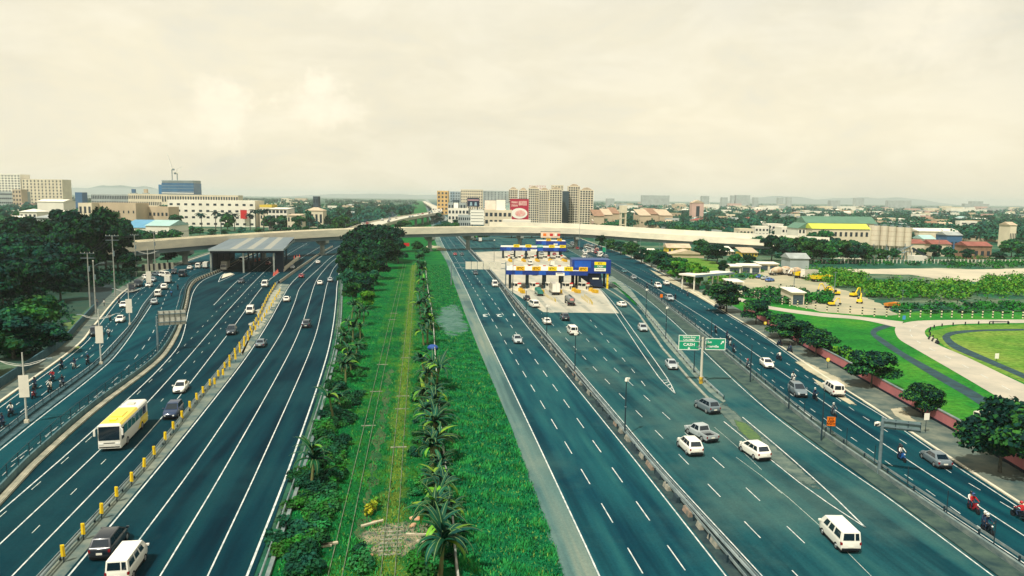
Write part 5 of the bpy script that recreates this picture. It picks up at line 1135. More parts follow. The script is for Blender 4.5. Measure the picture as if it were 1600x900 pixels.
def skin_body(name, verts, edges, radii):
    """one continuous body surface grown from a posed skeleton"""
    me = bpy.data.meshes.new(name); me.from_pydata(verts, edges, []); o = bpy.data.objects.new(name, me); COL.objects.link(o)
    sm = o.modifiers.new('skin', 'SKIN'); sm.use_smooth_shade = True
    for i, r in enumerate(radii): me.skin_vertices[0].data[i].radius = (r, r) if not isinstance(r, tuple) else r
    me.skin_vertices[0].data[0].use_root = True
    ss = o.modifiers.new('sub', 'SUBSURF'); ss.levels = 1; ss.render_levels = 1
    dg = bpy.context.evaluated_depsgraph_get(); res = bpy.data.meshes.new_from_object(o.evaluated_get(dg)); bpy.data.objects.remove(o); res.name = name; return res
def rider_skeleton(seated=True, stride=0.0):
    v = []; e = []; r = []
    def a(p, rr, par=None):
        v.append(p); r.append(rr); i = len(v)-1
        if par is not None: e.append((par, i))
        return i
    if seated:
        pel = a((-.30, 0, .96), (.16, .13)); bel = a((-.27, 0, 1.13), (.15, .12), pel); ch = a((-.20, 0, 1.34), (.18, .13), bel); nk = a((-.15, 0, 1.52), .06, ch); hd = a((-.13, 0, 1.63), .09, nk); a((-.12, 0, 1.76), .085, hd)
        for s in (-1, 1):
            sh = a((-.18, s*.20, 1.43), .075, ch); el = a((.06, s*.32, 1.20), .055, sh); wr = a((.33, s*.33, 1.09), .04, el); hn = a((.41, s*.31, 1.07), .045, wr)
            hp = a((-.26, s*.13, .93), .10, pel); kn = a((.16, s*.24, .80), .075, hp); ak = a((-.02, s*.20, .40), .05, kn); a((.14, s*.21, .34), .045, ak)
    else:
        pel = a((0, 0, .92), (.15, .11)); bel = a((0, 0, 1.08), (.14, .11), pel); ch = a((.01, 0, 1.30), (.18, .12), bel); nk = a((.02, 0, 1.48), .06, ch); hd = a((.04, 0, 1.58), .09, nk); a((.04, 0, 1.70), .085, hd)
        for s in (-1, 1):
            sh = a((0, s*.20, 1.40), .07, ch); el = a((-.05*s*stride, s*.26, 1.12), .05, sh); wr = a((.06-.1*s*stride, s*.27, .88), .04, el); a((.08-.12*s*stride, s*.27, .80), .042, wr)
            hp = a((0, s*.10, .88), .095, pel); kn = a((.08*s*stride+.03, s*.11, .48), .07, hp); ak = a((.16*s*stride-.03, s*.11, .09), .05, kn); a((.16*s*stride+.12, s*.12, .05), .045, ak)
    return v, e, r
BODY_SEAT = skin_body('person_seated', *rider_skeleton(True)); BODY_WALK = skin_body('person_walking', *rider_skeleton(False, 1.0))
PB = {}
def person_mesh(seated, shirt, trouser):
    k = (seated, shirt, trouser)
    if k in PB: return PB[k]
    me = (BODY_SEAT if seated else BODY_WALK).copy(); me.materials.clear()
    for m in (CLOTH[shirt], CLOTH[trouser], SKIN, TRIM): me.materials.append(m)
    n = len(me.polygons); c = np.empty(n*3, np.float32); me.polygons.foreach_get('center', c); c = c.reshape(-1, 3)
    idx = np.zeros(n, np.int32)
    if seated:
        idx[(c[:, 2] < 1.02) & (c[:, 0] < .30)] = 1; idx[c[:, 2] < .42] = 3; idx[c[:, 2] > 1.50] = 2; idx[(c[:, 0] > .30) & (c[:, 2] > .98)] = 2
    else:
        idx[c[:, 2] < .98] = 1; idx[c[:, 2] < .10] = 3; idx[c[:, 2] > 1.46] = 2; idx[(np.abs(c[:, 1]) > .22) & (c[:, 2] < 1.15)] = 2
    me.polygons.foreach_set('material_index', idx); PB[k] = me; return me
def helmet_meshes(color):
    h = MB(); h.ball((0, 0, 0), .15, 0, 12, 8, (1.08, .95, 1.0)); h.loft([[(.08, -.12, -.13), (.16, -.07, -.13), (.16, .07, -.13), (.08, .12, -.13)], [(.08, -.13, -.05), (.17, -.08, -.05), (.17, .08, -.05), (.08, .13, -.05)]]); v = MB()
    v.loft([[(.10, -.115, -.045), (.166, -.06, -.045), (.166, .06, -.045), (.10, .115, -.045)], [(.10, -.11, .05), (.155, -.06, .05), (.155, .06, .05), (.10, .11, .05)]]); return h.mesh('helmet', color, True), v.mesh('visor', CGLASS)
HELM = {n: helmet_meshes(mat('helmet_'+n, c, .3, spec=.5)) for n, c in dict(black=(.01, .013, .02), white=(.7, .68, .6), red=(.45, .02, .02), blue=(.02, .06, .2)).items()}
hair_m = MB().ball((0, 0, .03), .115, 0, 10, 7, (1.05, .95, .95)).mesh('hair', mat('hair_black', (.006, .007, .01), .6), True)
MOTO = {}
def motorcycle(px, py, ref, toward, bike, shirt, trouser, helm, where, dang=0.0, group='motorcycles and riders on the side roads', pillion=None):
    p = P(px, py); a = heading(ref, p, toward)+dang
    if bike not in MOTO: MOTO[bike] = moto_meshes(bike)
    t = thing('motorcycle', (p.x, p.y, .062), f'{bike} motorcycle {where}', 'motorcycle', group, a); t.rotation_euler[0] = 0; wm = None
    for nme, me, loc in MOTO[bike]:
        if me is None: me = wm
        if nme == 'wheel': wm = me
        put(nme, me, t, loc)
    riders = [(0.0, shirt, helm)]+([(-.36, pillion[0], pillion[1])] if pillion else [])
    for k, (dx, sh, hm) in enumerate(riders):
        o = put('person', person_mesh(True, sh, trouser), None, (p.x+math.cos(a)*dx, p.y+math.sin(a)*dx, .062+(.04 if k else 0)), a)
        tag(o, f'{"pillion" if k else "rider"} in {sh} top, {hm} helmet, {where}', 'person', 'riders on motorcycles')
        h = put('helmet', HELM[hm][0], o, (-.115, 0, 1.735)); put('visor', HELM[hm][1], h)
M = motorcycle
M(17, 650, 'S_edge', 1, 'black', 'white', 'denim', 'black', 'near the left edge behind the foremost lamp')
M(3, 668, 'SA_lane', 1, 'navy', 'navy', 'denim', 'black', 'cut by the left picture edge')
M(53, 622, 'SA_lane', 1, 'red', 'black', 'denim', 'black', 'right behind the foremost bannered lamp')
M(54, 608, 'S_edge', 1, 'black', 'navy', 'denim', 'black', 'farther back behind the foremost bannered lamp')
M(78, 612, 'SA_lane', 1, 'black', 'white', 'khaki', 'black', 'in the middle of the bunch')
M(82, 596, 'S_edge', 1, 'dark', 'red', 'denim', 'white', 'at the back of the bunch')
M(97, 604, 'D1L', 1, 'grey', 'black', 'denim', 'black', 'by the mesh divider')
M(96, 577, 'S_edge', 1, 'black', 'black', 'denim', 'black', 'first of three abreast near the left trees')
M(116, 576, 'SA_lane', 1, 'white', 'navy', 'denim', 'black', 'middle of three abreast near the left trees')
M(137, 569, 'D1L', 1, 'black', 'black', 'denim', 'blue', 'last of three abreast by trees')
M(170, 526, 'SA_lane', 1, 'dark', 'white', 'denim', 'black', 'following the white car on the service road')
M(172, 501, 'S_edge', 1, 'black', 'black', 'denim', 'black', 'between the pavement and the white service road car')
M(186, 474, 'S_edge', 1, 'black', 'black', 'denim', 'black', 'passing the parked black jeepneys')
M(268, 463, 'F2', 0, 'navy', 'blue', 'denim', 'black', 'by the white van')
M(278, 453, 'F2', 0, 'black', 'black', 'denim', 'black', 'riding away along the striped kerb')
M(1118, 520, 'RSM', 1, 'black', 'black', 'denim', 'blue', 'leading the file behind the right green sign')
M(1136, 530, 'RSM', 1, 'dark', 'navy', 'denim', 'black', 'second of the file by the green signs')
M(1140, 540, 'RSM', 1, 'white', 'black', 'denim', 'white', 'third of the file by the green signs')
M(1146, 551, 'RSM', 1, 'black', 'navy', 'denim', 'black', 'last of the file by the green signs')
M(1168, 577, 'DV3R', 1, 'dark', 'grey', 'denim', 'red', 'beside the thin fence poles')
M(1217, 563, 'RSM', 0, 'black', 'white', 'denim', 'black', 'to the right of the white frontage road car', .2)
M(1239, 598, 'RSM', 1, 'white', 'white', 'denim', 'black', 'just behind the grey car on frontage road')
M(1273, 625, 'RSM', 1, 'black', 'navy', 'denim', 'white', 'just ahead of the grey car on frontage road')
M(1302, 650, 'RSM', 1, 'grey', 'grey', 'denim', 'white', 'above the orange sign')
M(1408, 720, 'RSM', 1, 'blue', 'white', 'denim', 'black', 'beside the dark grey car near the gantry', pillion=('black', 'black'))
M(1520, 800, 'RSM', 1, 'red', 'red', 'denim', 'blue', 'at lower right', pillion=('white', 'black'))
M(1542, 834, 'RSL', 1, 'black', 'navy', 'denim', 'white', 'by the lower right divider', pillion=('navy', 'white'))
M(1592, 812, 'RSE', 0, 'black', 'red', 'denim', 'red', 'cut by the right picture edge', .2)
M(1055, 468, 'RSM', 0, 'black', 'black', 'denim', 'black', 'right of the silver car under the orange sign')
M(1074, 463, 'RSR', 0, 'dark', 'grey', 'denim', 'black', 'alone in the right lane of the far frontage road')
M(1011, 450, 'RSL', 1, 'black', 'navy', 'denim', 'black', 'left of the white car far up frontage road')
M(1018, 444, 'RSM', 1, 'black', 'black', 'denim', 'black', 'behind the white car far up the frontage road')
M(1218, 541, 'RSE', 0, 'black', 'black', 'denim', 'black', 'parked in the shade at the kerb', .3)
M(1234, 551, 'RSE', 0, 'dark', 'navy', 'denim', 'black', 'parked last in the shade at the kerb', .3)
def pedestrian(px, py, rz, shirt, trouser, label):
    p = P(px, py); o = tag(put('person', person_mesh(False, shirt, trouser), None, (p.x, p.y, .17), rz), label, 'person'); put('hair', hair_m, o, (.03, 0, 1.68))
pedestrian(163, 479, -2.2, 'white', 'black', 'person in white shirt and dark trousers walking on the left pavement')
pedestrian(152, 478, -2.0, 'grey', 'navy', 'person in grey on the left pavement near the utility pole')
# ================================================================== vegetation
def leafmat(name, a, b, c=None, rough=.75):
    m = bpy.data.materials.new(name); m.use_nodes = True; nt = m.node_tree; bs = nt.nodes['Principled BSDF']; bs.inputs['Roughness'].default_value = rough; bs.inputs['Specular IOR Level'].default_value = .12
    g_ = nd(nt, 'ShaderNodeNewGeometry'); oi = nd(nt, 'ShaderNodeObjectInfo')
    n = nd(nt, 'ShaderNodeTexNoise', i_Scale=.55, i_Detail=3.0); nt.links.new(g_.outputs['Position'], n.inputs['Vector'])
    col = ramp(nt, n.outputs[0], [(.36, b), (.62, a)])
    hs = nd(nt, 'ShaderNodeHueSaturation'); nt.links.new(col, hs.inputs['Color'])
    nt.links.new(mth(nt, 'ADD', mth(nt, 'MULTIPLY', oi.outputs['Random'], .5), .75), hs.inputs['Value'])
    nt.links.new(mth(nt, 'ADD', mth(nt, 'MULTIPLY', oi.outputs['Random'], .05), .475), hs.inputs['Hue'])
    nt.links.new(hs.outputs[0], bs.inputs['Base Color']); MATS[name] = m; return m
LF_DARK = leafmat('leaf_dark', (.003, .040, .026), (.001, .018, .018)); LF_DARK2 = leafmat('leaf_dark_light', (.011, .082, .018), (.003, .040, .020))
LF_MID = leafmat('leaf_mid', (.010, .085, .034), (.004, .048, .030)); LF_MID2 = leafmat('leaf_mid_light', (.035, .15, .020), (.012, .085, .03))
LF_FRESH = leafmat('leaf_fresh', (.020, .19, .022), (.006, .105, .024)); LF_FRESH2 = leafmat('leaf_fresh_light', (.11, .31, .018), (.03, .19, .02))
LF_FAR = leafmat('leaf_far', (.008, .085, .060), (.003, .052, .048)); LF_FAR2 = leafmat('leaf_far_light', (.032, .145, .065), (.010, .09, .058))  # distance haze put into the paler teal of the far leaves
BARK = mat('bark', (.10, .10, .075), .95, col2=(.04, .05, .045), scale=3)
def quads_mesh(name, co, mats, mi, uvless=True):
    """co: (n, 4, 3) array of quads"""
    n = len(co); me = bpy.data.meshes.new(name); me.vertices.add(n*4); me.loops.add(n*4); me.polygons.add(n)
    me.vertices.foreach_set('co', np.ascontiguousarray(co, np.float32).ravel()); me.loops.foreach_set('vertex_index', np.arange(n*4, dtype=np.int32))
    me.polygons.foreach_set('loop_start', np.arange(0, n*4, 4, dtype=np.int32)); me.polygons.foreach_set('loop_total', np.full(n, 4, np.int32))
    for m in mats: me.materials.append(m)
    me.polygons.foreach_set('material_index', np.asarray(mi, np.int32)); me.update(); me.validate(); return me
def leaves(r, lobes, per, size, flat=.75, inner=.55, light=.4):
    """leaf clumps scattered through overlapping lobes (cx,cy,cz,rx,ry,rz)"""
    C_, mi = [], []
    for (cx, cy, cz, rx, ry, rz) in lobes:
        d = r.normal(size=(per, 3)); d /= np.linalg.norm(d, axis=1)[:, None]; d[:, 2] = np.where(d[:, 2] < -.35, -d[:, 2]*.6, d[:, 2])
        rr = inner+(1-inner)*r.random(per)**.6; rr *= 1+.12*np.sin(d[:, 0]*7+cx)*np.cos(d[:, 1]*6+cy)
        p = d*rr[:, None]*np.array([rx, ry, rz])+np.array([cx, cy, cz])
        nrm = d*.75+r.normal(size=(per, 3))*.55+np.array([0, 0, .25]); nrm /= np.linalg.norm(nrm, axis=1)[:, None]
        t = np.cross(nrm, r.normal(size=(per, 3))); t /= np.linalg.norm(t, axis=1)[:, None]+1e-9; b = np.cross(nrm, t)
        s = size*(.55+.9*r.random(per))[:, None]; k = flat
        C_.append(np.stack([p-t*s-b*s*k*.35, p+t*s*.2-b*s*k, p+t*s+b*s*k*.3, p-t*s*.15+b*s*k], 1))
        mi.append((r.random(per) < (light*1.8 if r.random() < .5 else light*.5)).astype(int)*1)
    return np.concatenate(C_), np.concatenate(mi)
def trunk_mb(r, h, rad_, spread, n=4, lean=.05):
    mb = MB(); a = Vector((0, 0, -.3)); top = Vector((r.uniform(-lean, lean)*h, r.uniform(-lean, lean)*h, h)); mid = a.lerp(top, .5)+Vector((r.uniform(-.1, .1), r.uniform(-.1, .1), 0))*h*.2
    mb.tube(a, mid, rad_*1.25, rad_*.85, 8); mb.tube(mid, top, rad_*.85, rad_*.6, 8)
    for k in range(n):
        t = 2*math.pi*(k+r.uniform(-.3, .3))/n; q = top+Vector((math.cos(t)*spread, math.sin(t)*spread, spread*r.uniform(.5, 1.1))); m = top.lerp(q, .5)+Vector((0, 0, spread*.12))
        mb.tube(top+Vector((0, 0, -h*.05)), m, rad_*.5, rad_*.34, 6); mb.tube(m, q, rad_*.34, rad_*.12, 6)
    return mb
TREES = {}
def make_tree_kind(kind, nvar, H, Wd, trunk_h, nl, per, size, mats, zsq=.6, seed=1, light=.4, thick=.3, base=.38):
    out = []
    for v in range(nvar):
        r = np.random.default_rng(seed*100+v); lobes = []
        for k in range(nl):
            t = r.uniform(0, 2*math.pi); q = r.uniform(.15, .78)**.7; zz = r.uniform(base, .86)
            lr = r.uniform(.22, .36)*(1.0 if zz < .7 else .85); rad_ = q*(1-abs(zz-.55)*.9)
            lobes.append((math.cos(t)*rad_*Wd/2*.85, math.sin(t)*rad_*Wd/2*.85, zz*H, lr*Wd/2*1.25, lr*Wd/2*1.25, lr*Wd/2*zsq*1.35))
        lobes.append((0, 0, H*.78, Wd*.24, Wd*.24, H*.2))
        co, mi = leaves(r, lobes, per, size, light=light)
        out.append((quads_mesh('crown', co, mats, mi), trunk_mb(r, trunk_h, thick, Wd*.24).mesh('trunk', BARK)))
    TREES[kind] = (out, H, Wd)
make_tree_kind('big', 4, 16, 17, 6.0, 16, 420, .55, [LF_DARK, LF_DARK2], .62, 1, .30, .40, .28)
make_tree_kind('umbrella', 1, 15, 31, 7.0, 44, 330, .55, [LF_DARK, LF_DARK2], .42, 2, .22, .6, .62)
make_tree_kind('street', 4, 7.5, 8.5, 2.6, 18, 420, .21, [LF_DARK, LF_MID2], .7, 3, .30, .16, .32)
make_tree_kind('fresh', 3, 8, 9, 2.8, 13, 300, .36, [LF_FRESH, LF_FRESH2], .7, 4, .45, .16, .25)
make_tree_kind('mid', 4, 11, 12, 4.0, 12, 240, .55, [LF_MID, LF_MID2], .68, 5, .42, .25, .28)
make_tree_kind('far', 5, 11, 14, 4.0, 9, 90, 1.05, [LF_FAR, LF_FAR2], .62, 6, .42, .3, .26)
def tree(kind, p, h, w, label, group=None, rz=None, name=None):
    var, H, Wd = TREES[kind]; cr, tr = random.choice(var); t = thing(name or ('tree' if kind != 'umbrella' else 'umbrella_tree'), (p.x, p.y, 0), label, 'tree', group, random.uniform(0, 6.28) if rz is None else rz)
    t.scale = (w/Wd, w/Wd*random.uniform(.92, 1.08), h/H); put('crown', cr, t); put('trunk', tr, t); return t
# big dark grove at the left edge
GROVE = [(20, 415, 19, 20), (75, 418, 20, 20), (118, 415, 24, 21), (165, 414, 25, 21), (195, 410, 20, 15), (45, 405, 20, 20), (10, 430, 16, 20), (60, 428, 15, 18), (112, 430, 20, 20), (150, 432, 23, 21), (185, 430, 18, 16), (-20, 470, 15, 18), (30, 455, 15, 17), (80, 452, 15, 17), (125, 455, 15, 14), (-30, 500, 13, 15), (165, 425, 17, 16), (-60, 530, 12, 15), (5, 485, 12, 13), (95, 470, 11, 11), (30, 415, 15, 18), (90, 412, 15, 18), (140, 408, 17, 18), (200, 420, 13, 12), (-40, 430, 15, 18), (205, 432, 9, 9), (-15, 405, 15, 20), (60, 400, 13, 18), (50, 476, 13, 14)]
for x, y, h, w in GROVE: tree('big', P(x, y), h, w, 'tall dark broadleaf tree in the dense grove at the left edge', 'trees of the left grove')
tree('mid', P(64, 523), 8.5, 8.5, 'smaller round tree standing forward of the left grove beside the side street')
tree('big', P(22, 560), 8, 12, 'leafy tree overhanging the stained left wall'); tree('big', P(78, 552), 6, 8, 'low leafy tree at the end of the left wall above the motorcycles'); tree('mid', P(-20, 590), 8, 12, 'leafy tree at the picture edge behind the left wall'); tree('mid', P(40, 535), 8, 10, 'yellowish green tree behind the left wall')
tree('big', P(262, 412), 6.5, 9, 'dark tree under the left end of the flyover behind the striped wall')
# centre clump
tree('umbrella', P(586, 409), 17, 34, 'broad dark umbrella shaped tree in front of the flyover')
for x, y, h, w, k in ((548, 420, 13, 13, 'big'), (575, 425, 14, 13, 'big'), (604, 420, 13, 13, 'big'), (545, 440, 11.5, 11, 'big'), (568, 446, 11, 11, 'mid'), (592, 436, 11.5, 11, 'big'), (622, 412, 12, 12, 'big'), (560, 410, 13, 13, 'big'), (546, 458, 8, 7.5, 'mid'), (566, 466, 8, 8, 'big'), (584, 455, 7, 7, 'mid'), (552, 476, 6.5, 6.5, 'mid'), (571, 482, 5, 6, 'fresh'), (540, 425, 8, 8, 'mid')):
    tree(k, P(x, y), h, w, 'bushy green tree in the clump between left carriageway and railway', 'trees in the clump below the umbrella tree')
for x, y, h, w in ((655, 410, 6, 6), (660, 425, 4.5, 5), (652, 396, 7, 7), (664, 400, 5, 6)): tree('mid', P(x, y), h, w, 'small tree at the far end of the banana row by the pier', 'small trees at the far end of the banana row')
# right pavement trees
RT = [(1135, 489, 7.4, 10.5, 'large round street tree beside the gatehouse canopy'), (1181, 507, 5.2, 7.5, 'street tree shading the kerb next to the loop road arm'), (1218, 528, 4.6, 7.5, 'first of the merged street trees above the pink wall end'), (1244, 541, 4.8, 8, 'second of the merged street trees above the pink wall end'), (1275, 556, 4.8, 8, 'last of the merged street trees above the pink wall end'),
      (1361, 606, 5.2, 7.6, 'dark street tree between two stretches of pink wall'), (1440, 652, 4.2, 5.6, 'small street tree by the white square sign'), (1562, 740, 7.6, 9.6, 'big dark street tree at the right edge near the gantry')]
for x, y, h, w, lab in RT: tree('street', P(x, y), h*1.2, w*1.2, lab)
for i, (x, y) in enumerate(((955, 394), (970, 398), (986, 405), (1002, 412), (1018, 418), (1034, 426), (1048, 432), (1064, 440), (1078, 446), (1026, 414), (1058, 430), (940, 390), (1084, 449))):
    tree('fresh' if i in (7, 9, 12) else 'big' if i % 2 else 'mid', P(x, y), random.uniform(7, 9.5), random.uniform(9, 12), 'leafy tree in the row along the right pavement', 'trees in the row along the right pavement')
for i, (x, y, h, w) in enumerate(((1120, 412, 10, 12), (1105, 408, 9, 10), (1095, 402, 10, 11), (1205, 408, 14, 13), (1222, 402, 12, 12), (1150, 420, 7, 8), (1170, 418, 6, 8), (1185, 398, 11, 12), (1240, 400, 9, 12), (1140, 395, 9, 12), (1160, 386, 10, 14), (1255, 398, 10, 10), (1130, 428, 6, 6), (1268, 392, 12, 13), (1290, 392, 13, 13), (1305, 398, 10, 12), (1250, 410, 13.5, 14), (1266, 412, 13, 14), (1283, 411, 12.5, 14), (1300, 412, 12, 13), (1317, 411, 11.5, 13), (1334, 412, 11, 12), (1350, 411, 9.5, 11), (1240, 408, 12, 13), (1228, 412, 11, 12), (1330, 398, 9, 11), (1350, 400, 8, 9), (1275, 405, 6, 9), (1300, 406, 6, 9), (1325, 407, 6, 8), (1350, 408, 6, 8), (1375, 409, 7, 9), (1395, 408, 7, 8), (1458, 408, 9, 10), (1480, 408, 8, 9), (1440, 406, 6, 7), (1510, 408, 7, 9), (1580, 402, 11, 14), (1600, 408, 10, 12), (1560, 410, 6, 9))):
    tree('mid' if i % 3 else 'big', P(x, y), h, w, 'broadleaf tree around the construction yard and concrete plant', 'trees around the construction yard')
# scrub on the field: low bushes that merge into one mass
def scrub(name, regions, n, hs, mats, seed):
    r = np.random.default_rng(seed); lob = []
    for k in range(n):
        poly = regions[r.integers(len(regions))]; x = r.uniform(poly[0], poly[1]); y = r.uniform(poly[2], poly[3]); p = P(x, y); s = r.uniform(*hs); lob.append((p.x, p.y, s*.35, s*.95, s*.95, s*.75))
    co, mi = leaves(r, lob, 46, .36, light=.5); o = put(name, quads_mesh(name, co, mats, mi)); o['kind'] = 'stuff'
scrub('field_scrub', [(1345, 1440, 445, 466), (1440, 1620, 444, 462), (1540, 1680, 436, 456), (1360, 1600, 450, 470), (1262, 1330, 428, 442), (1300, 1350, 432, 450)], 520, (1.6, 4.0), [LF_FRESH, LF_FRESH2], 11)
scrub('fence_scrub', [(1250, 1620, 408, 416), (1480, 1640, 404, 420), (1400, 1620, 478, 490), (1165, 1260, 456, 470), (1190, 1300, 462, 476)], 330, (1.2, 2.6), [LF_MID, LF_FRESH], 12)
scrub('wall_scrub', [(1280, 1330, 548, 560), (1320, 1352, 558, 572), (1140, 1200, 424, 436), (1100, 1142, 430, 446)], 60, (.8, 1.6), [LF_MID, LF_FRESH2], 13)

# ------------------------------------------------------------------ bananas
BRIB = mat('banana_rib', (.16, .25, .08), .6); BL = leafmat('banana_leaf', (.006, .080, .030), (.002, .036, .026), rough=.6); BLY = leafmat('banana_leaf_pale', (.17, .32, .02), (.05, .20, .02), rough=.45); BST = mat('banana_stem', (.10, .16, .05), .8, col2=(.16, .12, .05), scale=3)
def banana_meshes(seed, H):
    r = np.random.default_rng(seed); lm = []
    st = MB(); st.tube((0, 0, -.2), (0, 0, H*.5), .16, .11, 8); st.tube((0, 0, H*.5), (.05, .03, H*.68), .11, .07, 8)
    n = int(r.integers(13, 18))
    for k in range(n):
        az = 2.399*k+r.uniform(-.3, .3); el = r.uniform(.45, 1.35); L = H*r.uniform(.5, .72); wd = L*.095; mb = MB(); vs = []; seg = 7; pos = Vector((0, 0, H*.66)); e = el
        for j in range(seg+1):
            t = j/seg; d = Vector((math.cos(az)*math.cos(e), math.sin(az)*math.cos(e), math.sin(e))); sd = Vector((-math.sin(az), math.cos(az), 0)); w_ = wd*math.sin(math.pi*min(1, .1+.9*t)**.8)*(1 if t < 1 else .15) if t > .12 else .03
            vs += [tuple(pos-sd*w_+Vector((0, 0, -w_*.35))), tuple(pos), tuple(pos+sd*w_+Vector((0, 0, -w_*.35)))]; pos = pos+d*(L/seg); e -= (.42+.25*t)*r.uniform(.8, 1.3)*(1.6-el)*.62+.05
        fs = []
        for j in range(seg): fs += [(3*j, 3*j+1, 3*j+4, 3*j+3), (3*j+1, 3*j+2, 3*j+5, 3*j+4)]
        mb.add(vs, fs)
        for j in range(seg): a_, b_ = Vector(vs[3*j+1]), Vector(vs[3*j+4]); q = Vector((-math.sin(az), math.cos(az), 0))*.016; u_ = Vector((0, 0, .012)); mb.add([tuple(a_-q+u_), tuple(a_+q+u_), tuple(b_+q+u_), tuple(b_-q+u_)], [(0, 1, 2, 3)], 1)
        lm.append(mb.mesh('leaf', [BLY if r.random() < .10 else BL, BRIB], True))
    return st.mesh('stem', BST), lm
BAN = [banana_meshes(40+k, 4.0) for k in range(7)]
def banana(p, s, label, group):
    st, lm = random.choice(BAN); t = thing('banana_plant', (p.x, p.y, 0), label, 'banana plant', group, random.uniform(0, 6.28)); t.scale = (s, s, s*random.uniform(.8, 1.15)); t.rotation_euler[0] = random.uniform(-.14, .14); t.rotation_euler[1] = random.uniform(-.14, .14); put('stem', st, t)
    for m in lm: put('leaf', m, t)
RB = [(688, 905), (684, 868), (700, 840), (678, 842), (690, 800), (682, 775), (694, 760), (676, 735), (686, 716), (674, 700), (684, 690), (670, 672), (682, 664), (672, 650), (664, 640), (678, 628), (668, 615), (674, 602), (664, 592), (662, 540), (666, 515), (658, 500), (664, 485), (656, 470), (662, 456), (654, 444), (660, 435), (652, 424)]
RB += [(x+random.uniform(-7, 7), y+random.uniform(-9, 9)) for x, y in RB[:22]]
for x, y in RB: banana(P(x, y), random.uniform(.75, 1.3)*(1.05 if y > 560 else 1.3), 'banana plant with arching leaves in the row right of the railway', 'banana plants right of the railway')
LB = [(486, 765), (490, 742), (522, 660), (530, 645), (540, 600), (534, 590), (549, 580), (545, 565), (556, 560), (541, 548), (551, 535), (563, 530), (546, 520), (557, 510), (568, 508), (549, 500), (562, 496), (553, 488)]
for x, y in LB: banana(P(x, y), random.uniform(.85, 1.15)*1.1, 'banana plant hanging over the wall left of the railway', 'banana plants left of the railway')
scrub('undergrowth', [(-60, 100, 420, 540), (60, 205, 424, 450), (-80, 60, 480, 560)], 420, (1.5, 3.6), [LF_DARK, LF_DARK2], 14)
# shrubs beside the walls
def shrub_mesh(seed, mats):
    r = np.random.default_rng(seed); lob = [(r.uniform(-.6, .6), r.uniform(-.6, .6), r.uniform(.3, .8), r.uniform(.45, .7), r.uniform(.45, .7), r.uniform(.4, .6)) for _ in range(6)]; co, mi = leaves(r, lob, 90, .13, light=.4); return quads_mesh('shrub', co, mats, mi)
SHR = [shrub_mesh(60+k, [LF_FRESH, LF_MID2] if k % 2 else [LF_MID, LF_DARK2]) for k in range(5)]
def shrub(p, s, label, group): tag(put('shrub', random.choice(SHR), None, (p.x, p.y, 0), random.uniform(0, 6), (s, s, s*random.uniform(.7, 1.1))), label, 'shrub', group)
rs = random.Random(5)
for k in range(150):
    y = rs.uniform(520, 905); p0 = P(470+(720-y)*.29 if y > 560 else 522+(560-y)*.05, y); p = p0+Vector((rs.uniform(.6, 6.4)**1.0, 0, 0))
    if p.x > XA-1.9: p.x = XA-2.1-rs.uniform(0, 1.5)
    shrub(p, rs.uniform(.6, 1.35), 'leafy green shrub between the left wall and the railway', 'shrubs between the left wall and the railway')
for k in range(70):
    y = rs.uniform(430, 900); p = P(705-(900-y)*.08, y)+Vector((rs.uniform(-3.2, .3), 0, 0)); shrub(p, rs.uniform(.4, 1.0), 'leafy shrub under the banana plants beside the boundary wall', 'shrubs under the right banana row')
for x, y, s in ((566, 890, 1.2), (560, 872, .9), (672, 885, 1.1), (664, 900, 1.3), (650, 878, .8), (660, 866, .7)): shrub(P(x, y), s, 'green shrub at the edge of the gravel patch', 'shrubs around the gravel patch')
LY = leafmat('leaf_yellow', (.42, .42, .02), (.20, .30, .02)); r_ = np.random.default_rng(77); co, mi = leaves(r_, [(0, 0, .5, .5, .4, .6), (.3, .5, .6, .4, .4, .6), (.5, 1.1, .7, .4, .4, .5), (-.1, -.5, .4, .4, .4, .5)], 70, .15, light=.5)
tag(put('yellow_croton', quads_mesh('yellow_croton', co, [LY, LF_FRESH2], mi), None, P(578, 803)), 'bright yellow leaved bush beside the right railway track', 'shrub')
# grass blades on the strips nearest the camera
def blades(name, n, y0, y1, xl, xr, h, mats, seed, w=.035):
    r = np.random.default_rng(seed); y = y0+(y1-y0)*r.random(n)**1.9; a, b = xl(y), xr(y); x = a+(b-a)*r.random(n); az = r.uniform(0, 6.28, n); hh = h*(.4+r.random(n)); ln = hh*r.uniform(.2, .9, n)
    clump = np.sin(x*1.7+np.sin(y*.9)*2)+np.sin(y*1.3+x*.6); hh *= .7+.25*clump; ww = w*(.7+.8*r.random(n)); z = .03
    c, s = np.cos(az), np.sin(az); p0 = np.stack([x-s*ww, y+c*ww, np.full(n, z)], 1); p1 = np.stack([x+s*ww, y-c*ww, np.full(n, z)], 1)
    t0 = np.stack([x+c*ln-s*ww*.25, y+s*ln+c*ww*.25, z+hh], 1); t1 = np.stack([x+c*ln+s*ww*.25, y+s*ln-c*ww*.25, z+hh], 1)
    mi = np.where(clump+r.normal(size=n)*.6 > .5, 1, 0); mi = np.where(r.random(n) < .05+.30*(np.abs(x-XB+np.sin(y*.21)*.5) < 1.0+.5*np.sin(y*.13)), 2, mi)
    o = put(name, quads_mesh(name, np.stack([p0, p1, t1, t0], 1), mats, mi)); o['kind'] = 'stuff'
GBL = [leafmat('blade_deep', (.004, .15, .034), (.001, .085, .026)), leafmat('blade_bright', (.026, .26, .036), (.008, .16, .028)), leafmat('blade_dry', (.22, .28, .045), (.10, .20, .035))]
def interp(k, off=0.0):
    w = offset(g(k), off); ys = np.array([p.y for p in w]); xs = np.array([p.x for p in w]); o = np.argsort(ys); return lambda y: np.interp(y, ys[o], xs[o])
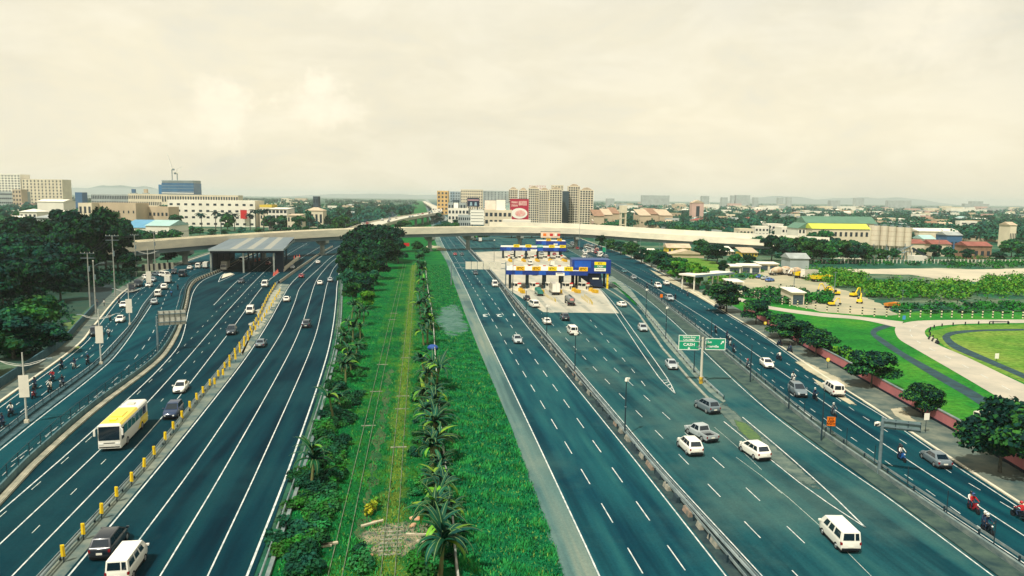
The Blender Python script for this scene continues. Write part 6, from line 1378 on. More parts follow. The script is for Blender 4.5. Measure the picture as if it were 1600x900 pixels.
bw = [P(*p) for p in ((716, 915), (712, 880), (706, 800), (694, 720), (686, 640), (680, 560), (676, 500), (664, 410))]; bwx = lambda y: np.interp(y, [p.y for p in bw], [p.x for p in bw])
blades('verge_grass', 150000, 48, 330, lambda y: bwx(y)+.2, interp('RG', -.15), .30, GBL, 21, .045)
blades('railway_grass', 80000, 48, 300, interp('LM_right', 1.7), lambda y: bwx(y)-.2, .22, GBL, 22, .04)
# ------------------------------------------------------------------ railway
RAILM = mat('rail_rust', (.17, .20, .12), .6, col2=(.05, .10, .05), scale=.8)
for xa, xb, lab in ((xr[0], xr[1], 'left overgrown railway track with two thin rails in the grass'), (xr[2], xr[3], 'right railway track on the yellowed grass strip')):
    t = thing('railway_track', ((xa+xb)/2, 0, 0), lab, 'railway track'); m_ = (xa+xb)/2
    for x in (xa, xb): mb = MB(); mb.box(x-m_, 170, .03, .065, 330, .14); mb.build('rail', RAILM, t)
    sl = MB().box(0, 0, .02, 1.9, .24, .09).mesh('sleeper', mat('sleeper_concrete', (.30, .30, .22), .9, col2=(.12, .14, .1), scale=2))
    ys = [P(606, yy).y for yy in ((868, 862, 856, 850, 844, 838, 832, 826, 700, 640, 620, 560) if xa > 0 or xa == xr[2] else (665, 612, 570, 500, 490))]
    for yv in ys: put('sleeper', sl, t, (0, yv, 0))
# litter and rubble beside the tracks
PALM = {}
def palm_meshes(seed, H):
    r = np.random.default_rng(seed); tk = MB(); pts = [Vector((math.sin(z*.12)*.3, 0, z)) for z in np.linspace(-.2, H, 6)]
    for k, (a, b) in enumerate(zip(pts, pts[1:])): tk.tube(a, b, .24-.02*k, .22-.02*k, 8)
    fr = []
    for k in range(16):
        az = 2.4*k; e = r.uniform(-.1, 1.2); L = 3.6; pos = pts[-1].copy(); mb = MB(); vs = []; 
        for j in range(7):
            t = j/6; d = Vector((math.cos(az)*math.cos(e), math.sin(az)*math.cos(e), math.sin(e))); sd = Vector((-math.sin(az), math.cos(az), 0)); w_ = .55*math.sin(math.pi*(.12+.85*t)); vs += [tuple(pos-sd*w_-Vector((0, 0, w_*.6))), tuple(pos), tuple(pos+sd*w_-Vector((0, 0, w_*.6)))]; pos = pos+d*(L/6); e -= .32
        mb.add(vs, [f for j in range(6) for f in ((3*j, 3*j+1, 3*j+4, 3*j+3), (3*j+1, 3*j+2, 3*j+5, 3*j+4))]); fr.append(mb.mesh('frond', LF_DARK))
    return tk.mesh('trunk', BARK), fr
PALMS = [palm_meshes(90+k, 11) for k in range(3)]
def palm(p, s, label):
    tk, fr = random.choice(PALMS); t = thing('palm_tree', (p.x, p.y, 0), label, 'palm tree', 'palms before the long white building', random.uniform(0, 6)); t.scale = (s*1.4, s*1.4, s); put('trunk', tk, t); [put('frond', f, t) for f in fr]
for x, y, s in ((316, 361, 1.25), (337, 359, 1.3), (346, 361, 1.2), (356, 359, 1.25), (367, 361, 1.2), (391, 360, 1.2), (400, 362, 1.5), (412, 361, 1.55), (422, 362, 1.1)): palm(P(x, y), s, 'palm tree standing before the long white building')
# ================================================================== city behind the flyover
B_CREAM = mat('facade_cream', (.66, .58, .42), .85, var=.10, scale=.08); B_WHITE = mat('facade_white', (.76, .72, .60), .85, var=.08, scale=.08); B_GREY = mat('facade_grey', (.34, .38, .36), .85, var=.15, scale=.08); B_TAN = mat('facade_tan', (.50, .40, .27), .85, var=.12, scale=.08); B_PINK = mat('facade_pink', (.55, .36, .30), .85, var=.1, scale=.1); B_YEL = mat('facade_yellow', (.66, .48, .06), .8, var=.1, scale=.2); B_BLUE = mat('facade_blue', (.05, .13, .24), .7); B_DARK = mat('facade_dark', (.04, .07, .085), .8)
R_RED = mat('roof_red', (.24, .085, .065), .85, var=.2, scale=.3); R_GREY = mat('roof_grey', (.30, .33, .31), .7, var=.2, scale=.3); R_WHITE = mat('roof_white', (.72, .68, .57), .7, var=.1, scale=.3); R_TAN = mat('roof_tan', (.48, .38, .26), .8, var=.2, scale=.3); R_GREEN = mat('roof_green', (.09, .19, .13), .7, var=.1, scale=.2); R_LIME = mat('roof_lime', (.50, .55, .07), .7, var=.1, scale=.2); R_BLUE = mat('roof_blue', (.10, .28, .42), .6, var=.15, scale=.2); R_RUST = mat('roof_rust', (.27, .16, .10), .9, var=.25, scale=.3); R_TEAL = mat('roof_teal', (.32, .50, .46), .6, var=.1, scale=.2)
WIN = mat('window_dark', (.02, .035, .045), .25, spec=.5); BAL = mat('balcony_shadow', (.06, .08, .08), .8)
UNIT = {}
def unit(m):
    if m.name not in UNIT: UNIT[m.name] = MB().box(0, 0, 0, 1, 1, 1).mesh('window', m)
    return UNIT[m.name]
def bld(name, label, x0, x1, ytop, dep, depth, wall, floors=0, cols=0, cat='building', group=None, roof=None, roofm=None, roofh=2.0, win=WIN, ww=.5, wh=.5, side_cols=0, skew=0.0, par=1.0, z0=0.0, wname='window', first=0.0, rz_add=0.0):
    a, b = Q(x0, yh(x0), dep), Q(x1, yh(x1), dep); xm = (x0+x1)/2; H = Q(xm, ytop, dep).z
    a.z = b.z = z0; u = (b-a); L = u.length; u.normalize(); rz = ang(u)+rz_add
    t = thing(name, a, label, cat, group, rz)
    mb = MB(); mb.box(L/2, depth/2, -.3, L, depth, H+.3); mb.build('wall', wall, t)
    if roof == 'gable':   # ridge along the front
        o = .5; mb = MB(); mb.add([(-o, -o, H), (L+o, -o, H), (L+o, depth+o, H), (-o, depth+o, H), (-o, depth/2, H+roofh), (L+o, depth/2, H+roofh)], [(0, 1, 5, 4), (2, 3, 4, 5), (0, 4, 3), (1, 2, 5), (3, 2, 1, 0)]); mb.build('roof', roofm, t)
    elif roof == 'hip':
        o = .6; i = min(L, depth)*.45; mb = MB(); mb.add([(-o, -o, H), (L+o, -o, H), (L+o, depth+o, H), (-o, depth+o, H), (i, depth/2, H+roofh), (L-i, depth/2, H+roofh)], [(0, 1, 5, 4), (2, 3, 4, 5), (0, 4, 3), (1, 2, 5), (3, 2, 1, 0)]); mb.build('roof', roofm, t)
    elif roof == 'front':  # gable end to the front
        o = .5; mb = MB(); mb.add([(-o, -o, H), (L+o, -o, H), (L+o, depth+o, H), (-o, depth+o, H), (L/2, -o, H+roofh), (L/2, depth+o, H+roofh)], [(1, 2, 5, 4), (3, 0, 4, 5), (0, 1, 4), (2, 3, 5), (3, 2, 1, 0)]); mb.build('roof', roofm, t)
    elif roof == 'mono':
        mb = MB(); mb.add([(-.4, -.6, H+.05), (L+.4, -.6, H+.05), (L+.4, depth+.5, H+roofh), (-.4, depth+.5, H+roofh), (-.4, -.6, H+.25), (L+.4, -.6, H+.25), (L+.4, depth+.5, H+roofh+.2), (-.4, depth+.5, H+roofh+.2)], [(3, 2, 1, 0), (4, 5, 6, 7), (0, 1, 5, 4), (1, 2, 6, 5), (2, 3, 7, 6), (3, 0, 4, 7)]); mb.build('roof', roofm, t)
    elif par:
        mb = MB(); mb.box(L/2, .15, H, L+.2, .3, par); mb.box(L/2, depth-.15, H, L+.2, .3, par); mb.box(.05, depth/2, H, .3, depth-.6, par); mb.box(L-.05, depth/2, H, .3, depth-.6, par); mb.build('parapet', roofm or wall, t)
    n = 0; me = unit(win)
    if floors:
        fh = (H-first)/floors; cw = L/cols; extra = MB()
        for f in range(floors-1, -1, -1):
            for c in range(cols):
                x, z = (c+.5)*cw, first+(f+.28)*fh; n += 1
                if n <= 100: put(wname, me, t, (x, -.02, z), 0, (cw*ww, .16, fh*wh))
                else: extra.box(x, -.02, z, cw*ww, .16, fh*wh)
        if side_cols:
            sw = depth/side_cols; left = xm > 655
            for f in range(floors):
                for c in range(side_cols):
                    y, z = (c+.5)*sw, first+(f+.28)*fh; n += 1; x = -.02 if left else L+.02
                    if n <= 100: put(wname, me, t, (x, y, z), 0, (.16, sw*ww, fh*wh))
                    else: extra.box(x, y, z, .16, sw*ww, fh*wh)
        if extra.v: o = extra.build(wname, win, t); o['kind'] = 'stuff'
    return t, L, H
# skyline blocks on the left
bld('apartment_block', 'white gridded tower at the extreme left of the skyline', -2, 33, 273, 1450, 30, B_WHITE, 13, 7, ww=.55, wh=.5)
bld('apartment_block', 'long cream block beside the white tower on the left skyline', 35, 98, 281, 1450, 30, B_CREAM, 9, 11, ww=.35, wh=.6)
bld('apartment_block', 'grey lower block below the white tower at left', -2, 30, 300, 1300, 30, B_GREY, 4, 10, ww=.8, wh=.4)
bld('apartment_block', 'small beige block between the left tower and a round tree', 19, 33, 297, 1250, 16, B_TAN, 5, 3)
t, L_, H_ = bld('office_building', 'blue glass office building under construction with cranes on top', 253, 303, 286, 1350, 34, mat('curtain_wall', (.010, .085, .20), .2, spec=.6, col2=(.03, .16, .30), scale=.06), 0, 0, par=0)
mb = MB(); mb.box(L_/2, 17, H_, L_*.98, 33, 5); mb.build('bare_floor', B_GREY, t)
mb = MB(); mb.box(L_/2, -.3, H_-19, L_, .5, 1.6); mb.build('white_band', WHITE, t)
m9 = unit(mat('slab_edge', (.25, .33, .36), .6))
for k in range(9): put('floor_edge', m9, t, (L_/2, -.1, 4+k*(H_-4)/9), 0, (L_, .3, .55))
for k in range(2): put('floor_edge', m9, t, (L_/2, -.1, H_+1.5+k*2.2), 0, (L_, .3, .5))
mb = MB(); mb.box(-3.3, 14, -.3, 6, 26, H_-3); mb.build('side_wing', mat('curtain_wall_light', (.03, .17, .34), .25, spec=.6), t)
def crane(x, y0, ytop, xj, yj, dep, label):
    b = Q(x, y0, dep); tp = Q(x, ytop, dep); j = Q(xj, yj, dep); t = thing('tower_crane', b, label, 'crane', 'cranes on the glass office building'); tp -= b; j -= b
    mb = MB(); mb.tube((0, 0, -8), (0, 0, tp.z), .9, .9, 4); mb.build('mast', STEEL, t); mb = MB(); mb.box(0, 0, tp.z, 3.2, 3.2, 3); mb.build('cab', WHITE, t)
    mb = MB(); mb.tube((0, 0, tp.z+2), tuple(j), .75, .4, 4); mb.build('jib', mat('jib_white', (.72, .70, .62), .6), t); mb = MB(); mb.tube((0, 0, tp.z+1.5), (-(j.x)*.35, -(j.y)*.35, tp.z+1), .8, .8, 4); mb.box(-j.x*.35, -j.y*.35, tp.z-1.5, 3.5, 3.5, 3); mb.build('counterweight', STEEL, t)
    mb = MB(); mb.tube((0, 0, tp.z+8), tuple(j), .15, .15, 4); mb.tube((0, 0, tp.z+2), (0, 0, tp.z+8), .4, .2, 4); mb.build('stay', STEEL_D, t)
crane(269, 276, 265, 261, 239, 1365, 'tall crane with steep white boom on the glass office roof'); crane(277, 277, 271, 285, 260, 1368, 'shorter crane with pale boom on the glass office roof')
bld('terrace_building', 'long row building with dark openings left of the glass office', 142, 200, 304.5, 1180, 20, B_GREY, 3, 22, ww=.6, wh=.6); bld('terrace_building', 'cream row building with small roof tanks left of glass office', 200, 252, 304, 1150, 20, B_CREAM, 3, 18, ww=.55, wh=.55); bld('terrace_building', 'low row building beneath the glass office', 252, 372, 305.5, 1140, 20, B_CREAM, 2, 30, ww=.6, wh=.6)
for x, lab, m in ((209, 'blue water tank on the row building roof', B_BLUE), (228, 'brown water tank on the row building roof', B_TAN)):
    q = Q(x, 300, 1155); t = thing('water_tank', (q.x, q.y, Q(x, 304, 1155).z), lab, 'water tank'); mb = MB(); mb.box(0, 0, 2.5, 5, 5, 6); mb.build('tank', m, t); mb = MB(); mb.box(0, 0, 0, 9, 6, 2.6); mb.build('stand', B_GREY, t)
bld('blue_hut', 'small bright blue building on the left skyline', 117, 128, 301.5, 1120, 14, B_BLUE, cat='building')
# nearer blocks, left
wt, L_, H_ = bld('long_white_building', 'long white four storey building with palms in front', 261, 398, 314, 690, 26, B_WHITE, 4, 12, ww=.42, wh=.32, par=.8)
q = Q(381, 335, 689); s = thing('red_banner', q, 'bright red banner hanging on the long white building', 'banner', rz=ang(Q(398, 315, 690)-Q(261, 315, 690))); MB().box(0, -.5, -4, 6, .2, 8).build('cloth', RED, s); MB().box(0, -.4, 4, 6.4, .3, .3).build('frame', STEEL, s)
bld('cream_hall', 'cream flat roofed building behind the left grove', 121, 142, 318, 590, 16, B_CREAM, 2, 3, par=.5); bld('cream_hall', 'long tan wall building with dark window group behind the left grove', 142, 211, 318, 600, 22, B_TAN, 2, 9, ww=.28, wh=.2, par=.5)
bld('cream_hall', 'tan low block with red sign beside the long white building', 211, 262, 325, 620, 20, B_TAN, 2, 8, ww=.5, wh=.3); q = Q(218, 322.5, 618); s = thing('red_sign', q, 'red sign board on the tan low block', 'sign'); MB().box(0, 0, -2, 8, .3, 4.6).build('panel', RED, s); MB().box(0, .3, -4.5, .3, .3, 3).build('post', STEEL, s)
for x0, x1, yt, dep, m, lab in ((186, 232, 356, 455, R_BLUE, 'blue edged warehouse with white roof beyond the left grove'), (225, 262, 353, 430, R_TEAL, 'pale teal warehouse roof beyond the left grove'), (196, 250, 351, 520, R_BLUE, 'long blue roofed warehouse behind the teal one')): bld('warehouse', lab, x0, x1, yt, dep, 26, B_WHITE, roof='gable', roofm=m, roofh=3)
bld('white_hall', 'white hall with low pitched roof behind the upper left grove', 57, 98, 315, 640, 18, B_WHITE, 1, 2, ww=.12, wh=.2, roof='gable', roofm=R_WHITE, roofh=2); bld('white_hall', 'two storey white house amid the left trees', 28, 55, 331, 520, 14, B_WHITE, 2, 4, roof='hip', roofm=R_WHITE, roofh=2); bld('white_hall', 'wide pale roofed house behind the left grove', 72, 104, 334, 560, 14, B_CREAM, 2, 6, roof='gable', roofm=R_WHITE, roofh=2.4); bld('white_hall', 'low dome roofed pale house at the left edge', 6, 27, 343, 430, 12, B_WHITE, 1, 3, roof='gable', roofm=R_WHITE, roofh=2); bld('tin_shed', 'long grey tin walled shed behind the left grove', 50, 94, 341, 460, 14, B_GREY, 0, 0, roof='mono', roofm=R_GREY, roofh=1.5)
bld('office_building', 'white corner office with gridded side right of the palms', 418, 448, 327, 640, 22, B_WHITE, 4, 5, ww=.7, wh=.55, roof='mono', roofm=R_WHITE, roofh=1.0); bld('office_building', 'yellow topped office behind the corner office', 405, 424, 324, 690, 16, B_CREAM, 3, 4, roofm=B_YEL, par=2.4); bld('office_building', 'low cream building with posts right of the corner office', 448, 468, 337, 610, 16, B_CREAM, 2, 4, roof='mono', roofm=R_TAN, roofh=1); bld('tower_house', 'dark square tower among the trees left of the skyway', 489, 497, 308, 900, 10, B_DARK, 3, 2)
bld('gable_house', 'wide cream roofed house left of the skyway', 477, 504, 329, 700, 14, B_CREAM, 1, 4, roof='hip', roofm=R_TAN, roofh=3)
# centre: towers and billboards
bld('apartment_block', 'orange topped tower left of the centre skyline', 683, 700, 299, 1300, 24, mat('facade_orange', (.62, .40, .15), .8, var=.2, scale=.05), 6, 3); bld('apartment_block', 'blue striped tower in the centre skyline', 703, 719, 300, 1350, 24, mat('facade_bluegrey', (.22, .32, .38), .6, col2=(.42, .48, .47), scale=.1, stretch=(1, 1, .01)), 8, 4, ww=.4); bld('apartment_block', 'wide cream tower behind the dark billboard', 720, 754, 297, 1300, 24, B_CREAM, 9, 10, ww=.5); bld('apartment_block', 'pale hazy slab left of the condominium towers', 755, 798, 299, 1700, 30, B_GREY, 9, 8, ww=.3)
bld('condominium', 'far cream condominium slab rising behind the others', 862, 880, 290.5, 1000, 20, B_CREAM, 16, 4, ww=.5, wh=.5)
cond = [(795, 809, 297, 860, 'first cream condominium tower with arched crown, behind the red billboard'), (811, 824, 298, 850, 'second cream condominium tower just behind the red billboard'), (826, 842, 295, 830, 'third condominium tower with dark balconies right of red billboard'), (843, 858, 298, 825, 'fourth condominium tower with dark balconies'), (859, 878, 297, 815, 'fifth condominium tower with cream front'), (888, 906, 292, 850, 'sixth condominium tower with dark stair slot'), (906, 927, 298, 800, 'last condominium tower standing at the right end of the cluster')]
for i, (x0, x1, yt, dep, lab) in enumerate(cond):
    t, L_, H_ = bld('condominium', lab, x0, x1, yt, dep, 18, B_CREAM, 16, 5, ww=.66, wh=.62, wname='balcony', win=BAL if i in (2, 3) else WIN)
    mb = MB(); n = 10; mb.loft([[(L_*.1+L_*.8*k/n, 1+yy, H_+1+2.4*math.sin(math.pi*k/n)) for k in range(n+1)]+[(L_*.9, 1+yy, H_), (L_*.1, 1+yy, H_)] for yy in (0, 3)]); mb.build('crown_arch', R_TAN, t)
    mb = MB(); mb.box(L_/2, 9, H_, L_*.4, 8, 3.5); mb.build('roof_house', B_WHITE, t)
    for k in range(0, 4): m2 = MB(); m2.box(L_*(k+.97)/5 if k < 3 else L_*.995, -.35, 0, .5, .7, H_); m2.build('pilaster', B_WHITE, t)
bld('condominium', 'dark glass link between the last condominium towers', 878, 889, 300, 840, 14, B_DARK, 0, 0)
q = Q(840, 291, 840); s = thing('roof_sign', q, 'red lattice roof sign frame on the condominium towers', 'sign frame'); mb = MB()
for k in range(7): mb.box(-9+k*3, 0, -6, .4, .4, 7)
for z in (-5, -2.5, 0): mb.box(0, 0, z, 19, .4, .5)
mb.build('lattice', mat('sign_pinkish', (.55, .30, .26), .7), s); MB().box(0, 2, -10, 16, 1, 5).build('base', B_CREAM, s)
def billboard(label, x0, x1, y0, y1, dep, m, legs=True, extra=None):
    c = Q((x0+x1)/2, (y0+y1)/2, dep); a, b = Q(x0, yh(x0), dep), Q(x1, yh(x1), dep); w = (b-a).length; h = Q(x0, y0, dep).z-Q(x0, y1, dep).z; rz = ang(Vector((b.x-a.x, b.y-a.y, 0)))
    t = thing('billboard', (c.x, c.y, 0), label, 'billboard', rz=rz); mb = MB(); mb.box(0, 0, c.z-h/2, w, .5, h); mb.build('panel', m, t)
    for x in ((-w*.35, w*.35) if legs else ()): mb = MB(); mb.box(x, .8, 0, .8, .8, c.z); mb.build('leg', STEEL_D, t)
    mb = MB()
    for z in (c.z-h/2-.3, c.z+h/2): mb.box(0, .1, z, w+.4, .7, .3)
    mb.build('frame', STEEL_D, t)
    if extra: extra(t, w, h, c.z)
    return t
def red_ad(t, w, h, z):
    MB().loft([[(w*.44*math.cos(a), -.27-.12*k, z-h*.20+h*.26*math.sin(a)) for a in [2*math.pi*j/24 for j in range(24)]] for k in (0, 1)][::-1]).build('white_ellipse', SIGN_W, t)
    MB().loft([[(w*.05+w*.28*math.cos(a), -.40-.1*k, z-h*.20+h*.15*math.sin(a)) for a in [2*math.pi*j/20 for j in range(20)]] for k in (0, 1)][::-1]).build('pink_patch', mat('ad_pink', (.75, .25, .22), .6, col2=(.8, .6, .5), scale=.3), t)
    for x, zz, a, b in ((.18, .30, .44, .22), (-.26, .34, .34, .10), (-.26, .18, .34, .10)): MB().box(w*x, -.28, z+h*zz-h*b/2, w*a, .1, h*b).build('white_block', mat('ad_cream', (.72, .55, .45), .6, col2=(.55, .1, .12), scale=.9), t)
billboard('big crimson billboard with a white ellipse before the condominium towers', 797, 826, 311, 343, 700, mat('ad_crimson', (.42, .01, .045), .5), extra=red_ad)
def screen_ad(t, w, h, z):
    MB().box(0, -.28, z+h*.18, w*.92, .1, h*.16).build('pale_band', mat('ad_band', (.5, .3, .32), .6), t)
    for x in (-.18, .2): MB().box(w*x, -.28, z-h*.40, w*.22, .1, h*.42, 0, 0, .6, 1).build('pale_figure', mat('ad_figure', (.3, .45, .5), .6), t)
billboard('dark screen billboard left of centre with pale shapes', 730, 749, 309.5, 322.5, 720, mat('ad_navy', (.012, .02, .05), .4), extra=screen_ad)
def lines_ad(t, w, h, z):
    for k in range(4): MB().box(0, -.28, z+h*(.3-.2*k), w*.9, .08, .3).build('seam', STEEL_D, t)
billboard('blank cream billboard frame showing horizontal seams', 735, 756, 328, 351, 600, SIGN_W, extra=lines_ad); billboard('pinkish blank billboard behind the framed one', 757.5, 774.5, 313, 344, 660, mat('ad_blush', (.72, .58, .48), .7, col2=(.80, .74, .62), scale=.12))
def green_ad(t, w, h, z):
    MB().box(-w*.02, -.28, z-h*.38, w*.30, .1, h*.22, 0, 0, .5, 1).build('green_shape', mat('ad_green', (.12, .42, .12), .6), t); MB().box(-w*.2, -.28, z-h*.45, w*.4, .12, h*.12).build('yellow_shape', mat('ad_yellow', (.65, .5, .15), .6), t)
billboard('cream billboard with a green shape low on it', 775.5, 789.5, 312, 346, 650, SIGN_W, extra=green_ad)
billboard('teal figure billboard narrow beside the crimson one', 790.5, 796.5, 317, 341, 645, mat('ad_teal', (.10, .28, .28), .6, col2=(.6, .6, .5), scale=.25)); billboard('small dark sign over the street left of the cream frames', 707, 718, 313, 315, 800, B_DARK); billboard('white poster with dark patch on the low building left of centre', 709, 716, 317, 326, 780, SIGN_W)
def fly_ad(t, w, h, z):
    for k, (x, m) in enumerate(((-.3, ORANGE), (.05, RED), (.3, SIGN_W), (.42, RED))): MB().box(w*x, -.28, z-h*.2, w*.16, .1, h*.45).build('print_patch', m, t)
billboard('pink printed billboard below the flyover barrier above the toll canopies', 845, 875, 362.5, 371.5, 436, mat('ad_salmon', (.75, .50, .36), .6, col2=(.8, .7, .52), scale=.4), extra=fly_ad)
for i, (x0, x1, yt, dep, m) in enumerate(((700, 733, 327, 760, B_WHITE), (757, 800, 330, 640, B_CREAM), (700, 728, 318, 900, B_GREY), (786, 830, 346, 600, B_WHITE), (716, 736, 338, 640, B_GREY))): bld('shop_block', ('white shop block by the straight street', 'cream shop block behind the billboards', 'grey shop block farther up the straight street', 'low white shop row below the crimson billboard', 'grey shop block next to the cream billboard frame')[i], x0, x1, yt, dep, 18, m, 3, 6, ww=.6)
# right of the condominiums
t = thing('water_tower', Q(973, 350, 700)*1, 'tall pale square concrete tower on open legs', 'tower'); t.location.z = 0; hz = Q(973, 321, 700).z
for x in (-2.2, 2.2):
    for y in (-2, 2): MB().box(x, y, 0, 1.1, 1.1, hz*.72).build('leg', B_CREAM, t)
MB().box(0, 0, hz*.72, 6.2, 6, hz*.28).build('tank', B_CREAM, t)
for z in (.25, .5): MB().box(0, 0, hz*z, 5.4, 5.2, .8).build('brace', B_CREAM, t)
for i, (x0, x1, yt, dep, rm) in enumerate(((929, 945, 338, 760, R_RUST), (944, 958, 336, 780, R_TAN), (956, 969, 334, 800, R_RUST), (1000, 1018, 337, 780, R_TAN), (1016, 1034, 335, 800, R_RUST), (1032, 1052, 337, 790, R_TAN))): bld('sawtooth_factory', ('rust roofed', 'tan roofed', 'dark rust roofed', 'tan striped', 'wide rust roofed', 'pinkish tan')[i]+' factory bay '+('left' if i < 3 else 'right')+' of the square concrete tower', x0, x1, yt, dep, 40, B_TAN, roof='mono', roofm=rm, roofh=6)
bld('chapel', 'pinkish church front with a dark pointed arch amid the trees', 1082, 1100, 317, 1050, 16, B_PINK, 1, 1, ww=.3, wh=.55, roof='front', roofm=R_TAN, roofh=4)
for i, (x0, x1, yt, dep, m) in enumerate(((1182, 1204, 356, 560, B_WHITE), (1158, 1180, 360, 540, B_CREAM), (1202, 1226, 352, 590, B_WHITE), (1224, 1246, 357, 520, B_WHITE), (1244, 1258, 360, 500, B_GREY), (1135, 1158, 357, 600, B_PINK), (1096, 1130, 362, 560, B_GREY))): bld('town_house', ('white three storey house behind the flyover ramp', 'cream house with dark doorway behind the flyover ramp', 'tall white house with roof terrace behind the ramp', 'white house with many windows next to the school', 'grey narrow house next to the school', 'pinkish house left of the white houses', 'grey wide roofed house left of the pinkish one')[i], x0, x1, yt, dep, 14, m, 3, 4, ww=.55, wh=.45)
sc, L_, H_ = bld('school_building', 'long school building with lime roof and rows of windows', 1272, 1362, 358, 470, 13, B_CREAM, 2, 11, ww=.45, wh=.42, roof='gable', roofm=R_LIME, roofh=3.2); bld('school_building', 'taller school wing with dull green roof behind the lime roof', 1262, 1372, 349, 500, 18, B_CREAM, 3, 12, roof='gable', roofm=R_GREEN, roofh=4.5); bld('school_building', 'short white school wing at the left of the lime roof', 1250, 1273, 357, 480, 20, B_WHITE, 3, 4, roof='front', roofm=R_GREEN, roofh=3.5)
# silos of the concrete plant
for i, (x, wpx, yt) in enumerate(((1367, 13, 352.5), (1380, 12, 353), (1392, 13, 354), (1405, 13, 355), (1417, 12, 355.5))):
    dep = 395; c = Q(x, 380, dep); r0 = wpx*.5*dep/FPX; H_ = Q(x, yt, dep).z; t = thing('silo', (c.x, c.y, 0), ('leftmost', 'second', 'middle', 'fourth', 'rightmost')[i]+' tall cream silo of the concrete plant', 'silo'); hb = H_*.42
    mb = MB(); mb.tube((0, 0, hb), (0, 0, H_), r0, r0, 18); mb.tube((0, 0, hb-2), (0, 0, hb), r0*.35, r0, 18); mb.build('shell', mat('silo_cream', (.66, .59, .44), .7, col2=(.54, .48, .36), scale=.5, stretch=(2, 2, .3)), t)
    for k in range(4): a = math.pi/4+k*math.pi/2; m2 = MB(); m2.box(r0*.8*math.cos(a), r0*.8*math.sin(a), 0, .35, .35, hb+.2); m2.build('leg', B_CREAM, t)
    for k in (1, 2, 3): m2 = MB(); m2.tube((0, 0, hb+(H_-hb)*k/4), (0, 0, hb+(H_-hb)*k/4+.15), r0*1.02, r0*1.02, 18); m2.build('hoop', B_TAN, t)
    m2 = MB(); m2.box(0, 0, H_, 1.4, 1.4, .8); m2.path([(r0*math.cos(a), r0*math.sin(a), H_+.9) for a in np.linspace(0, 6.28, 13)], .05, 4); m2.build('top_rail', STEEL, t)
pl = thing('batching_plant', P(1395, 408)*1, 'cluttered steel batching plant with conveyor under the silos', 'plant'); pl.location = (P(1395, 406).x, P(1395, 406).y, 0); r_ = random.Random(3)
for k in range(16): m2 = MB(); x, y = r_.uniform(-14, 12), r_.uniform(-3, 5); m2.box(x, y, 0, .3, .3, r_.uniform(4, 9)); m2.build('column', STEEL, pl)
for k in range(9): m2 = MB(); m2.tube((r_.uniform(-14, 0), r_.uniform(-3, 4), r_.uniform(1, 4)), (r_.uniform(-5, 12), r_.uniform(-3, 4), r_.uniform(4, 8)), .22, .22, 6); m2.build('brace', STEEL, pl)
m2 = MB(); m2.tube((8, -4, 6.5), (19, -4, 1.0), .7, .7, 4); m2.build('conveyor', STEEL_D, pl); m2 = MB(); m2.box(13, -3, 0, 10, 5, 2.6); m2.build('hopper', B_WHITE, pl)
for i, (x0, x1, yt, dep, m, rm, lab) in enumerate(((1424, 1450, 381, 420, B_CREAM, R_RED, 'red roofed low shed right of the silos'), (1462, 1492, 382, 420, B_CREAM, R_RED, 'second red roofed low shed right of the silos'), (1448, 1466, 374, 430, B_WHITE, R_TEAL, 'two storey white hut between red roofs'), (1484, 1508, 368, 450, B_BLUE, R_GREY, 'dark blue hut right of the red sheds'), (1518, 1556, 385, 400, R_RUST, R_RED, 'maroon shed with sloping roof at right'), (1440, 1503, 362, 560, B_CREAM, R_WHITE, 'long cream warehouse above the red sheds'), (1520, 1570, 371, 600, B_TAN, R_RUST, 'dull rust roofed hall at right'), (1582, 1592, 352, 520, B_CREAM, R_TAN, 'slim cream tower near the right edge'))): bld('shed', lab, x0, x1, yt, dep, 12 if x1-x0 < 50 else 22, m, 1 if x1-x0 < 40 else 0, 4, roof='gable', roofm=rm, roofh=2.2, ww=.5, wh=.35)
# yellow sheds and the yard
for (x0, x1, yt, dep, m, rm, roof, fl, lab) in ((1046, 1082, 388, 415, B_YEL, R_TAN, 'gable', 1, 'yellow long building by the flyover piers'), (1052, 1104, 398, 385, B_TAN, R_TAN, 'front', 0, 'wide tan gabled warehouse near the flyover'), (1163, 1188, 396, 400, B_YEL, R_TAN, 'mono', 1, 'yellow boxy building left of the dark round tree'), (1130, 1150, 394, 405, B_TAN, R_WHITE, 'mono', 1, 'small tan building by the yellow boxy one'), (1240, 1270, 405, 330, B_GREY, R_GREY, 'gable', 0, 'grey long roofed shed behind the yard bushes'), (1000, 1030, 398, 390, B_YEL, R_WHITE, 'mono', 0, 'low yellow site hut beside the tree row')): bld('site_building', lab, x0, x1, yt, dep, 11, m, fl, 5, roof=roof, roofm=rm, roofh=2.2)
for (x0, x1, yt, yb, m, lab) in ((1143, 1163, 418, 428, B_WHITE, 'open fronted white garage at the left of the yard'), (1164, 1194, 417, 428, B_WHITE, 'open fronted white double garage in the yard'), (1192, 1222, 414, 424, B_CREAM, 'cream open shed behind the mixer trucks')):
    dep = proj(P((x0+x1)/2, yb))[2]; t, L_, H_ = bld('open_garage', lab, x0, x1, yt, dep, 7, m, roof='mono', roofm=R_WHITE, roofh=.4)
    nb_ = 2 if x1-x0 > 22 else 1
    for k in range(nb_): put('bay_opening', unit(B_DARK), t, (L_*(k+.5)/nb_, -.02, .2), 0, (L_/nb_*.75, .2, H_*.72))
dep = proj(P(1247, 479))[2]; t, L_, H_ = bld('yard_shed', 'concrete shed with dark front beside the striped bollards', 1246, 1266, 460, dep, 9, B_CREAM, roof='mono', roofm=R_WHITE, roofh=.5); put('doorway', unit(B_DARK), t, (L_*.5, -.03, .1), 0, (L_*.8, .2, H_*.8))
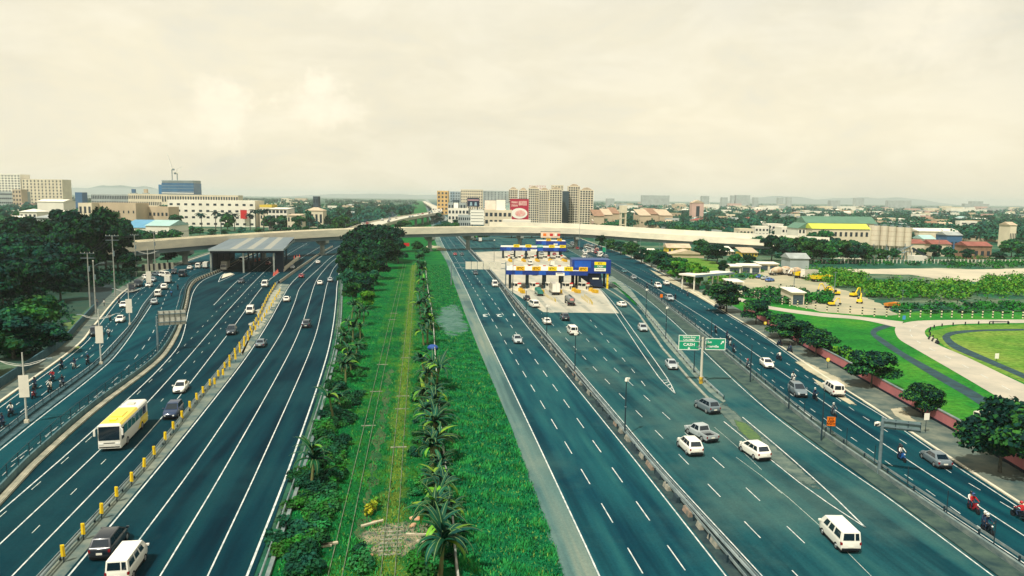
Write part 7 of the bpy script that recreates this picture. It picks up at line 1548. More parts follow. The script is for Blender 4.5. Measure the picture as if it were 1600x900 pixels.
dep = proj(P(1155, 458))[2]; bld('guard_hut', 'white guard hut with flat roof behind the large street tree', 1146, 1167, 443, dep, 7, B_WHITE, 1, 2, roof='mono', roofm=R_WHITE, roofh=.3)
gt = P(1085, 455); gb = P(1143, 449); t = thing('gate_canopy', (gt.x, gt.y, 0), 'flat white gate canopy on posts beside the tree row', 'canopy', rz=ang(gb-gt)); L_ = (gb-gt).length
MB().box(L_/2, 3, 4.9, L_+1, 7, .5).build('roof', R_WHITE, t); MB().box(L_/2, -.6, 4.7, L_+1.05, .2, .75).build('fascia', mat('fascia_bluegrey', (.14, .22, .26), .6), t)
for x in (.5, L_*.5, L_-.5):
    for y in (.6, 5.6): MB().box(x, y, 0, .35, .35, 4.9).build('post', B_WHITE, t)
MB().box(L_*.3, 1.5, 0, 3, .1, 1.4).build('green_panel', SIGN_G, t)
# plant yard vehicles
Y_ = P(1300, 440)
V('mixer', 'cream', 1216, 430, 'WB', 1, 'cream concrete mixer with orange stained drum in the yard', rz=.3, z=.04); V('mixer', 'white', 1228, 429, 'WB', 1, 'white concrete mixer truck parked second in the yard', rz=.35, z=.04); V('mixer', 'white', 1245, 431, 'WB', 1, 'white concrete mixer truck next to the yellow machines', rz=.3, z=.04); V('box_truck', 'cream', 1268, 436, 'WB', 1, 'cream box truck in the middle of the yard', rz=.2, z=.04)
V('dump_truck', 'yellow', 1254, 434, 'WB', 1, 'yellow tipper truck wedged between mixers', rz=.5, z=.04); V('dump_truck', 'yellow', 1284, 440, 'WB', 1, 'yellow tipper truck at the end of the yard row', rz=.1, z=.04); V('dump_truck', 'orange', 1394, 481, 'WB', 1, 'orange tipper truck half buried in bushes', rz=.3, z=.04, s=.6)
for i, (x, y) in enumerate(((1180, 432), (1188, 435), (1196, 437), (1203, 440))): V('sedan', ('dark', 'blue', 'silver', 'blue')[i], x, y, 'WB', 1, ('dark car in front of the double garage', 'blue car second in the parked yard row', 'silver car third in the parked yard row', 'blue car nearest in the parked yard row')[i], True, rz=.6, z=.04)
V('jeepney', 'cream', 1540, 657, 'WB', 1, 'derelict cream vehicle on the grass behind the pink wall', rz=.2, z=.04, s=.6)
def excavator(px, py, rz, label, s=1.0):
    p = P(px, py); t = thing('excavator', (p.x, p.y, .04), label, 'excavator', 'yellow excavators in the yard', rz); t.scale = (s,)*3
    for sy in (-1, 1): m = MB(); m.loft([[(-1.9, sy*1.1-.28, .15), (-1.9, sy*1.1+.28, .15), (-1.9, sy*1.1+.28, .7), (-1.9, sy*1.1-.28, .7)], [(-1.6, sy*1.1-.28, 0), (-1.6, sy*1.1+.28, 0), (-1.6, sy*1.1+.28, .9), (-1.6, sy*1.1-.28, .9)], [(1.6, sy*1.1-.28, 0), (1.6, sy*1.1+.28, 0), (1.6, sy*1.1+.28, .9), (1.6, sy*1.1-.28, .9)], [(1.9, sy*1.1-.28, .15), (1.9, sy*1.1+.28, .15), (1.9, sy*1.1+.28, .7), (1.9, sy*1.1-.28, .7)]]); m.build('track', TRIM, t)
    m = MB(); m.box(-.5, 0, .95, 3.0, 2.5, 1.1, 0, 0, .95, .95); m.build('house', YELLOW, t); m = MB(); m.box(.55, .75, 1.3, 1.3, .95, 1.7, 0, 0, .85, .9); m.build('cab', CGLASS, t)
    m = MB(); m.tube((.8, -.2, 1.6), (3.0, -.2, 4.6), .32, .26, 6); m.tube((3.0, -.2, 4.6), (4.6, -.2, 4.3), .26, .22, 6); m.build('boom', YELLOW, t); m = MB(); m.tube((4.5, -.2, 4.5), (5.3, -.2, 1.6), .22, .16, 6); m.build('arm', YELLOW, t); m = MB(); m.box(5.2, -.2, .6, .9, 1.1, 1.0, 0, 0, 1.2, 1); m.build('bucket', STEEL_D, t)
excavator(1306, 461, 2.9, 'yellow excavator with its boom to the left among the bushes', .6); excavator(1334, 464, .4, 'yellow excavator beside the scrub edge', .62); excavator(1292, 457, 3.3, 'older yellow excavator leftmost of the machines', .65); excavator(1343, 474, .9, 'yellow excavator lowest in the yard near the bollards', .6); excavator(1300, 478, .1, 'yellow machine parked at the bollard fence by the concrete shed', .5)

# ------------------------------------------------------------------ houses and trees spread to the horizon
rc = random.Random(21); WALLS = [B_CREAM, B_WHITE, B_GREY, B_TAN, B_PINK, B_WHITE, B_CREAM]; ROOFS = [R_RED, R_GREY, R_WHITE, R_TAN, R_RUST, R_WHITE, R_TEAL, R_GREY, R_WHITE, R_WHITE]
wn = {'facade_cream': 'cream', 'facade_white': 'white', 'facade_grey': 'grey', 'facade_tan': 'tan', 'facade_pink': 'pinkish'}; rn = {'roof_red': 'red', 'roof_grey': 'grey', 'roof_white': 'white', 'roof_tan': 'tan', 'roof_rust': 'rust', 'roof_teal': 'teal'}
def house(x, dep, zone):
    w = rc.uniform(8, 16)*(1+dep/4000); wpx = w*FPX/dep; fl = rc.choice((1, 2, 2, 3)); H_ = 3.2*fl+.6; yt = yh(x)+(CAM_H-H_)*FPX/dep; m = rc.choice(WALLS); rm = rc.choice(ROOFS); rf = rc.choice(('gable', 'hip', 'mono', None, 'front')) if fl < 3 else None
    bld('house', f'distant {wn[m.name]} {"flat roofed" if rf is None else rn[rm.name]+" roofed"} house among {zone}', x-wpx/2, x+wpx/2, yt, dep, rc.uniform(8, 14), m, fl if dep < 1100 else 0, rc.choice((2, 3, 4)), roof=rf, roofm=rm if rf else None, roofh=rc.uniform(1.6, 3), group='houses among '+zone, ww=.5, wh=.4, cat='house', rz_add=rc.uniform(-.35, .35))
for k in range(235):
    v = rc.uniform(7, 46) if k < 130 else rc.uniform(7, 22); dep = FPX*CAM_H/v; x = rc.uniform(935, 1640)
    if dep < 640 and x < 1420: continue
    if dep < 540: continue
    house(x, dep, 'the trees right of the condominium towers')
for k in range(62):
    v = rc.uniform(8, 42); dep = FPX*CAM_H/v; x = rc.uniform(-20, 560)
    if 225 < x < 420 and dep < 760: continue
    house(x, dep, 'the trees on the left')
for k in range(26): house(rc.uniform(700, 940), rc.uniform(900, 2200), 'the shop blocks along the straight street')
for k in range(22): house(rc.uniform(1100, 1600), rc.uniform(470, 560), 'the sheds behind the concrete plant') if False else None
def ftree(x, dep, zone, hmin=8, hmax=14):
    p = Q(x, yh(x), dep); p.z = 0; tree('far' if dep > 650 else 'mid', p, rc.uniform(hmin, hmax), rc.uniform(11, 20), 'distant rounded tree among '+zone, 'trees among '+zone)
for k in range(70):
    v = rc.uniform(26, 50); dep = FPX*CAM_H/v; x = rc.uniform(935, 1630)
    if x < 1000 and dep < 700: continue
    ftree(x, dep, 'the roofs on the right')
for k in range(70):
    v = rc.uniform(28, 58); dep = FPX*CAM_H/v; x = rc.uniform(-20, 640)
    if 255 < x < 430 and 640 < dep < 720: continue
    if x > 530 and 300 < dep < 1100 and abs(x-(548+(dep-470)*.31)) < 46: continue
    ftree(x, dep, 'the houses on the left', 9, 16)
for k in range(18): ftree(rc.uniform(430, 540), rc.uniform(540, 900), 'the houses left of the skyway', 11, 17)
for x, dep in ((560, 1000), (575, 1050), (590, 1150), (605, 1000), (620, 1100), (632, 1250), (640, 1500), (612, 1300), (596, 1400), (580, 1500), (626, 900), (634, 1000), (560, 1300), (640, 1150), (560, 860), (545, 900), (530, 820), (590, 880)): ftree(x, dep, 'the bends of the skyway', 14, 20)
for x, dep in ((690, 640), (700, 600), (712, 620), (716, 700), (695, 720), (706, 800), (683, 900), (640, 560), (632, 600), (626, 640), (800, 560), (815, 565), (832, 560), (850, 570), (865, 565), (882, 560), (898, 570), (915, 575), (740, 520), (752, 515), (930, 600), (945, 570), (965, 560), (990, 540), (1010, 545), (1030, 560), (1050, 545), (1075, 560), (960, 620), (1060, 600), (1080, 640), (1100, 620), (1120, 600), (1140, 640), (1160, 600), (1090, 580), (1190, 640), (1210, 680), (1230, 640), (1260, 620), (1300, 610), (1330, 620), (1370, 600), (1400, 600), (1440, 640), (1470, 620), (1500, 600)): ftree(x, dep, 'the streets behind the flyover', 7, 12)
for x, dep, h, w in ((275, 470, 11, 15), (262, 500, 10, 14), (232, 480, 8, 12), (215, 500, 8, 12), (296, 520, 8, 10), (310, 540, 6, 9), (328, 520, 6, 9), (350, 540, 5, 8), (375, 560, 6, 8), (402, 540, 6, 9), (432, 560, 7, 10), (446, 540, 7, 10), (460, 560, 8, 10), (478, 540, 8, 11), (500, 560, 9, 12), (515, 540, 9, 12), (196, 560, 10, 14), (60, 520, 12, 16), (115, 500, 12, 17), (100, 560, 11, 16), (38, 560, 12, 18), (10, 520, 10, 14), (75, 600, 12, 18), (108, 600, 13, 18), (125, 640, 13, 18), (15, 440, 9, 14), (48, 450, 9, 14), (85, 450, 10, 14), (28, 490, 8, 12), (105, 540, 10, 14), (192, 405, 11, 13), (212, 400, 11, 12), (232, 395, 10.5, 12), (252, 400, 10.5, 12), (268, 405, 11, 13), (130, 470, 15, 18), (155, 480, 15, 18), (180, 470, 14, 17), (165, 520, 12, 16), (140, 500, 12, 16), (190, 470, 10, 13), (240, 560, 9, 13), (420, 480, 7, 11), (440, 470, 7, 11), (395, 460, 6, 9), (470, 480, 8, 12), (500, 480, 8, 12), (525, 500, 9, 12), (52, 760, 17, 24), (78, 780, 14, 20), (100, 740, 12, 18), (150, 820, 14, 22), (242, 700, 13, 18)):
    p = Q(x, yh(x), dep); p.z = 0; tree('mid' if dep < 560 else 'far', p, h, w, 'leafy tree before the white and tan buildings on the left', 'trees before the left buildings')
# far woods that read as one band, and the hazy skyline
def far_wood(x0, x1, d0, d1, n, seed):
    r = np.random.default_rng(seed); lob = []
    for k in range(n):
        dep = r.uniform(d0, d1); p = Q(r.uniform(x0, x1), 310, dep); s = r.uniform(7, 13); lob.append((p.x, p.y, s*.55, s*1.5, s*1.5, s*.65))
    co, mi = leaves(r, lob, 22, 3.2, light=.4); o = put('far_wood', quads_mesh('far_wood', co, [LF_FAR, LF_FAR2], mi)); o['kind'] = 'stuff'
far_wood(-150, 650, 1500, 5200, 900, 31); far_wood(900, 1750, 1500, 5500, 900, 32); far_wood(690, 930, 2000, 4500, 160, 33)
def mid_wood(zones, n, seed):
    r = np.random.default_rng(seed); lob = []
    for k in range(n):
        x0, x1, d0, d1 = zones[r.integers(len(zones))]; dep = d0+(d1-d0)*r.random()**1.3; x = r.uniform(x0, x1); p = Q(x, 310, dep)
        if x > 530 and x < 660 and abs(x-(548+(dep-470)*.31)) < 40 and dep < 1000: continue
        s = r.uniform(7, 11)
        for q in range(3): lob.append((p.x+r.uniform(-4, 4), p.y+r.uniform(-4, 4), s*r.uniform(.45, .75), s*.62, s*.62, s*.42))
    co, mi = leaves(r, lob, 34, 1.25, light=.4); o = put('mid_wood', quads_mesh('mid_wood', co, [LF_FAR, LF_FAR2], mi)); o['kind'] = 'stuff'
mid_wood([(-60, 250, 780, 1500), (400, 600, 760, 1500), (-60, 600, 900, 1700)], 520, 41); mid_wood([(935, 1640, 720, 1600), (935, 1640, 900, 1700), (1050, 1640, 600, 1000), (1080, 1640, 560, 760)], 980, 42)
for k in range(90):
    x = rc.uniform(930, 1640) if k < 66 else rc.uniform(-20, 640); dep = rc.uniform(1800, 4200); w = rc.uniform(20, 60); wpx = w*FPX/dep; H_ = rc.uniform(8, 20); m = rc.choice(WALLS)
    bld('distant_block', f'small hazy {wn[m.name]} block far off on the {"right" if k < 66 else "left"} plain', x-wpx/2, x+wpx/2, yh(x)+(CAM_H-H_)*FPX/dep, dep, 25, m, group='hazy blocks on the plain', par=0)
for (x0, x1, yt, dep, lab) in ((1003, 1046, 306, 3200, 'long hazy apartment slab on the right skyline'), (1097, 1108, 307, 3000, 'single hazy square tower on the right skyline'), (1128, 1137, 309, 3600, 'low hazy block on the right skyline'), (1143, 1147, 306, 3800, 'thin hazy tower beside the stepped one'), (1150, 1172, 305.5, 3800, 'stepped hazy tower group on the right skyline'), (1178, 1185, 309, 3900, 'small hazy tower right of the stepped group'), (1216, 1224, 309.5, 4000, 'faint hazy tower at right'), (1230, 1237, 309, 4200, 'faint twin hazy tower at right'), (1298, 1313, 314, 3000, 'pale hazy block before the hills'), (1336, 1350, 310, 4200, 'faint tower cluster below the hills'), (1388, 1424, 314, 3600, 'faint long block cluster at far right'), (1518, 1536, 315, 3800, 'faint stepped block near the right end of the skyline'), (1508, 1546, 319, 3700, 'faint wide base block near the right end of the skyline'), (948, 960, 311, 2600, 'low hazy block right of the condominiums')): bld('skyline_tower', lab, x0, x1, yt, dep, 30, B_GREY, 0, 0, par=2.0)
# ================================================================== lamps, poles, wires, signs, bollards
BANNER = mat('banner_cloth', (.74, .69, .57), .8, var=.06, scale=1)
def banner_lamp(px, yb, yt, label, ybn0, ybn1, rz=.15):
    p = P(px, yb); H_ = hgt(px, yb, yt); t = thing('street_lamp', (p.x, p.y, .1), label, 'street lamp', 'twin armed lamps with banners', rz)
    MB().tube((0, 0, 0), (0, 0, H_), .13, .08, 10).build('pole', mat('lamp_pole', (.50, .50, .44), .5), t); MB().box(0, 0, 0, .5, .5, .45).build('plinth', CONC, t)
    for s in (-1, 1):
        m = MB(); pts = [(s*x, 0, H_-1.7+z) for x, z in ((0, -.1), (.8, 0), (1.8, .28), (2.7, .75))]; m.path(pts, .06, 6); m.path([(x, 0, z+.22) for x, y, z in pts[:-1]]+[pts[-1]], .035, 6); m.build('arm', mat('lamp_pole'), t) if False else m.build('arm', MATS['lamp_pole'], t)
        m = MB(); m.box(s*3.0, 0, H_-.95, .8, .22, .12, 0, 0, .8, .8); m.build('lamp_head', STEEL, t)
    z0, z1 = H_*(yb-ybn1)/(yb-yt), H_*(yb-ybn0)/(yb-yt)
    b = tag(MB().box(p.x+.02, p.y-.16, .1+z0, (z1-z0)*.40, .06, z1-z0, 0, rz).build('lamp_banner', BANNER), 'plain white banner on the '+label.replace(' with twin arms', ''), 'banner', 'banners on the left lamps')
banner_lamp(42, 662, 549, 'foremost bannered lamp with twin arms at left', 585, 620); banner_lamp(158, 570, 482, 'second bannered lamp with twin arms by the divider', 509, 536); banner_lamp(203, 508, 444, 'third bannered lamp with twin arms nearer the grove', 467, 489); banner_lamp(233, 449, 388, 'farthest bannered lamp with twin arms before the striped wall', 424, 442)
LPM = MB
def lamp_post(px, yb, yt, label, head=True):
    p = P(px, yb); H_ = hgt(px, yb, yt); t = thing('lamp_post', (p.x, p.y, .1), label, 'lamp post', 'slim lamp posts along the right medians', random.uniform(-.3, .3))
    MB().tube((0, 0, 0), (0, 0, H_), .11, .06, 8).build('pole', STEEL_D, t)
    if head: m = MB(); m.box(0, -.12, H_-.3, .5, .3, .42, 0, .4, .8, .8); m.box(.25, .1, H_-.12, .55, .2, .16); m.build('lamp_head', WHITE, t); MB().tube((0, 0, H_*.5), (0, 0, H_*.52), .13, .13, 8).build('collar', STEEL, t)
lamp_post(976, 682, 590, 'slim lamp post with white head in the median before the silver pickup'); lamp_post(898, 584, 520, 'slim lamp post in the median beside the boxy white van'); lamp_post(854, 527, 477, 'slim lamp post in the median in front of the white car'); lamp_post(822, 489, 452, 'slim lamp post at the corner of the toll apron'); lamp_post(801, 462, 402, 'slim lamp post at the left end of the front toll canopy'); lamp_post(1040, 530, 480, 'slim lamp post on the gore guardrail left of the green signs'); lamp_post(1084, 583, 542, 'slim dark post just left of the green sign pole', False); lamp_post(1009, 497, 452, 'slim lamp post at the start of the gore guardrail'); lamp_post(772, 411, 375, 'slim lamp post beside the median near the second toll canopy')
for x, yb, yt in ((1111, 530, 496), (1172, 598, 538), (1283, 690, 612), (1373, 738, 690), (1232, 640, 600)): lamp_post(x, yb, yt, 'slim bare post rising from the frontage road divider', False)
# utility poles with crossarms, and wires
UP = []
WOOD = mat('utility_pole', (.30, .31, .27), .9, var=.2, scale=2)
def utility_pole(px, yb, yt, label, arm=1.0, lampy=None):
    p = P(px, yb); H_ = hgt(px, yb, yt); t = thing('utility_pole', (p.x, p.y, 0), label, 'utility pole', rz=.1); MB().tube((0, 0, 0), (0, 0, H_), .19, .13, 8).build('pole', WOOD, t)
    for z in (H_-.25,) if arm < 1.2 else (H_-.25, H_-1.5): MB().box(0, 0, z, 2.8*arm, .14, .16).build('crossarm', STEEL, t)
    for x in (-1.25, -.5, .5, 1.25): MB().tube((x*arm, 0, H_-.1), (x*arm, 0, H_+.2), .05, .04, 6).build('insulator', WHITE, t)
    if lampy: m = MB(); m.path([(0, 0, H_*.9), (1.2, -.4, H_*.95), (2.3, -.8, H_*.97)], .05, 6); m.box(2.6, -.9, H_*.965, .8, .25, .12); m.build('lamp_arm', STEEL, t)
    m = MB(); m.tube((.28, -.1, H_*.66), (.28, -.1, H_*.75), .22, .22, 8); m.build('transformer', STEEL, t); UP.append((Vector((p.x, p.y, H_)), arm)); return t
utility_pole(141, 480, 394, 'concrete utility pole with white crossarm in front of the left grove', 1.2); utility_pole(180, 463, 367, 'tall utility pole with wide crossarm at the corner of the side street', 1.3); utility_pole(213, 432, 366, 'slim utility pole at the right end of the grove'); utility_pole(243, 425, 362, 'utility pole with crossarms before the left end of the flyover', 1.1)
t = utility_pole(150, 492, 407, 'dark lamp pole with one arm beside the white crossarm pole', .1, 1)
wires = thing('power_lines', (0, 0, 0), 'dark overhead power lines strung between the left utility poles', 'power line')
seq = [UP[0][0]+Vector((-60, -70, 0)), UP[0][0], UP[1][0], UP[2][0], UP[3][0], UP[3][0]+Vector((10, 70, 0))]
for off in (-1.2, 0, 1.2):
    m = MB(); pts = []
    for a, b in zip(seq, seq[1:]):
        for k in range(8): t_ = k/8; q = a.lerp(b, t_); pts.append((q.x+off, q.y, q.z-.1-3.2*t_*(1-t_)))
    m.path(pts, .03, 4); m.build('wire', NAVY, wires)
for x, yb, yt in ((472, 372, 345), (484, 374, 347), (497, 372, 342), (510, 376, 350), (540, 372, 348), (560, 368, 340), (345, 372, 338), (1000, 396, 372), (905, 392, 350), (928, 398, 372), (946, 404, 378), (1030, 408, 380), (1465, 408, 372), (1600, 406, 352), (1240, 455, 418), (1304, 452, 424), (1410, 470, 452)):
    p = P(x, yb); t = thing('slim_pole', (p.x, p.y, 0), 'slim pale pole standing away from the carriageways', 'pole', 'slim poles scattered behind the roads'); H_ = hgt(x, yb, yt); MB().tube((0, 0, 0), (0, 0, H_), .14, .09, 6).build('shaft', STEEL, t); MB().box(0, 0, H_-.4, 1.6, .12, .12).build('crossarm', STEEL, t)
# big green signs on a T post
p = P(1095, 600); H_ = hgt(1095, 600, 526); dep = proj(p)[2]
sg = thing('sign_gantry', (p.x, p.y, .1), 'tall pale steel sign post in the gore carrying two green signs', 'sign post', rz=rad(-9))
MB().tube((0, 0, 0), (0, 0, H_), .22, .17, 12).build('post', mat('post_cream', (.55, .52, .42), .6), sg)
for z in (H_-.55, H_-1.75): MB().box(0, -.05, z, 2.0, .16, .16).build('arm', STEEL, sg)
MB().tube((0, 0, 0), (0, 0, 1.1), .32, .3, 12).build('base_sleeve', mat('sleeve_yellow', (.65, .42, .03), .7, col2=(.05, .04, .02), scale=2), sg)
def road_sign(x0, x1, y0, y1, label, lines, rz):
    c = Q((x0+x1)/2, (y0+y1)/2, dep-.4); w = (x1-x0)*dep/FPX; h = (y1-y0)*dep/FPX; s = tag(board('road_sign', None, c, w, h, SIGN_G, rz, .1, WINK, .10), label, 'road sign')
    for txt, size, x, z, sx, al in lines: letters(txt, size*h, WINK, s, (x*w, -.02, z*h), 0, sx, align=al)
    return s, w, h
s, w, h = road_sign(1060.5, 1093, 523.5, 547, 'green road sign reading CASH with arrow below', [('Nichols Entry', .155, 0, .36, .98, 'CENTER'), ('CALAMBA', .165, 0, .18, 1.05, 'CENTER'), ('CASH', .27, 0, -.14, 1.1, 'CENTER')], rad(-9))
MB().box(0, -.012, h*.075, w*.97, .02, .07).build('divider_line', WINK, s); MB().add([(-.08, -.02, -h*.30), (.08, -.02, -h*.30), (.08, -.02, -h*.37), (.26, -.02, -h*.37), (0, -.02, -h*.46), (-.26, -.02, -h*.37), (-.08, -.02, -h*.37)], [(6, 2, 1, 0), (5, 4, 3)]).build('arrow', WINK, s)
s, w, h = road_sign(1102.5, 1133.5, 528.5, 547, 'green road sign reading Merville with slanted arrow', [('Exit', .22, -.40, .16, 1.0, 'LEFT'), ('Merville', .28, -.40, -.20, 1.05, 'LEFT')], rad(-9))
MB().add([(.24*w, -.02, .02*h), (.285*w, -.02, -.01*h), (.36*w, -.02, .17*h), (.315*w, -.02, .20*h), (.29*w, -.02, .26*h), (.42*w, -.02, .30*h), (.40*w, -.02, .10*h)], [(0, 1, 2, 3), (4, 6, 5)]).build('arrow', WINK, s)
# orange notice
p = P(1297, 686); d2 = proj(p)[2]; c = Q(1296, 657.5, d2); s = thing('notice_sign', (p.x, p.y, .16), 'orange notice board with dark lettering on the right divider', 'sign', rz=rad(-18)); w = 12.6*d2/FPX; h = 14.6*d2/FPX; zc = c.z-.16
MB().tube((0, .1, 0), (0, .1, zc+h/2), .07, .07, 8).build('post', STEEL_D, s); b = board('panel', s, (0, 0, zc), w, h, ORANGE, 0, .06, mat('sign_orange_dark', (.45, .12, .004), .6), .06)
for txt, z in (('ETC', .27), ('KEEP', 0), ('RIGHT', -.27)): letters(txt, h*.30, INK, b, (0, -.02, h*z), 0, 1.0)
# gantry panels seen from behind
def back_gantry(px, yb, yt, x0, x1, y0, y1, label, m, rz, flip=1):
    p = P(px, yb); d2 = proj(p)[2]; H_ = hgt(px, yb, yt); t = thing('sign_gantry', (p.x, p.y, .1), label, 'sign gantry', rz=rz); a = (x0-px)*d2/FPX; b = (x1-px)*d2/FPX; z0 = Q(px, y1, d2).z; z1 = Q(px, y0, d2).z; L_ = abs(b-a); s = 1 if b > 0 else -1
    MB().tube((0, 0, 0), (0, 0, H_), .2, .15, 10).build('post', STEEL, t); lo, hi = min(a, b), max(a, b)
    mb = MB(); n = max(3, int(L_/.95)); mb.box((lo+hi)/2, .1, z0, L_, .06, z1-z0); mb.build('panel', m, t)
    for z in (z0+(z1-z0)*.2, z0+(z1-z0)*.75): MB().box((lo+hi)/2 if lo*hi < 0 else (0+(hi if s > 0 else lo))/2, -.05, z, max(abs(hi), abs(lo)) if lo*hi > 0 else L_, .14, .14).build('arm', STEEL, t)
    for k in range(n+1): MB().box(lo+L_*k/n, -.02, z0, .07, .1, z1-z0).build('stiffener', STEEL_D, t)
back_gantry(247, 550, 494, 249, 289, 486, 509, 'left sign gantry seen from behind with pale panel beside the service road', mat('panel_back_pale', (.50, .49, .41), .6, var=.1, scale=1), .35)
back_gantry(1373, 742, 650, 1374, 1425, 652, 668, 'right sign gantry seen from behind over the frontage road', mat('panel_back_grey', (.13, .20, .20), .6, var=.1, scale=1), -.5)
t = thing('camera_box', P(1373, 742)*1, 'small white camera on the right gantry post', 'camera'); t.location = Q(1371, 665, proj(P(1373, 742))[2]-.4); MB().box(0, 0, 0, .6, .35, .4, 0, .4).build('housing', WHITE, t); MB().tube((0, -.1, .2), (-.4, -.3, .15), .12, .12, 8).build('lens', TRIM, t)
# gantry across right carriageway with blank boards
p = P(705, 446); H_ = hgt(705, 446, 418); t = thing('overhead_gantry', (p.x, p.y, 0), 'overhead gantry with pale blank boards before the toll plaza', 'gantry', rz=0); d2 = proj(p)[2]; b = Q(790, 446, d2); L_ = math.hypot(b.x-p.x, b.y-p.y); t.rotation_euler[2] = ang(Vector((b.x-p.x, b.y-p.y, 0)))
for x in (0, L_): MB().tube((x, 0, 0), (x, 0, H_+2.2), .22, .18, 10).build('post', STEEL, t)
for z in (H_-.1, H_+1.6): MB().box(L_/2, 0, z, L_, .2, .2).build('beam', STEEL, t)
x0 = (727-705)*d2/FPX; n = 6; bw_ = (783-727)*d2/FPX/n
for k in range(n): MB().box(x0+bw_*(k+.5), -.2, H_-.4, bw_*.92, .12, 2.6).build('board', mat('board_cream', (.62, .59, .47), .6, var=.12, scale=.8), t)
# small signs
def post_sign(px, yb, yc, r, label, m, shape='disc'):
    p = P(px, yb); d2 = proj(p)[2]; z = Q(px, yc, d2).z; t = thing('traffic_sign', (p.x, p.y, .15), label, 'traffic sign'); MB().tube((0, .06, 0), (0, .06, z), .045, .045, 6).build('post', STEEL_D, t)
    mb = MB(); mb.tube((0, 0, z-.15), (0, -.04, z-.15), r, r, 20) if shape == 'disc' else mb.box(0, 0, z-r-.15, r*1.6, .05, r*2); mb.build('plate', m, t)
    if shape == 'disc': mb = MB(); mb.tube((0, -.045, z-.15), (0, -.055, z-.15), r*.55, r*.55, 16); mb.build('symbol', mat('sign_pale_yellow', (.88, .82, .3), .5), t)
post_sign(1195, 520, 504.5, .36, 'yellow round sign under the street tree by the loop road arm', SIGN_YL); post_sign(1293, 577, 561.5, .36, 'yellow round sign beside the start of the pink wall', SIGN_YL); post_sign(1446, 678, 650, .45, 'white square sign before the small street tree', SIGN_W, 'sq'); post_sign(1033, 475, 462, .5, 'orange square sign on the frontage road divider', ORANGE, 'sq'); post_sign(944, 402, 390, 1.2, 'small green sign above the far right tree row', SIGN_G, 'sq'); post_sign(1557, 565, 556, .5, 'white sign on the dry field inside the loop road', SIGN_W, 'sq'); post_sign(1412, 505, 496, .5, 'blue small sign at the corner of the loop road arm', mat('sign_blue', (.05, .25, .5), .5), 'sq')
# striped bollards along the yard fence
bol = [MB(), MB()]
for k in range(6): bol[k % 2].tube((0, 0, k*.36), (0, 0, k*.36+.36), .19, .19, 10)
bol[1]._merge(bol[0], 1); BOLM = bol[1].mesh('striped_bollard', [NAVY, mat('bollard_cream', (.72, .66, .42), .7)])
BX = [(1170, 461), (1179, 464), (1187, 468), (1195, 471), (1203, 472.5), (1212, 474), (1222, 476), (1234, 478.5), (1246, 480), (1260, 483), (1274, 485), (1292, 487.5), (1309, 489.5), (1328, 491), (1347, 493), (1366, 495), (1385, 495.5), (1405, 496), (1422, 496), (1438, 496), (1454, 496), (1471, 496.5), (1487, 496.5), (1503, 497), (1519, 497), (1535, 497), (1551, 497), (1566, 497.5), (1582, 497.5), (1598, 498), (1614, 498)]
for i, (x, y) in enumerate(BX): q = P(x, y-.5); tag(put('striped_bollard', BOLM, None, (q.x, q.y, .02)), 'black and cream striped bollard in the row between the yard and the loop road', 'bollard', 'striped bollards beside the loop road')
m = MB(); m.path([(P(x, y-.5).x, P(x, y-.5).y, 2.05) for x, y in BX], .03, 4); m.path([(P(x, y-.5).x, P(x, y-.5).y, 1.2) for x, y in BX], .02, 4); tag(m.build('fence_wire', STEEL), 'thin wires linking the striped bollards', 'wire')
DP = MB().tube((0, 0, 0), (0, 0, .75), .16, .14, 8).mesh('guard_stone', NAVY)
for (p, d) in points_along([q for q in IRw if q.y > P(1448, 526).y-6 and q.x < P(1600, 507).x], 4.2): tag(put('guard_stone', DP, None, (p.x-d.y*-.9, p.y-d.x*.9, .03)), 'short black guard post along the inner edge of the loop road', 'guard post', 'black guard posts on the loop road bend')
a, b = P(1452, 530), P(1466, 538)
jersey([a, b], 'short yellow and black barrier on the inside of the loop road bend', h=.7, stripe_l=1.2)
a, b = P(1546, 507), P(1576, 507); t = thing('low_rail', (0, 0, 0), 'dark low rail between guard posts at the top of the loop road', 'rail'); MB().path([(a.x, a.y, .7), (b.x, b.y, .7)], .12, 6).build('bar', NAVY, t); [MB().box(q.x, q.y, 0, .2, .2, .7).build('post', NAVY, t) for q in (a, b)]
# white post fence behind the sand
t = thing('post_fence', (0, 0, 0), 'white concrete post fence along the far side of the field', 'fence'); PF = MB().box(0, 0, 0, .3, .3, 2.0).mesh('post', B_WHITE); wl = [P(x, 411.5) for x in np.linspace(1255, 1600, 60)]
for q in wl: put('post', PF, t, (q.x, q.y, 0))
MB().path([(q.x, q.y, 1.8) for q in wl], .06, 4).build('rail', B_WHITE, t)
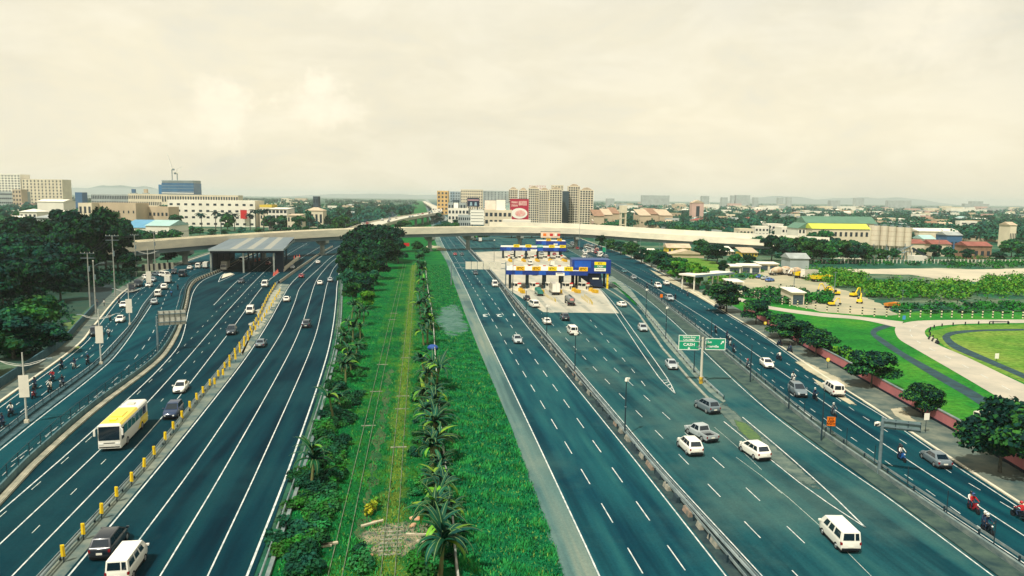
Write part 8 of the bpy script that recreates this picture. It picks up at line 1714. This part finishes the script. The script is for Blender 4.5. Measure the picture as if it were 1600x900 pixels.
# cones and drums by the shed
CONE = MB(); CONE.box(0, 0, 0, .5, .5, .06); CONE.tube((0, 0, .06), (0, 0, .95), .22, .05, 10); CONEM = CONE.mesh('traffic_cone', mat('cone_coral', (.62, .12, .08), .6))
for (x, y) in ((428, 431), (430, 429.5), (432, 428), (434, 426.5), (436, 425)): q = P(x, y); tag(put('traffic_cone', CONEM, None, (q.x, q.y, .07), 0, 1.5), 'coral traffic cone in the line at the right mouth of the toll shed', 'cone', 'cones at the toll shed mouth')
for (x, y) in ((396, 409), (399, 408.5), (402, 408), (405, 407.5), (460, 404), (464, 403), (468, 402)): q = P(x, y); tag(put('traffic_cone', CONEM, None, (q.x, q.y, .07), 0, 1.5), 'coral traffic cone in the line deep behind the toll shed', 'cone', 'cones behind the toll shed')
isl = thing('toll_island', P(357, 433)*1, 'pale pointed traffic island at the mouth of the toll shed', 'island'); MB().poly([(P(x, y).x-P(357, 433).x, P(x, y).y-P(357, 433).y, .2) for x, y in ((346, 436), (366, 429), (360, 427), (349, 429))]).build('top', CONC, isl); marks('lane_marking', [(pxline([(341, 441), (346, 431), (352, 427)]), .25, None, 0, 0), (pxline([(341, 441), (352, 436), (367, 429)]), .25, None, 0, 0)], .073)
isw = [P(441, 425), P(466, 404)]; m = MB(); wall_along(m, [Vector((q.x, q.y, .05)) for q in resample(isw, 8)], .9, 1.2); tag(m.build('island_wall', CONC), 'pale concrete island wall right of the toll shed', 'wall')
for x, y in ((673, 387), (682, 388), (690, 391)): q = P(x, y); tag(MB().ball((q.x, q.y, .2), 2.4, 0, 14, 8, (1.2, .8, .55)).build('dirt_mound', SANDY, None, True), 'pale dirt mound at the top of the grass verge below the pier', 'mound', 'dirt mounds by the pier')
q = P(635, 386); t = thing('site_notice', (q.x, q.y, 0), 'red panel under the flyover beside the centre pier', 'notice'); MB().box(0, 0, .5, 3.5, .2, 2.0).build('face', RED, t); MB().box(0, .2, 0, .2, .2, 2.2).build('post', STEEL, t)
def heap(name, pts, h, m, label, cat, seed, wrinkle=1.0):
    w = W(pts); cx = sum((p.x for p in w))/len(w); cy = sum((p.y for p in w))/len(w); r = np.random.default_rng(seed); n = 40; w = resample(w+[w[0]], n+1)[:-1]; vs = []; fs = []; K = 9; ph = r.uniform(0, 6, 8)
    for k in range(K+1):
        f = 1-k/K
        for i, p in enumerate(w):
            a = i/n*6.283; ff = f*(1+.09*math.sin(3*a+ph[0])+.06*math.sin(7*a+ph[1])); x, y = cx+(p.x-cx)*ff, cy+(p.y-cy)*ff
            vs.append((x, y, .02+h*(1-f*f)*(.75+.25*math.sin(x*.5+ph[2])*math.cos(y*.35+ph[3]))+wrinkle*.10*math.sin(x*1.9+y*.9+ph[4])*(1-f)**.5))
    for k in range(K):
        for i in range(n): fs.append((k*n+i, k*n+(i+1) % n, (k+1)*n+(i+1) % n, (k+1)*n+i))
    return tag(MB().add(vs, fs).build(name, m, None, True), label, cat)
heap('grey_cover_sheet', [(688, 478), (706, 474), (722, 484), (730, 505), (732, 520), (716, 524), (700, 528), (684, 520), (680, 498)], 0.6, SLATE, 'wrinkled grey cover sheet spread over a mound on the grass verge', 'cover sheet', 4, 2.0)
q = P(676, 547); t = thing('blue_tarpaulin', (q.x, q.y, 0), 'blue tarpaulin heap at the top of the near banana row', 'tarpaulin'); MB().ball((0, 0, .5), 1.1, 0, 9, 6, (1, .8, .6)).build('sheet', mat('tarp_blue', (.02, .07, .26), .7, var=.3, scale=2), t)
for x, y, s in ((576, 872, .6), (645, 822, .5), (650, 812, .7), (585, 818, .5)): q = P(x, y); tag(put('rubble_heap', MB().ball((0, 0, .1), .7, 0, 9, 6, (1.4, .8, .5)).mesh('rubble_heap', mat('rubble_rust', (.45, .20, .09), .95, col2=(.5, .42, .28), scale=3)), None, (q.x, q.y, .03), x, s), 'rusty heap of rubble beside the gravel patch', 'rubble', 'rubble heaps by the gravel patch')
for x, y, rz, s in ((480, 858, .2, 1.6), (500, 856, .1, .9), (512, 853, .3, .8), (582, 820, .5, 1.0), (665, 838, -.15, 1.6), (674, 850, -.3, 1.2)): q = P(x, y); tag(put('timber_plank', MB().box(0, 0, 0, 2.2, .28, .16).mesh('timber_plank', mat('plank_pale', (.45, .40, .28), .9, var=.2, scale=3)), None, (q.x, q.y, .08), rz, (s, 1, 1)), 'pale weathered plank lying in the grass near the gravel patch', 'plank', 'planks near the gravel patch')
# ------------------------------------------------------------------ lettering becomes ordinary mesh
dg = bpy.context.evaluated_depsgraph_get()
for o in [o for o in bpy.data.objects if o.type == 'FONT']:
    me = bpy.data.meshes.new_from_object(o.evaluated_get(dg)); n = put(o.name+'_', me, o.parent, o.location); n.rotation_euler = o.rotation_euler; n.scale = o.scale; k = o.name.split('.')[0]
    if 'kind' in o: n['kind'] = o['kind']
    bpy.data.objects.remove(o); n.name = k
# ------------------------------------------------------------------ air
HAZE_DENSITY = 8.5e-5
hm = bpy.data.materials.new('haze_air'); hm.use_nodes = True; nt = hm.node_tree; nt.nodes.clear(); o_ = nd(nt, 'ShaderNodeOutputMaterial'); v = nd(nt, 'ShaderNodeVolumePrincipled'); v.inputs['Color'].default_value = (.90, .95, .95, 1); v.inputs['Density'].default_value = HAZE_DENSITY; v.inputs['Anisotropy'].default_value = .2; nt.links.new(v.outputs[0], o_.inputs['Volume'])
hz_ = MB().box(0, 9300, -2.0, 26000, 19800, 132).build('haze', hm); hz_['kind'] = 'stuff'
